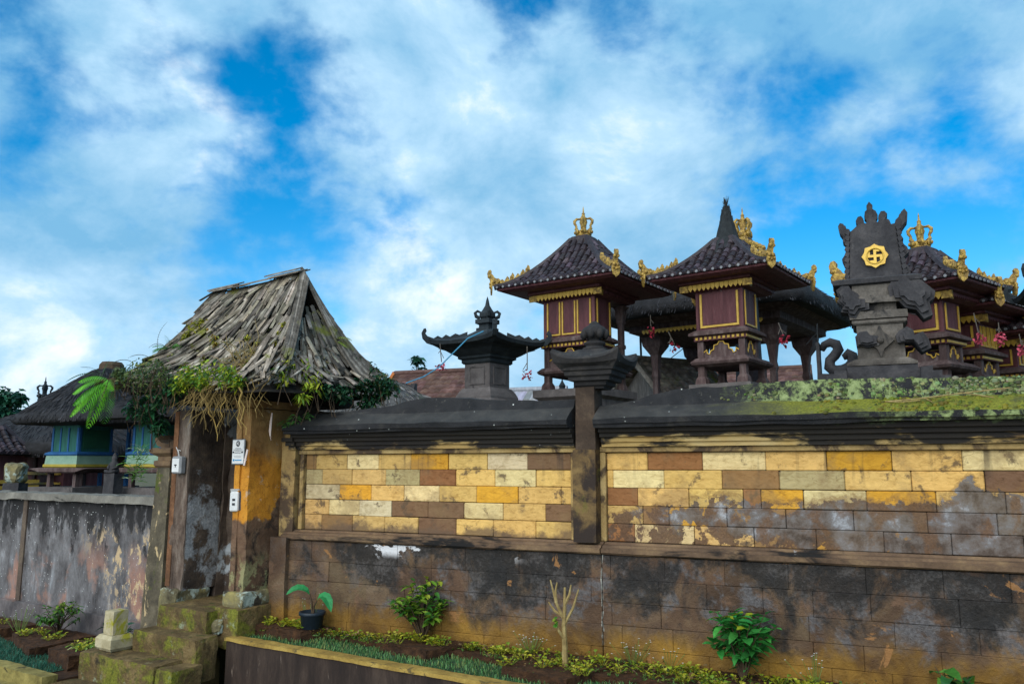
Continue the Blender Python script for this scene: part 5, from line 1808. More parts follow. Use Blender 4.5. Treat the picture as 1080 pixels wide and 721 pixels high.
# ------------------------------------------------------------------ stone throne shrine with the gold emblem
tp = WALL.w(2.335, 1.45, 1.75)
throne = thing('stone_throne_shrine', 'tall black stone throne shrine with a gold swastika star on its flame topped back', 'shrine', tp, WALL.yaw)
Z = lambda z: z - 1.75
mb = MB()
for (hx_, hy_, z0, z1) in ((.62, .5, 1.75, 2.2), (.52, .42, 2.2, 2.42), (.40, .34, 2.42, 2.50), (.34, .30, 2.50, 2.57), (.30, .28, 2.57, 2.62)):
    mb.rbox(-hx_, hx_, -hy_, hy_, Z(z0), Z(z1), .06, .008, seed=z0)
for sx in (-1, 1):
    for i in range(4):
        mb.rbox(sx * (.36 + i * .07) - .05, sx * (.36 + i * .07) + .05, -.40, -.2, Z(2.40), Z(2.58 - i * .045), .04, .01, seed=i + 9.0)
mb.build('stepped_base', M['dark_stone'], throne)
mb = MB()
mb.rbox(-.205, .205, -.25, .25, Z(2.62), Z(3.06), .06, .006, seed=3, tx=.01)
mb.sq([(.30, .29, Z(2.622)), (.30, .29, Z(2.645)), (.25, .285, Z(2.67)), (.22, .27, Z(2.685))])
mb.sq([(.215, .265, Z(3.01)), (.235, .28, Z(3.025)), (.235, .28, Z(3.05)), (.215, .26, Z(3.058))])
trunk = mb.build('trunk', M['warm_stone'], throne)
mb = MB()
dm = [(0, -.17), (.04, -.06), (.15, 0), (.04, .06), (0, .17), (-.04, .06), (-.15, 0), (-.04, -.06)]
dm = [(0, -.155), (.03, -.08), (.12, 0), (.03, .08), (0, .155), (-.03, .08), (-.12, 0), (-.03, -.08)]
mb.prism(dm, -.285, -.255, lambda a, b, t: (a, t, b + Z(2.85)))
mb.ball((0, -.288, Z(2.85)), .035, 8, 5)
d_ = mb.build('diamond_boss', M['warm_stone'], trunk)
fix_normals(d_)
K_ = .00243
r_ = random.Random(12)


WINGS = [
    [(85, 408), (105, 392), (132, 394), (142, 412), (164, 428), (172, 448), (200, 452), (200, 492), (168, 496), (150, 524), (128, 518), (122, 500), (98, 496), (106, 474), (86, 452), (96, 436)],
    [(282, 392), (306, 372), (332, 368), (352, 388), (376, 384), (400, 408), (430, 440), (426, 466), (408, 480), (416, 530), (386, 542), (362, 506), (326, 496), (300, 462), (276, 460), (270, 410)],
    [(143, 596), (160, 578), (186, 576), (196, 592), (224, 598), (228, 632), (186, 640), (160, 632), (146, 634)],
    [(284, 600), (298, 582), (326, 568), (346, 582), (350, 602), (378, 590), (396, 622), (402, 654), (372, 668), (344, 630), (290, 628)]]
for W_ in WINGS:
    pts = [((x - 231) * K_, (376 - y) * K_ + Z(3.43)) for x, y in W_]
    mb = MB()
    cx, cz = sum(p[0] for p in pts) / len(pts), sum(p[1] for p in pts) / len(pts)
    sc = lambda k: [(cx + (a - cx) * k, cz + (b - cz) * k) for a, b in pts]
    for k, y0_, y1_ in ((1.0, -.30, -.06), (.80, -.335, -.301), (.55, -.36, -.336)):
        mb.prism(sc(k), y0_, y1_, lambda a, b, t: (a, t, b))
    w_o = mb.build('corner_carving', M['dark_stone'], throne)
    fix_normals(w_o)
mb = MB()
mb.rbox(-.25, .25, -.29, .25, Z(3.06), Z(3.13), .05, .008, seed=5)
mb.rbox(-.16, .16, -.24, .24, Z(3.13), Z(3.21), .05, .006, seed=6)
mb.rbox(-.24, .24, -.30, .28, Z(3.21), Z(3.27), .05, .008, seed=7)
mb.rbox(-.22, .26, -.27, .25, Z(3.27), Z(3.385), .05, .006, seed=8)
mb.build('seat', M['warm_stone'], throne)
mb = MB()
mb.sq([(.30, .26, Z(3.385)), (.38, .31, Z(3.40)), (.39, .32, Z(3.44)), (.33, .27, Z(3.46))])
mb.build('seat_slab', M['dark_stone'], throne)
OUT = [(132, 388), (130, 345), (126, 325), (138, 300), (118, 287), (111, 265), (124, 246), (140, 240), (125, 225), (131, 205), (118, 190), (122, 175), (108, 150), (104, 125), (112, 112), (125, 118), (128, 138), (140, 150), (158, 155), (168, 150), (176, 132), (170, 110), (178, 95), (190, 92), (198, 105), (196, 120), (208, 128), (212, 110), (202, 95), (205, 76), (214, 68), (212, 52), (222, 36), (234, 52), (232, 68), (244, 78), (250, 95), (242, 112), (244, 128), (256, 118), (252, 100), (262, 82), (275, 82), (284, 95), (276, 112), (290, 122), (295, 140), (310, 138), (325, 120), (332, 95), (345, 82), (355, 100), (352, 130), (338, 150), (330, 165), (325, 185), (334, 205), (322, 215), (345, 240), (350, 260), (335, 275), (330, 300), (345, 320), (350, 345), (342, 375)]
K = .00243
out = [((x - 228) * K * 1.02, (376 - y) * K * .985 + Z(3.43)) for x, y in OUT]
mb = MB()
mb.prism(out, -.12, .06, lambda a, b, t: (a, t, b))
bk = mb.build('carved_back', M['dark_stone'], throne)
fix_normals(bk)
mb = MB()
mb.prism([(-.235, Z(3.46)), (.235, Z(3.46)), (.20, Z(3.95)), (.12, Z(4.02)), (-.12, Z(4.02)), (-.20, Z(3.95))], -.15, -.121, lambda a, b, t: (a, t, b))
ox, oz = 0.0, Z(3.72)
for k, ya, yb in ((.93, -.128, -.1205), (.80, -.138, -.1285)):
    mb.prism([(ox + (a - ox) * k, oz + (b - oz) * k) for a, b in out], ya, yb, lambda a, b, t: (a, t, b))
for k in range(9):
    q = k / 8
    for sx in (-1, 1):
        x, z = sx * (.245 - .03 * q), Z(3.50 + .44 * q)
        mb.prism([(x, z - .03), (x + sx * .035, z), (x + sx * .02, z + .035), (x - sx * .015, z + .02)], -.165, -.14, lambda a, b, t: (a, t, b))
p_ = mb.build('back_panel', M['dark_stone'], bk)
fix_normals(p_)
EM = (0.005, Z(3.685))
mb = MB()
star = []
for k in range(16):
    a = math.pi / 8 * k + math.pi / 2
    r = .118 if k % 2 == 0 else .101
    star.append((EM[0] + math.cos(a) * r, EM[1] + math.sin(a) * r))
inner = [(EM[0] + math.cos(math.pi / 8 * k + math.pi / 2) * .069, EM[1] + math.sin(math.pi / 8 * k + math.pi / 2) * .069) for k in range(16)]
y0, y1 = -.175, -.151
vs = [(a, y0, b) for a, b in star] + [(a, y0, b) for a, b in inner] + [(a, y1, b) for a, b in star] + [(a, y1, b) for a, b in inner]
fs = []
for k in range(16):
    n = (k + 1) % 16
    fs += [(k, n, 16 + n, 16 + k), (32 + k, 48 + k, 48 + n, 32 + n), (k, 32 + k, 32 + n, n), (16 + k, 16 + n, 48 + n, 48 + k)]
mb.add(vs, fs)
mb.tube([(EM[0] + math.cos(q) * .075, -.178, EM[1] + math.sin(q) * .075) for q in [2 * math.pi * k / 24 for k in range(25)]], .007, 6)
w_, L2 = .012, .066
bars = [(-w_, w_, -L2, L2), (-L2, -w_, -w_, w_), (w_, L2, -w_, w_)]
ext = .043
bars += [(w_, ext, L2 - 2 * w_, L2), (-ext, -w_, -L2, -L2 + 2 * w_), (L2 - 2 * w_, L2, -ext, -w_), (-L2, -L2 + 2 * w_, w_, ext)]
for a, b, c0, c1 in bars:
    mb.box(EM[0] + a, EM[0] + b, -.172, -.151, EM[1] + c0, EM[1] + c1)
em = mb.build('gold_emblem', M['bright_gold'], bk)
fix_normals(em)
oc = at(887, 297, 9.2)
oth = thing('gilded_roof_corner', 'gilded upturned roof corner peeking out left of the black stone throne', 'ornament', (oc.x, oc.y, oc.z - .05), R(180 - 40))
ornament_corner(oth, (-.08, 0, 0), 0, 1.15)
mb = MB()
mb.prism([(-.9, -.35), (-.02, -.02), (-.02, -.10), (-.9, -.5)], -.05, .05, lambda a, b, t: (a, t, b))
h_ = mb.build('roof_hip', M['tile'], oth)
fix_normals(h_)

# carved stone curl on a plinth, left of the throne
cp = at(884, 398, 8.6)
curl = thing('stone_curl_finial', 'dark stone swan necked curl on a wall end left of the throne', 'ornament', (cp.x, cp.y, cp.z - .6), R(-25))
mb = MB()
mb.rbox(-.2, .2, -.1, .1, 0, .64, .05, .008)
mb.rbox(-.2, -.165, -.1, .1, .64, .98, .05, .004)
mb.build('plinth', M['dark_stone'], curl)
mb = MB()
pth = [(-.15, .9), (-.12, .96), (-.06, .985), (0.0, .96), (.02, .90), (-.02, .84), (-.07, .79), (-.08, .72), (-.03, .67), (.05, .67), (.12, .70), (.16, .76), (.15, .83), (.11, .86), (.08, .83), (.09, .79)]
mb.sm = True
mb.tube([(x, 0, z) for x, z in pth], [.03, .042, .05, .055, .056, .054, .054, .06, .066, .066, .066, .062, .056, .048, .034, .018], 8)
mb.build('curl', M['dark_stone'], curl)
mb = MB()
mb.tube([(-.185, 0, .97), (-.18, 0, 1.2)], .008, 5)
mb.tube([(-.185, 0, 1.1), (-.3, 0, .98)], .004, 4)
mb.build('rod', M['ijuk'], curl)


# ------------------------------------------------------------------ houses and pavilions behind the left wall
def painted_pavilion(label, corner, yawd, W=.62, Dp=.62, z0=1.66, zt=2.30):
    yaw = R(yawd)
    U, D = Vector((math.cos(yaw), math.sin(yaw), 0)), Vector((-math.sin(yaw), math.cos(yaw), 0))
    c = Vector((corner[0], corner[1], 0)) - U * W / 2 + D * Dp / 2
    root = thing('painted_shrine', label, 'shrine', (c.x, c.y, .24), yaw, 'painted shrines behind the low wall')
    h = lambda z: z - .24
    mb = MB()
    mb.sq([(W * .75, Dp * .75, 0), (W * .75, Dp * .75, .8), (W * .85, Dp * .85, .85), (W * .85, Dp * .85, h(1.36))])
    mb.build('stone_pedestal', M['grey_stone'], root)
    for sx in (-1, 1):
        for sy in (-1, 1):
            mb = MB()
            mb.box(sx * W * .48 - .035, sx * W * .48 + .035, sy * Dp * .48 - .035, sy * Dp * .48 + .035, h(1.36), h(1.60))
            mb.build('leg', M['old_wood'], root)
    mb = MB()
    mb.sq([(W * .66, Dp * .66, h(1.58)), (W * .70, Dp * .70, h(1.60)), (W * 1.05, Dp * .70, h(1.65)), (W * .66, Dp * .66, h(1.665))])
    mb.build('floor_board', M['old_wood'], root)
    mb = MB()
    mb.sq([(W * .60, Dp * .60, h(1.665)), (W * .63, Dp * .63, h(1.68)), (W * .62, Dp * .62, h(1.72))])
    mb.build('yellow_moulding', M['yellow'], root)
    mb = MB()
    mb.sq([(W * .60, Dp * .60, h(1.72)), (W * .58, Dp * .58, h(1.86))])
    mb.build('mint_base', M['mint'], root)
    mb = MB()
    mb.sq([(W * .60, Dp * .60, h(1.86)), (W * .62, Dp * .62, h(1.88)), (W * .60, Dp * .60, h(1.90)), (W * .54, Dp * .54, h(1.92))])
    mb.build('blue_moulding', M['blue'], root)
    mb = MB()
    mb.box(-W / 2, W / 2, -Dp / 2, Dp / 2, h(1.92), h(zt) + .04)
    cab = mb.build('cabinet', M['teal'], root)
    for f in range(4):
        hw = W / 2 if f % 2 == 0 else Dp / 2
        hd = Dp / 2 if f % 2 == 0 else W / 2
        mb = MB()
        mb.M = Matrix.Rotation(f * math.pi / 2, 4, 'Z')
        for x in (-hw + .02, hw - .02):
            mb.box(x - .02, x + .02, -hd - .012, -hd - .001, h(1.92), h(zt))
        if f != 1:
            for x in (-hw * .35, hw * .25):
                mb.box(x - .015, x + .015, -hd - .012, -hd - .001, h(1.92), h(zt))
        mb.build('blue_post', M['blue'], cab)
        if f == 1:
            mb = MB()
            mb.M = Matrix.Rotation(f * math.pi / 2, 4, 'Z')
            mb.box(-hw + .08, hw - .08, -hd - .012, -hd - .001, h(1.97), h(zt) - .03)
            mb.build('side_panel', M['green_panel'], cab)
    for sx, sy in ((1, 1), (-1, 1), (1.9, .6)):
        mb = MB()
        mb.box(sx * W * .5 - .025 + .12, sx * W * .5 + .025 + .12, sy * Dp * .5 + .2, sy * Dp * .5 + .25, h(1.36), h(zt) + .1)
        mb.build('blue_column', M['blue'], root)
    mb = MB()
    mb.sq([(W * .62, Dp * .62, h(zt) + .04), (W * .95, Dp * .95, h(zt) + .07), (W * 1.25, Dp * 1.25, h(zt) + .12)])
    mb.build('eave_boards', M['roof_dark'], root)
    return root, h


tr, h = painted_pavilion('teal and blue painted shrine under a black thatch roof, behind the low wall', at(84, 455, 13.0), -24)
thatch_roof(tr, 1.02, 1.15, .16, .18, h(2.37), h(3.32), .12, seed=8, bulge=.03, strands=2200, c=(.12, .35))
mb = MB()
mb.lathe([(.22, h(3.26)), (.2, h(3.36)), (.2, h(3.39)), (.16, h(3.44)), (.001, h(3.45))], 10, (.12, .35))
mb.build('roof_cap', M['bark'], tr)
tr2, h = painted_pavilion('second teal painted shrine, half hidden by the wall pier', at(171, 468, 12.6), -24)
thatch_roof(tr2, .85, .95, .2, .2, h(2.36), h(3.0), .2, seed=18, bulge=.06, strands=1400, c=(.0, .25))

p = at(36, 470, 16.0)
hb = thing('thatched_house', 'thatched dark house with a maroon gilt trimmed front at the far left', 'house', (p.x - .1, p.y + .9, .24), R(-26))
mb = MB()
mb.box(-1.35, 1.35, -.7, .8, 0, 2.0)
wl = mb.build('house_wall', M['maroon'], hb)
mb = MB()
mb.box(-1.5, 1.5, -.85, .9, 0, 1.05)
mb.build('house_base', M['dark_stone'], hb)
for k in range(5):
    mb = MB()
    mb.box(-1.2 + k * .55, -1.12 + k * .55, -.73, -.705, 1.1, 1.85)
    mb.build('wall_post', M['old_wood'], wl)
mb = MB()
mb.box(-1.3, 1.3, -.78, -.72, 1.28, 1.34)
mb.box(-1.3, 1.3, -.78, -.72, 1.10, 1.14)
scallop(mb, (-1.3, -.74, 2.02), (1, 0, 0), (0, -1, 0), 2.6, .12, .1)
mb.build('gilt_trim', M['gilt'], wl)
thatch_roof(hb, 1.95, 1.5, .5, .2, 1.62, 2.62, .25, mat='grey_thatch' if 0 else 'thatch', seed=3, strands=2200)
p = at(47, 415, 16.6)
cf = thing('dark_crown_finial', 'dark crown finial on the thatch ridge at the far left', 'finial', (p.x, p.y, p.z - .12), 0)
finial_crown(cf, (0, 0, 0), 1.0, M['roof_stone'], 'crown')
mb = MB()
mb.lathe([(.15, -1.0), (.12, 0.01)], 10)
mb.build('stem', M['roof_stone'], cf)
p = at(2, 445, 14.0)
lt = thing('tiled_shrine', 'gilt trimmed shrine with pale tile ribs cut by the left picture edge', 'shrine', (p.x - .80, p.y + .8, -.22), R(-20))
mb = MB()
mb.box(-.6, .6, -.6, .6, 0, 1.45)
mb.build('stone_pedestal', M['dark_stone'], lt)
mb = MB()
mb.box(-.5, .5, -.5, .5, 1.45, 2.1)
mb.build('cabinet', M['maroon'], lt)
mb = MB()
for z in (1.40, 1.50, 1.6):
    mb.box(-.66, .66, -.66, .66, z, z + .06)
mb.build('gilt_moulding', M['gilt'], lt)
tile_roof(lt, .68, .68, .2, .2, 2.12, 2.62, pitch=.15, ends=False)
finial_crown(lt, (.35, -.35, 2.5), .5)
p = at(17, 500, 12.2)
lst = thing('lichen_stone_lantern', 'rounded stone lump white with lichen on the low wall at far left', 'stone', (p.x, p.y, .24), 0)
mb = MB()
mb.rbox(-.12, .12, -.12, .12, 0, 1.2, .08, .01)
mb.build('stem', M['dark_stone'], lst)
mb = MB()
mb.rbox(-.13, .13, -.12, .12, 1.2, 1.50, .05, .03, 7.0, rnd=.05)
mb.build('lump', M['lichen_stone'], lst)
p = at(120, 497, 12.4)
st = thing('stone_figure', 'small seated dark stone guardian beside the teal shrine', 'statue', (p.x, p.y, .24), R(-20))
mb = MB()
mb.rbox(-.10, .10, -.09, .09, 0, 1.34, .08, .01)
mb.build('plinth', M['dark_stone'], st)
mb = MB()
mb.sm = True
mb.M = Matrix.Translation((0, 0, 1.34)) @ Matrix.Scale(.62, 4) @ Matrix.Translation((0, 0, -1.42))
mb.lathe([(.11, 1.42), (.13, 1.48), (.10, 1.58), (.11, 1.66), (.06, 1.72), (.065, 1.76), (.07, 1.80), (.05, 1.85), (.03, 1.9), (.001, 1.93)], 12)
for sx in (-1, 1):
    mb.tube([(sx * .1, 0, 1.66), (sx * .14, -.05, 1.57), (sx * .05, -.12, 1.53)], [.035, .03, .025], 7)
    mb.tube([(sx * .05, -.02, 1.46), (sx * .14, -.12, 1.47), (.0, -.15, 1.45)], [.05, .045, .03], 7)
mb.build('figure', M['dark_stone'], st)


def gable_house(name, label, p, yawd, W, Dp, ze, zr, mat, wallmat='grey_stone', over=.25, courses=0, trim=None, zg=.24):
    root = thing(name, label, 'house', (p[0], p[1], zg), R(yawd))
    mb = MB()
    mb.box(-W / 2, W / 2, -Dp / 2, Dp / 2, 0, ze - zg)
    mb.prism([(-Dp / 2, ze - zg), (Dp / 2, ze - zg), (0, zr - zg - .1)], -W / 2, W / 2, lambda a, b, t: (t, a, b))
    o = mb.build('house_wall', M[wallmat], root)
    fix_normals(o)
    mb = MB()
    n = courses or 1
    for sgn in (-1, 1):
        for k in range(n):
            t0, t1 = k / n, (k + 1) / n
            y0, y1 = sgn * (Dp / 2 + over) * (1 - t0), sgn * (Dp / 2 + over) * (1 - t1)
            z0, z1 = ze - zg - over * .6 + (zr - ze + over * .6) * t0, ze - zg - over * .6 + (zr - ze + over * .6) * t1
            m_ = max(1, int((W + 2 * over) / .16)) if courses else 1
            for i in range(m_):
                g = rng.uniform(.7, 1.3)
                mb.col = (g, g * rng.uniform(.9, 1.05), g * rng.uniform(.9, 1.05))
                xa, xb = -W / 2 - over + i * (W + 2 * over) / m_, -W / 2 - over + (i + 1) * (W + 2 * over) / m_
                e = .03 if courses else 0
                mb.add([(xa, y0, z0 + e), (xb, y0, z0 + e), (xb, y1, z1), (xa, y1, z1), (xa, y0, z0 - .04), (xb, y0, z0 - .04), (xb, y1, z1 - .06), (xa, y1, z1 - .06),
                        ((xa + xb) / 2, y0, z0 + e + (.025 if courses else 0)), ((xa + xb) / 2, y1, z1 + (.02 if courses else 0))],
                       [(0, 8, 9, 3), (8, 1, 2, 9), (7, 6, 5, 4), (0, 4, 5, 1, 8), (1, 5, 6, 2), (2, 6, 7, 3, 9), (3, 7, 4, 0)])
    rf = mb.build('roof', M[mat], root)
    fix_normals(rf)
    mb = MB()
    mb.tube([(-W / 2 - over, 0, zr - zg + .02), (W / 2 + over, 0, zr - zg + .02)], .07, 8)
    mb.build('ridge_tiles', M[mat], rf)
    if trim:
        for x in (-W / 2 - over - .02, W / 2 + over + .02):
            mb = MB()
            for sgn in (-1, 1):
                mb.tube([(x, 0, zr - zg + .03), (x, sgn * (Dp / 2 + over), ze - zg - over * .6)], .06, 5)
            mb.build('gable_edge', M[trim], rf)
    return root


p = at(462, 408, 18.5)
g1 = gable_house('tiled_house', 'house with old red tile roof left of the small stone shrine', (p.x - .2, p.y + 1.2), -20, 1.7, 3.0, 2.5, 3.95, 'red_tile', courses=14, trim='ochre_trim')
p = at(560, 415, 18.0)
gable_house('sheet_roof_house', 'low house with a grey sheet roof right of the small stone shrine', (p.x - .5, p.y + 1.2), -20, 2.4, 2.6, 2.5, 3.45, 'sheet', courses=4)
p = at(700, 400, 13.6)
g3 = gable_house('plank_roof_hut', 'grey plank roofed gable hut between the two tallest shrines', (p.x + .25, p.y + .75), 28, 1.25, 1.6, 2.75, 3.52, 'shingle', 'grey_thatch', over=.18, courses=7, trim='shingle', zg=1.75)
mb = MB()
mb.tube([(-.62, 0, 1.7), (-.63, 0, 2.35)], .02, 5)
mb.build('ridge_pole', M['ijuk'], g3)
p = at(833, 390, 21.0)
gable_house('brown_roof_house', 'distant house with brown tiled roof beneath the black thatch pavilion', (p.x - .3, p.y + 1.5), -24, 2.2, 3.4, 2.9, 4.35, 'red_tile', courses=14)
p = at(372, 432, 11.0)
mt = thing('mossy_thatched_house', 'mossy grey thatched house roof between the gate and the black wall coping', 'house', (p.x - .1, p.y + 1.6, .24), R(-28))
mb = MB()
mb.box(-1.0, 1.0, -.8, .8, 0, 1.8)
mb.build('house_wall', M['grey_stone'], mt)
thatch_roof(mt, 1.45, 1.3, .5, .15, 1.65, 2.75, .2, mat='grey_thatch', seed=31, strands=1500)
p = at(432, 414, 13.5)
mt2 = thing('carved_ridge_house', 'small mossy roof with a carved black ridge left of the red tile house', 'house', (p.x - .2, p.y + .6, .24), R(-25))
mb = MB()
mb.box(-.6, .6, -.6, .6, 0, 2.2)
mb.build('house_wall', M['grey_stone'], mt2)
thatch_roof(mt2, .95, .85, .2, .15, 2.1, 2.72, .2, mat='grey_thatch', seed=33, strands=900)
mb = MB()
for k in range(9):
    mb.rbox(-.2 + k * .05, -.13 + k * .05, -.06, .06, 2.70, 2.80 + .1 * math.sin(k * 1.7) ** 2, .04, .02, seed=k)
mb.build('carved_ridge', M['dark_stone'], mt2)


# ------------------------------------------------------------------ hanging flower offerings, rope and wire
def flower_string(label, p, L_, mat, tilt=0.0, seed=0):
    r_ = random.Random(seed)
    root = thing('hanging_flowers', label, 'hanging flowers', p, 0, 'flower pendants hanging from the shrine roofs')
    mb = MB()
    bx = math.sin(tilt) * L_
    mb.tube([(0, 0, 0), (bx * .4, 0, -L_ * .45), (bx, 0, -L_)], .006, 4)
    for k in range(3):
        q = r_.uniform(.2, .9)
        mb.tube([(bx * q, 0, -L_ * q), (bx * q + r_.uniform(-.06, .06), 0, -L_ * q - r_.uniform(.03, .09))], .004, 4)
    mb.build('string', M['string'], root)
    mb = MB()
    for k in range(34):
        a, rr = r_.uniform(0, 6.28), r_.uniform(.015, .062)
        c = Vector((bx + math.cos(a) * rr, r_.uniform(-.03, .03), -L_ - .06 + math.sin(a) * rr * 1.1))
        mb.col = (1, 1, 1) if r_.random() < .8 else (.35, .3, .3)
        mb.leaf(c, (r_.uniform(-1, 1), r_.uniform(-1, 1), r_.uniform(-1, .6)), r_.uniform(.025, .05), r_.uniform(.02, .036), .2, r_.uniform(0, 3))
    mb.build('petals', M[mat], root)
    return root


for lab, px, py, Y, L_, mt_, tl in [
        ('pink flower pendant on a short string under the left curl of the small stone shrine', 464, 362, 10.2, .24, 'pink', .1),
        ('crimson flower pendant under the right curl of the small stone shrine', 556, 365, 10.0, .30, 'red', 0),
        ('crimson flower pendant left of the black fibre tufted shrine, higher of two', 686, 332, 10.6, .15, 'red', 0),
        ('small crimson flower pendant tilted outward, lower of two left of the tufted shrine', 705, 350, 10.4, .13, 'red', .5),
        ('red flower pendant before the thatched pavilion post', 821, 340, 9.6, .15, 'red', .35),
        ('pink flower pendant in front of the door of the shrine with side slats', 1027, 330, 8.6, .22, 'pink', .15),
        ('large round pink flower pendant at the corner of the shrine with side slats', 1053, 340, 8.4, .11, 'pink', 0),
        ('pink flower pendant touching the right edge of the picture', 1075, 352, 8.4, .12, 'pink', .1)]:
    flower_string(lab, at(px, py, Y), L_, mt_, tl, px)
rp = [at(510, 349, 9.75), at(493, 357, 9.72), at(481, 369, 9.7), at(463, 387, 9.7), at(447, 397, 9.7), at(428, 404, 9.7)]
mb = MB()
mb.tube(rp, .008, 5)
tag(mb.build('blue_rope', M['blue_rope']), 'blue rope slung from the small stone shrine roof down towards the left', 'rope')
mb = MB()
a, b = at(650, 416, 15), at(735, 356, 15)
mb.tube([a, (a + b) / 2 - Vector((0, 0, .06)), b], .008, 4)
tag(mb.build('power_wire', M['string']), 'thin overhead wire rising behind the plank roofed hut', 'wire')
mb = MB()
p = at(593, 412, 14)
mb.lathe([(.08, -.5), (.07, -.02), (.09, .0), (.05, .05), (.06, .09), (.02, .16), (.001, .22)], 10)
tag(mb.build('roof_finial', M['roof_stone'], None, p), 'tiny dark roof finial seen between the posts of the three door shrine', 'finial')


# ------------------------------------------------------------------ soil beds, turf and plants
def soil_bed(label, frame, pts, z0, z1, seed):
    """low bed of earth with a rough surface and a crumbly upright edge"""
    import bmesh
    bm = bmesh.new()
    vs = [bm.verts.new((a, b, z1)) for a, b in pts]
    f = bm.faces.new(vs)
    r = bmesh.ops.extrude_face_region(bm, geom=[f])
    for v in [g for g in r['geom'] if isinstance(g, bmesh.types.BMVert)]:
        v.co.z = z0
    bmesh.ops.recalc_face_normals(bm, faces=bm.faces)
    bmesh.ops.triangulate(bm, faces=bm.faces)
    for _ in range(8):
        long_ = [e for e in bm.edges if e.calc_length() > 0.05]
        if not long_:
            break
        bmesh.ops.subdivide_edges(bm, edges=long_, cuts=1)
        bmesh.ops.triangulate(bm, faces=[q for q in bm.faces if len(q.verts) > 3])
    for v in bm.verts:
        n = mnoise.noise_vector(v.co * 9 + Vector((seed, 0, 0)))
        v.co += n * 0.012 + mnoise.noise_vector(v.co * 31) * .007
    me = bpy.data.meshes.new('soil_bed')
    bm.to_mesh(me)
    bm.free()
    me.materials.append(M['soil'])
    ca = me.color_attributes.new('Col', 'FLOAT_COLOR', 'CORNER')
    ca.data.foreach_set('color', [1.0] * 4 * len(me.loops))
    o = bpy.data.objects.new('soil_bed', me)
    COL.objects.link(o)
    o.location, o.rotation_euler = frame.o, (0, 0, frame.yaw)
    return tag(o, label, 'soil bed')


soil_bed('red brown soil bed holding the black flower pot beside the gate', WALL, [(-3.66, -.17), (-3.58, -.36), (-2.93, -.47), (-2.76, -.14)], -.05, .115, 1)
soil_bed('soil bed under the round yellow green bush', WALL, [(-2.12, -.14), (-2.02, -.47), (-1.46, -.60), (-1.22, -.14)], -.05, .10, 2)
soil_bed('soil bed round the bare sapling', WALL, [(-.78, -.14), (-.64, -.78), (-.02, -.94), (.26, -.14)], -.05, .085, 3)
soil_bed('long thin strip of soil along the foot of the stone wall', WALL, [(-3.0, -.10), (-2.75, -.25), (-2.05, -.36), (-1.35, -.36), (-.7, -.5), (.15, -.66), (.7, -.66), (2.2, -.85), (6.0, -1.1), (6.0, -.10)], -.05, .065, 4)
for lab, pts, sd in (('dark soil bed under the round bush of the lower bed', [(-3.62, .1), (-3.50, -.36), (-2.43, -.70), (-2.5, .1)], 5),
                     ('soil bed with strappy leaves next to the steps', [(-2.25, .1), (-2.12, -.66), (-1.55, -.76), (-1.40, .0)], 6),
                     ('soil bed at the far left edge of the lower bed', [(-5.2, .1), (-5.0, -.2), (-3.9, -.40), (-3.75, .1)], 7)):
    soil_bed(lab, GATE, pts, -.5, -.29 if sd != 6 else -.25, sd)


def inside(p, pts):
    c = False
    for (x1, y1), (x2, y2) in zip(pts, pts[1:] + pts[:1]):
        if (y1 > p[1]) != (y2 > p[1]) and p[0] < (x2 - x1) * (p[1] - y1) / (y2 - y1) + x1:
            c = not c
    return c


def grass(name, label, frame, pts, z, n, hmin, hmax, cols, seed):
    r_ = random.Random(seed)
    xs, ys = [p[0] for p in pts], [p[1] for p in pts]
    mb = MB()
    k = 0
    while k < n:
        x, y = r_.uniform(min(xs), max(xs)), r_.uniform(min(ys), max(ys))
        if not inside((x, y), pts):
            continue
        k += 1
        h = r_.uniform(hmin, hmax) * (0.75 + .5 * mnoise.noise(Vector((x * 4, y * 4, seed))))
        a = r_.uniform(0, 6.28)
        ln = r_.uniform(.25, .9) * h
        d = Vector((math.cos(a), math.sin(a), 0))
        sd = Vector((-math.sin(a), math.cos(a), 0)) * r_.uniform(.0022, .004)
        p = Vector((x, y, z))
        q = p + d * ln * .35 + Vector((0, 0, h * .7))
        t = p + d * ln + Vector((0, 0, h))
        c = r_.choice(cols)
        g = r_.uniform(.7, 1.25)
        mb.col = tuple(v * g for v in c)
        mb.add([p - sd, p + sd, q + sd * .8, q - sd * .8, t], [(0, 1, 2, 3), (3, 2, 4)])
    o = mb.build(name, M['blade'], None, frame.o, frame.yaw)
    return tag(o, label, 'grass', kind='stuff')


TURF = [(.05, .16, .045), (.07, .21, .06), (.10, .26, .08), (.15, .27, .09), (.05, .13, .045), (.2, .24, .07)]
turf_poly = [(.22, -.07), (9, -.07), (9, 1.25), (4.5, .5), (2.6, .55), (1.6, .6), (.8, .55), (.24, .5)]
tb = sheet('turf_ground', poly(GATE, turf_poly), 0.012, M['lawn'])
grass('turf_grass', 'short blue green turf between the yellow edge and the soil beds', GATE, turf_poly[:2] + [(9, .7)] + turf_poly[3:], .008, 15000, .028, .062, TURF, 3)
lp = [(-6.5, -.97), (-1.62, -.97), (-1.62, -.55), (-3.6, -.36), (-6.5, -.1)]
sheet('turf_ground', poly(GATE, lp), -.392, M['lawn'])
grass('turf_grass', 'teal green turf strip in the lower bed left of the steps', GATE, lp, -.395, 6500, .03, .065, [(.018, .12, .075), (.03, .15, .095), (.02, .09, .06)], 4)


def bed(px, py, z, dmax=-.2):
    p = WALL.loc(onz(px, py, z))
    return WALL.w(p.x, min(p.y, dmax), z)


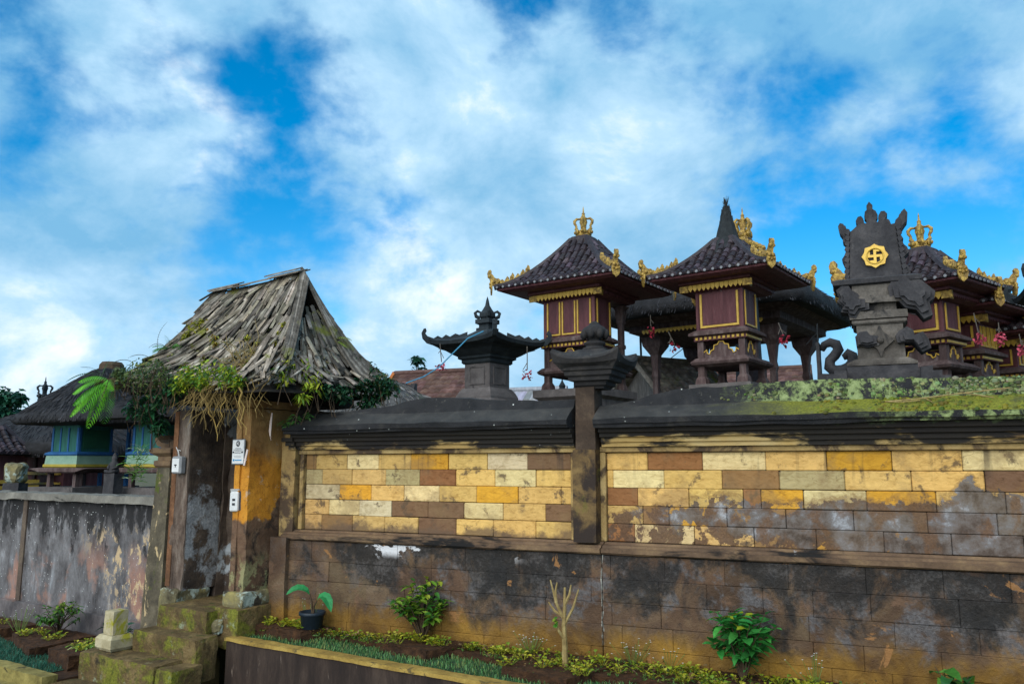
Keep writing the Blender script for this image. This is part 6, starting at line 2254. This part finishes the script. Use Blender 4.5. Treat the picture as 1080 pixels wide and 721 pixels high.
# seedlings: yellow green rosettes, one mesh of each of five forms, copied
YG = [(.30, .33, .015), (.38, .36, .02), (.22, .30, .02), (.42, .40, .05), (.16, .26, .02)]
protos = []
for k in range(6):
    r_ = random.Random(40 + k)
    mb = MB()
    for i in range(r_.randint(7, 12)):
        a = i * 2.4 + r_.uniform(-.3, .3)
        e = r_.uniform(.5, 1.4)
        d = Vector((math.cos(a), math.sin(a), e))
        g = r_.uniform(.7, 1.2)
        mb.col = tuple(v * g for v in r_.choice(YG))
        st = Vector((math.cos(a) * .01, math.sin(a) * .01, 0))
        tip = st + d.normalized() * r_.uniform(.03, .06)
        mb.tube([st, tip], .0018, 3, False)
        mb.leaf(tip, d, r_.uniform(.035, .06), r_.uniform(.022, .036), .45, r_.uniform(-.4, .4))
    protos.append(mb)
pm = []
for i, mb in enumerate(protos):
    pm.append(mb)
spots = []
r_ = random.Random(77)
for (u0, u1, d0, d1, z, n) in ((-3.55, -2.95, -.36, -.2, .115, 22), (-2.9, -2.1, -.28, -.17, .065, 18), (-2.0, -1.4, -.5, -.2, .10, 24), (-1.3, -.72, -.34, -.18, .065, 16), (-.66, .12, -.8, -.2, .085, 34),
                               (.2, .95, -.6, -.2, .065, 28), (.95, 1.9, -.72, -.22, .065, 36), (1.9, 3.4, -.85, -.25, .065, 44)):
    for i in range(n):
        spots.append((WALL.w(r_.uniform(u0, u1), r_.uniform(d0, d1), z), r_.uniform(.7, 1.15)))
for (u0, u1, d0, d1, z, n) in ((-3.4, -2.6, -.4, -.1, -.29, 12), (-2.05, -1.55, -.6, -.2, -.25, 7), (-4.8, -4.0, -.25, 0, -.29, 5)):
    for i in range(n):
        spots.append((GATE.w(r_.uniform(u0, u1), r_.uniform(d0, d1), z), r_.uniform(.8, 1.2)))
first = {}
for i, (p, s) in enumerate(spots):
    k = i % 6
    if k not in first:
        o = protos[k].build('seedling', M['leaf'])
        tag(o, 'small yellow green rosette seedling planted in the soil beds', 'seedling', 'yellow green seedlings in the soil beds')
        first[k] = o
    else:
        o = first[k].copy()
        COL.objects.link(o)
    o.location = p
    o.rotation_euler = (0, 0, r_.uniform(0, 6.28))
    o.scale = (s, s, s)


def bush(name, label, cat, p, h, w, stems, leaves, cols, ll, lw, seed, droop=.35, bare=.2, tips=None, ht=None):
    """stems from the ground forking to leafy whorls"""
    r_ = random.Random(seed)
    root = thing(name, label, cat, p)
    mb = MB()
    ends = []
    for i in range(stems):
        a = 6.283 * i / stems + r_.uniform(-.4, .4)
        rr = w * math.sqrt(r_.uniform(.05, 1))
        hh = h * r_.uniform(.45, 1.0) * (1 - .35 * (rr / w) ** 2)
        e = Vector((math.cos(a) * rr, math.sin(a) * rr, hh))
        m1 = Vector((e.x * .35 + r_.uniform(-.02, .02), e.y * .35, hh * .5))
        mb.tube([(0, 0, -.02), m1, e], [.008, .006, .003], 5, False)
        ends.append((m1, e))
    mb.build('stems', M['bark'], root)
    mb = MB()
    for i in range(leaves):
        m1, e = r_.choice(ends)
        t = r_.uniform(bare, 1) ** .6
        b = m1.lerp(e, max(0, t * 1.3 - .3)) if t > .25 else m1 * (t / .25)
        a = r_.uniform(0, 6.283)
        d = Vector((math.cos(a), math.sin(a), r_.uniform(-.1, 1.0)))
        c = r_.choice(cols)
        if tips and b.z > h * .62 and r_.random() < .5:
            c = r_.choice(tips)
        g = r_.uniform(.65, 1.25)
        mb.col = tuple(v * g for v in c)
        s = r_.uniform(.65, 1.15)
        mb.leaf(b, d, ll * s, lw * s, droop * r_.uniform(.5, 1.5), r_.uniform(-.5, .5))
    mb.build('leaves', M['leaf'], root)
    return root


MIDG0 = [(.07, .21, .02), (.13, .28, .025), (.04, .15, .02), (.2, .32, .03)]
GREEN = [(.025, .13, .02), (.04, .18, .03), (.02, .10, .025), (.06, .22, .03)]
LIME = [(.22, .30, .015), (.14, .25, .02), (.30, .36, .03)]
bush('shrub', 'round bush with yellow green leaf tips against the stone wall left of the bare sapling', 'bush', bed(446, 674, .1), .60, .29, 26, 420, MIDG0, .105, .045, 3, tips=LIME)
bush('shrub', 'bright green large leaved shrub against the blackened wall right of the pillar', 'bush', bed(784, 717, .07), .64, .26, 18, 230, [(.03, .2, .035), (.045, .26, .05), (.025, .14, .03), (.06, .3, .05)], .155, .075, 9, bare=.05, tips=[(.06, .33, .07), (.03, .26, .06), (.3, .36, .02)])
bush('shrub', 'small broad leaved plant at the bottom right corner', 'plant', bed(1004, 738, .07), .27, .15, 8, 22, GREEN + [(.10, .24, .03)], .20, .075, 13, droop=.5)
bush('shrub', 'fine leaved round bush in the lower bed before the grey wall', 'bush', GATE.w(-2.95, -.12, -.29), .46, .26, 24, 380, [(.03, .11, .015), (.05, .16, .02), (.08, .2, .02)], .085, .026, 17, droop=.6, bare=.4, tips=[(.16, .27, .02)])
bush('shrub', 'dark leathery leaved plant beside the pale stone post', 'plant', GATE.w(-1.86, -.05, -.29), .36, .17, 9, 34, [(.008, .04, .02), (.014, .06, .03), (.02, .08, .04)], .15, .065, 19, droop=.25)
# strappy plant
r_ = random.Random(4)
mb = MB()
for i in range(60):
    a = r_.uniform(0, 6.28)
    L_ = r_.uniform(.12, .26)
    b = Vector((r_.uniform(-.16, .16), r_.uniform(-.1, .1), 0))
    mb.col = tuple(v * r_.uniform(.7, 1.2) for v in r_.choice([(.13, .24, .03), (.22, .33, .05), (.3, .38, .12)]))
    mb.leaf(b, (math.cos(a), math.sin(a), r_.uniform(.4, 1.3)), L_, .02, .9, r_.uniform(-.4, .4))
tag(mb.build('strappy_plant', M['leaf'], None, GATE.w(-1.80, -.42, -.25), GATE.yaw), 'pale strappy leaved clump in the soil bed next to the steps', 'plant')
# white flowering sprigs
for lab, p, n, hh, sd in (('white flowered sprig at the far left of the lower bed', GATE.w(-3.55, -.25, -.29), 26, .30, 1), ('white flowered sprig just left of the bare sapling', bed(562, 688, .07), 26, .17, 2),
                          ('tall white flowered sprig behind the black pot', bed(343, 655, .11), 12, .34, 3), ('white flowered sprig just right of the pillar joint', bed(668, 700, .07), 26, .2, 4),
                          ('white flowered sprig right of the large leaved shrub', bed(860, 722, .07), 14, .22, 5), ('small white flowered sprig left of the large leaved shrub', bed(706, 704, .07), 12, .16, 6)):
    r_ = random.Random(sd)
    root = thing('white_flowers', lab, 'flowers', p, 0, 'white flowered sprigs along the wall')
    m1, m2 = MB(), MB()
    for k in range(n):
        x, y, z = r_.gauss(0, .09), r_.gauss(0, .05), hh * r_.uniform(.4, 1)
        m1.col = (.12, .2, .04)
        m1.tube([(x * .3, y * .3, 0), (x * .7, y * .7, z * .6), (x, y, z)], .002, 3, False)
        for q in range(4):
            a = q * 1.57 + r_.random()
            m2.leaf((x, y, z), (math.cos(a), math.sin(a), .5), .010, .009, .2)
    m1.build('stalks', M['leaf'], root)
    m2.build('petals', M['white'], root)
# fallen leaves and small weeds over the soil, too many to count
mb = MB()
r_ = random.Random(91)
for i in range(1700):
    u = r_.uniform(-3.5, 3.6)
    dmin = interp([(-3.5, -.42), (-2.8, -.38), (-1.8, -.5), (-1.2, -.38), (-.4, -.82), (.2, -.66), (2.2, -.85), (3.6, -.95)], u)
    d = r_.uniform(dmin, -.15)
    g = r_.uniform(.6, 1.2)
    if r_.random() < .45:
        mb.col = tuple(v * g for v in r_.choice([(.16, .09, .03), (.10, .05, .02), (.24, .16, .06)]))
        mb.leaf((u, d, .105 + r_.uniform(-.03, .03)), (r_.uniform(-1, 1), r_.uniform(-1, 1), r_.uniform(-.1, .3)), r_.uniform(.02, .045), r_.uniform(.01, .02), .2, r_.uniform(-1, 1))
    else:
        mb.col = tuple(v * g for v in r_.choice([(.06, .14, .02), (.14, .2, .02), (.09, .17, .04)]))
        for q in range(3):
            mb.leaf((u, d, .07), (r_.uniform(-1, 1), r_.uniform(-1, 1), r_.uniform(.5, 1.6)), r_.uniform(.025, .06), r_.uniform(.006, .014), .4, r_.uniform(-1, 1))
tag(mb.build('soil_litter', M['leaf'], None, WALL.o, WALL.yaw), 'fallen leaves and tiny weeds strewn over the soil along the wall', 'ground cover', kind='stuff')
# bare sapling
root = thing('bare_sapling', 'bare pale sapling with upright forked branches standing in its soil bed', 'sapling', bed(596, 702, .085))
mb = MB()
mb.tube([(0, 0, -.03), (.0, 0, .15), (-.008, 0, .32), (.0, 0, .44), (.004, 0, .62)], [.026, .023, .019, .015, .009], 7)
for pts in ([(-.002, 0, .33), (.07, .02, .45), (.12, .03, .60)], [(-.005, 0, .36), (-.07, -.01, .50), (-.115, 0, .68)], [(0, 0, .20), (-.05, -.02, .28), (-.075, -.02, .37)],
            [(0, 0, .38), (-.08, .02, .43), (-.13, .02, .50)], [(0, 0, .48), (.04, 0, .56), (.055, 0, .64)], [(-.07, -.01, .5), (-.075, 0, .58), (-.06, 0, .66)]):
    mb.tube(pts, [.014, .011, .006], 6)
mb.build('branches', M['twig'], root)
mb = MB()
r_ = random.Random(8)
for k in range(7):
    mb.col = r_.choice([(.06, .2, .02), (.2, .28, .03)])
    mb.leaf((-.07, -.02, .33 + .01 * k), (r_.uniform(-1, .2), -1, r_.uniform(-.5, .6)), .05, .03, .3)
mb.build('leaf_sprout', M['leaf'], root)
# potted plant
root = thing('potted_plant', 'black pot with a plant of two big drooping green leaves next to the gate', 'potted plant', bed(331, 662, .115, -.30))
mb = MB()
mb.sm = True
mb.lathe([(.08, 0), (.10, .01), (.115, .13), (.13, .135), (.13, .165), (.115, .165), (.11, .14), (.001, .14)], 20)
mb.build('pot', M['pot'], root)
mb = MB()
mb.sm = False
mb.tube([(0, 0, .13), (-.01, 0, .25), (-.03, 0, .33)], [.012, .01, .006], 5)
mb.tube([(0.01, 0, .13), (.02, -.02, .22), (.05, -.03, .27)], [.011, .009, .006], 5)
mb.build('stem', M['bark'], root)
mb = MB()


def big_leaf(mb, path, w, col):
    mb.col = col
    n = len(path)
    pr = [.0, .62, .95, 1.0, .8, .45, 0]
    path = [Vector(p) for p in path]
    L_, Rr = [], []
    for i, p in enumerate(path):
        t = (path[min(i + 1, n - 1)] - path[max(0, i - 1)]).normalized()
        sd = t.cross(Vector((0, -.5, 1))).normalized()
        up = sd.cross(t)
        k = pr[int(round(i * (len(pr) - 1) / (n - 1)))] * w
        L_.append(p + sd * k + up * k * .25)
        Rr.append(p - sd * k + up * k * .25)
    mb.loft([[a, p, b] for a, p, b in zip(L_, path, Rr)], False, False)


big_leaf(mb, [(-.03, 0, .32), (-.06, -.01, .365), (-.10, -.02, .385), (-.145, -.03, .39), (-.19, -.04, .375), (-.225, -.05, .35), (-.25, -.06, .33)], .05, (.03, .26, .08))
big_leaf(mb, [(.05, -.03, .27), (.075, -.04, .31), (.105, -.05, .32), (.14, -.06, .305), (.17, -.07, .265), (.19, -.08, .215), (.205, -.085, .17)], .055, (.035, .29, .09))
mb.build('leaves', M['leaf'], root)


# ferns
def frond(mb, base, d, L_, w, cols, r_, droop=.8, n=18, curl=0.0, thin=.002):
    base, d = Vector(base), Vector(d).normalized()
    pts = []
    p, v = base.copy(), d.copy()
    for i in range(n + 1):
        pts.append(p.copy())
        v = (v + Vector((0, 0, -droop / n)) + (Vector((-v.z, 0, v.x)) * curl / n if curl else Vector())).normalized()
        p = p + v * L_ / n
    c = r_.choice(cols)
    mb.col = tuple(q * .6 for q in c)
    mb.tube(pts, [thin * (1 - .7 * i / n) for i in range(n + 1)], 3, False)
    for i in range(2, n):
        t = i / n
        tan = (pts[i + 1] - pts[i - 1]).normalized()
        sd = tan.cross(Vector((0, -.35, 1))).normalized()
        wl = w * math.sin(math.pi * min(1, t * .9 + .12)) ** .8
        for sg in (-1, 1):
            g = r_.uniform(.75, 1.25)
            mb.col = tuple(q * g for q in c)
            mb.leaf(pts[i], sd * sg + tan * .75 - Vector((0, 0, .2)), wl, L_ / n * .55, .3, 0, .1)


FERN = [(.12, .42, .02), (.17, .48, .03), (.09, .34, .02)]
fb = Vector(E(115, 402, -.42))
root = thing('fern', 'large bright green fern hanging off the left eave of the gate roof', 'fern', fb)
r_ = random.Random(6)
mb = MB()
for d, L_, dr in (((-.7, -.3, -.4), .6, 1.0), ((-.2, -.3, -.6), .62, .8), ((.1, -.3, -.8), .55, .6), ((-.6, -.2, .1), .42, 1.3), ((-.45, -.3, -.1), .50, 1.2), ((-.15, -.35, -.2), .5, 1.2), ((.15, -.3, -.2), .48, 1.1), ((.3, -.3, .1), .35, 1.4), ((-.3, -.3, .3), .38, 1.5), ((-.6, 0, -.3), .40, .9), ((0, -.4, -.5), .42, .8)):
    frond(mb, (r_.uniform(-.03, .03), 0, r_.uniform(-.02, .03)), d, L_, .125, FERN, r_, dr, 15)
mb.build('fronds', M['leaf'], root)
mb = MB()
mb.rbox(-.14, .18, -.04, .14, -.07, .03, .04, .02, 8)
mb.build('root_clump', M['bark'], root)
root = thing('fern', 'dark thin fern arching left above the bright hanging fern', 'fern', Vector(E(108, 396, -.40)))
mb = MB()
for d, L_, dr in (((-.9, 0, .45), .46, 1.3), ((-.8, 0, .05), .36, 1.1), ((-.5, 0, .6), .3, 1.2), ((.2, 0, .9), .2, .9)):
    frond(mb, (0, 0, 0), d, L_, .05, [(.03, .09, .03), (.05, .13, .04)], r_, dr)
mb.build('fronds', M['leaf'], root)
root = thing('dry_fern', 'dry curled fern stalks standing on the left slope of the gate roof', 'fern', Vector(P(168, 374, 9.3)))
mb = MB()
for x, d, L_, cu in ((0, (-.5, 0, 1), .42, -1.2), (.1, (-.1, 0, 1), .30, 2.2), (.16, (.05, 0, 1), .32, -2.0), (.22, (.1, 0, 1), .36, -1.6), (.27, (.15, 0, 1), .34, -2.4), (-.12, (-.9, 0, .6), .26, 1.0), (-.32, (-1, 0, .55), .30, 1.2), (.05, (-.3, 0, 1), .3, -2.0), (.3, (.3, 0, 1), .25, 1.5)):
    frond(mb, (x, 0, x * .25), d, L_, .022, [(.06, .075, .04), (.09, .10, .06)], r_, .2, 14, cu, .004)
mb.build('fronds', M['leaf'], root)
root = thing('fern', 'small green fern at the foot of the dry fern stalks on the gate roof', 'fern', Vector(P(180, 368, 9.3)))
mb = MB()
for a in range(9):
    frond(mb, (0, 0, 0), (math.cos(a * .8), -.4, .7 + .3 * math.sin(a)), .22, .05, [(.05, .2, .02), (.09, .27, .03)], r_, 1.4, 12)
mb.build('fronds', M['leaf'], root)
root = thing('fern', 'yellowing fern sprouting right of the gate roof peak', 'fern', Vector(P(350, 360, 8.9)))
mb = MB()
for d, L_, dr in (((.7, 0, .9), .26, 1.9), ((.9, 0, .4), .2, 1.6), ((.2, 0, .9), .16, 1.2)):
    frond(mb, (0, 0, 0), d, L_, .05, [(.18, .26, .03), (.25, .3, .03)], r_, dr, 12)
mb.build('fronds', M['leaf'], root)


def clump(name, label, cat, pts, n, cols, L_, w, seed, down=.5, stems=0, up=.3):
    """a hanging or cushion-like mass of leaves scattered about points (centre, radius)"""
    r_ = random.Random(seed)
    o0 = Vector(pts[0][0])
    root = thing(name, label, cat, o0)
    mb = MB()
    for k in range(n):
        c, rad = r_.choice(pts)
        c = Vector(c) - o0
        q = Vector((r_.gauss(0, 1), r_.gauss(0, 1), r_.gauss(0, 1)))
        q = q.normalized() * rad * r_.random() ** .45
        a = r_.uniform(0, 6.28)
        cc = r_.choice(cols)
        g = r_.uniform(.6, 1.3)
        mb.col = tuple(v * g for v in cc)
        s = r_.uniform(.6, 1.2)
        mb.leaf(c + q, (math.cos(a), math.sin(a) - .3, r_.uniform(-down, up)), L_ * s, w * s, .4, r_.uniform(-.8, .8))
    mb.build('leaves', M['leaf'], root)
    if stems:
        mb = MB()
        for k in range(stems):
            c, rad = r_.choice(pts)
            c = Vector(c) - o0 + Vector((r_.uniform(-rad, rad), r_.uniform(-rad, rad), 0))
            mb.tube([c, c + Vector((r_.uniform(-.05, .05), r_.uniform(-.05, .05), -.12)), c + Vector((r_.uniform(-.1, .1), r_.uniform(-.1, .1), -.28))], .004, 4, False)
        mb.build('stems', M['bark'], root)
    return root


MOSS = [(.30, .36, .02), (.40, .42, .025), (.20, .30, .02), (.12, .24, .02)]
DARKG = [(.01, .05, .02), (.015, .07, .025), (.03, .10, .03), (.008, .035, .018)]
MIDG = [(.03, .12, .03), (.05, .17, .03), (.02, .08, .03), (.07, .2, .04)]

clump('eave_plants', 'bright lime green plants along the front eave above the gateway', 'plants', [(E(200, 396), .13), (E(222, 392), .15), (E(240, 395), .13), (E(212, 402), .11), (E(190, 404), .11), (E(250, 402), .08)], 1000, MOSS + [(.06, .18, .03)], .05, .024, 2, .8)
clump('eave_plants', 'tangled dull green growth on the far left corner of the gate roof', 'plants', [(E(135, 396), .14), (E(150, 392), .16), (E(165, 390), .14), (E(126, 394), .08), (E(155, 405), .16), (E(175, 398), .12)], 1000, [(.06, .10, .03), (.10, .15, .03), (.03, .07, .03), (.13, .17, .05)], .055, .018, 3, .9, 40)
clump('climber', 'dark green climber hanging below the left eave beside the wall pier', 'climber', [(E(152, 422, -.2), .16), (E(160, 437, -.1), .14), (E(172, 418, -.3), .15), (E(142, 430, -.1), .12), (E(180, 408, -.4), .12), (E(168, 450, -.1), .09)], 1000, DARKG + [(.03, .16, .06)], .07, .035, 4, .9, 20)
clump('climber', 'dark green creeper spilling over the rear corner of the gate roof', 'climber', [(P(400, 402, 8.9), .15), (P(388, 392, 9.1), .13), (P(374, 382, 9.2), .10), (P(410, 408, 8.9), .12), (P(396, 416, 8.9), .13), (P(378, 408, 8.9), .12), (P(360, 414, 8.8), .12), (P(388, 428, 8.9), .13), (P(345, 412, 8.7), .08)], 1900, DARKG + [(.05, .08, .02), (.02, .1, .05)], .055, .03, 5, .7, 20)
clump('hanging_fern', 'yellow green ferns hanging from the corner eave over the orange pillar', 'fern', [(P(318, 388, 8.2), .12), (P(332, 394, 8.2), .11), (P(303, 386, 8.1), .09), (P(328, 405, 8.2), .10), (P(318, 418, 8.15), .05), (P(298, 398, 8.05), .07)], 480, MOSS, .075, .02, 6, 1.2, 14)
clump('roof_moss', 'yellow moss tuft on the left end of the shingle roof', 'moss', [(P(205, 347, 9.4), .09), (P(212, 340, 9.4), .07), (P(198, 354, 9.4), .06)], 260, [(.32, .3, .015), (.4, .36, .02), (.2, .24, .02)], .05, .022, 7, .6)
clump('roof_moss', 'rust and yellow moss patch in the middle of the shingle slope', 'moss', [(P(222, 348, 9.2), .05), (P(226, 356, 9.15), .05), (P(228, 362, 9.1), .03)], 110, [(.3, .16, .01), (.25, .2, .02), (.18, .2, .02)], .045, .02, 8, .8)
clump('roof_moss', 'yellow moss streak running down the corner of the shingle roof', 'moss', [(P(272, 362, 8.85), .05), (P(266, 370, 8.8), .05), (P(300, 342, 8.9), .035), (P(296, 352, 8.85), .04), (P(290, 362, 8.8), .04), (P(262, 356, 8.8), .04)], 260, [(.32, .3, .015), (.4, .36, .02), (.2, .24, .02)], .036, .018, 9, .8)
clump('leaf_spray', 'single bright green leaf spray on the corner of the gate eave', 'leaves', [(P(287, 390, 8.0), .03)], 12, [(.12, .42, .03), (.16, .46, .04)], .09, .045, 10, .3)
clump('fern_spray', 'light green fern spray lying on the left end of the black coping', 'fern', [(tuple(WALL.w(-3.3, -.2, 2.18)), .05), (tuple(WALL.w(-3.2, -.15, 2.22)), .05), (tuple(WALL.w(-3.4, -.24, 2.13)), .04)], 90, [(.1, .28, .06), (.2, .36, .1), (.07, .2, .04)], .08, .018, 11, .3)
clump('spiky_plant', 'pale spiky plant behind the low wall beside the second teal shrine', 'plant', [(tuple(at(146, 490, 11.6)), .14), (tuple(at(143, 503, 11.6)), .12), (tuple(at(150, 478, 11.6)), .09)], 150, [(.16, .3, .05), (.3, .38, .22), (.1, .3, .03)], .22, .018, 12, -.1, 0, 1.3)

clump('roof_weeds', 'thin scatter of green weeds sprouting between the shingles', 'weeds', [(P(px, py, 9), .05) for px, py in ((180, 375), (195, 385), (215, 378), (235, 382), (250, 372), (240, 360), (168, 384), (285, 372), (262, 384), (225, 366), (206, 366), (310, 375), (340, 380))], 330, [(.16, .2, .02), (.26, .28, .03), (.09, .15, .03), (.2, .12, .03)], .04, .016, 21, .3)

# hanging roots under the front eave
mb = MB()
r_ = random.Random(14)
o0 = Vector(E(225, 408, -.38))
for k in range(150):
    x = r_.gauss(0, .22)
    s = Vector((x, r_.uniform(-.06, .1) - x * .55, r_.uniform(-.05, .06)))
    if r_.random() < .1:
        s += Vector((.42, -.3, .0))
    pts = [s]
    v = Vector((r_.uniform(-.8, .8), r_.uniform(-.4, .4), -.5))
    L_ = r_.uniform(.08, .42) * (1.2 - abs(x))
    for i in range(7):
        v = (v + Vector((r_.gauss(0, .45), r_.gauss(0, .3), r_.uniform(-.5, .12)))).normalized()
        pts.append(pts[-1] + v * L_ / 6)
    g = r_.uniform(.45, 1.3)
    mb.col = (g, g * .95, g * .85)
    mb.tube(pts, [r_.uniform(.003, .006) * (1 - .1 * i) for i in range(8)], 4, False)
for (a, b) in (((.16, -.12, .02), (.14, -.14, -.42)), ((.42, -.36, -.04), (.40, -.38, -.44)), ((.2, -.1, 0), (-.02, .05, -.34)), ((.36, -.3, .05), (.46, -.36, -.5)), ((-.1, .1, -.1), (.1, -.05, -.55))):
    a, b = Vector(a), Vector(b)
    pts = [a.lerp(b, i / 8) + Vector((r_.gauss(0, .015), r_.gauss(0, .015), 0)) for i in range(9)]
    mb.col = (1.2, 1.1, .8)
    mb.tube(pts, [.008 - .0006 * i for i in range(9)], 5, False)
tag(mb.build('hanging_roots', M['twig'], None, o0), 'tangle of dry roots hanging from the front eave over the gateway', 'roots', kind='stuff')
mb = MB()
r_ = random.Random(15)
for k in range(70):
    s = Vector((r_.gauss(0, .09), r_.uniform(-.06, .06), r_.gauss(0, .06)))
    e = s + Vector((r_.gauss(0, .12), r_.gauss(-.03, .06), r_.gauss(0, .12)))
    m_ = (s + e) / 2 + Vector((r_.gauss(0, .03), 0, .03))
    mb.tube([s, m_, e], [.004, .0035, .002], 4, False)
tag(mb.build('dry_stems', M['twig'], None, Vector(P(258, 382, 8.2))), 'clump of dry bare stems on the shingles above the orange pillar', 'dry plant', kind='stuff')
mb = MB()
a = WALL.w(2.55, -.1, 2.19)
for pts in ([(-.22, 0, .0), (0, -.03, .012), (.35, 0, .05), (.62, .0, .075)], [(-.22, 0, .0), (-.1, -.06, -.01), (.02, -.03, .0)], [(.3, 0, .05), (.42, -.07, .02), (.5, -.09, .0)], [(.05, -.02, .02), (.1, -.08, -.02)]):
    mb.tube(pts, .005, 5)
tag(mb.build('fallen_twig', M['twig'], None, a, WALL.yaw), 'pale forked twig lying on the yellow moss of the coping', 'twig')


# ------------------------------------------------------------------ trees beyond
def tree(label, p, h, w, n, cols, seed, ll=.3, group=None, trunk=.12, zg=.0):
    r_ = random.Random(seed)
    root = thing('tree', label, 'tree', (p[0], p[1], zg), 0, group)
    mb = MB()
    H = h - zg
    mb.tube([(0, 0, -.1), (.05, 0, H * .35), (-.05, .05, H * .7), (0, 0, H * .92)], [trunk, trunk * .8, trunk * .5, trunk * .15], 8)
    cl = []
    for k in range(16):
        a = k * 2.4
        z = H * (.42 + .55 * k / 16)
        rr = w * (1 - .75 * (k / 16) ** 1.5) * r_.uniform(.5, 1)
        e = Vector((math.cos(a) * rr, math.sin(a) * rr, z + r_.uniform(0, .1) * H))
        mb.tube([(0, 0, z - .12 * H), e * .55 + Vector((0, 0, (z - .04 * H) * .45)), e], [trunk * .3, trunk * .2, trunk * .06], 5, False)
        cl.append((e, w * r_.uniform(.22, .42)))
    mb.build('trunk', M['bark'], root)
    mb = MB()
    for k in range(n):
        c, rad = r_.choice(cl)
        q = Vector((r_.gauss(0, 1), r_.gauss(0, 1), r_.gauss(0, .7))).normalized() * rad * r_.random() ** .5
        a = r_.uniform(0, 6.28)
        g = r_.uniform(.6, 1.3)
        mb.col = tuple(v * g for v in r_.choice(cols))
        mb.leaf(c + q, (math.cos(a), math.sin(a), r_.uniform(-.6, .5)), ll * r_.uniform(.6, 1.2), ll * .5, .4, r_.uniform(-.8, .8))
    mb.build('crown', M['leaf'], root)
    return root


TR = [(.012, .075, .045), (.02, .11, .06), (.01, .05, .035), (.03, .13, .06)]
p = at(3, 440, 24)
tree('dark teal green tree beyond the roofs at the far left', p, at(8, 413, 24).z, .95, 2600, TR, 5, .22, trunk=.15, zg=-.9)
p = at(441, 395, 26)
tree('small tree top rising behind the red tile house', p, at(441, 379, 26).z, .5, 700, TR + [(.03, .07, .06)], 6, .22, trunk=.08, zg=-.9)
p = at(424, 399, 27)
tree('tiny tree top left of the red tile house roof', p, at(424, 394, 27).z, .3, 240, TR, 8, .2, trunk=.06, zg=-.9)
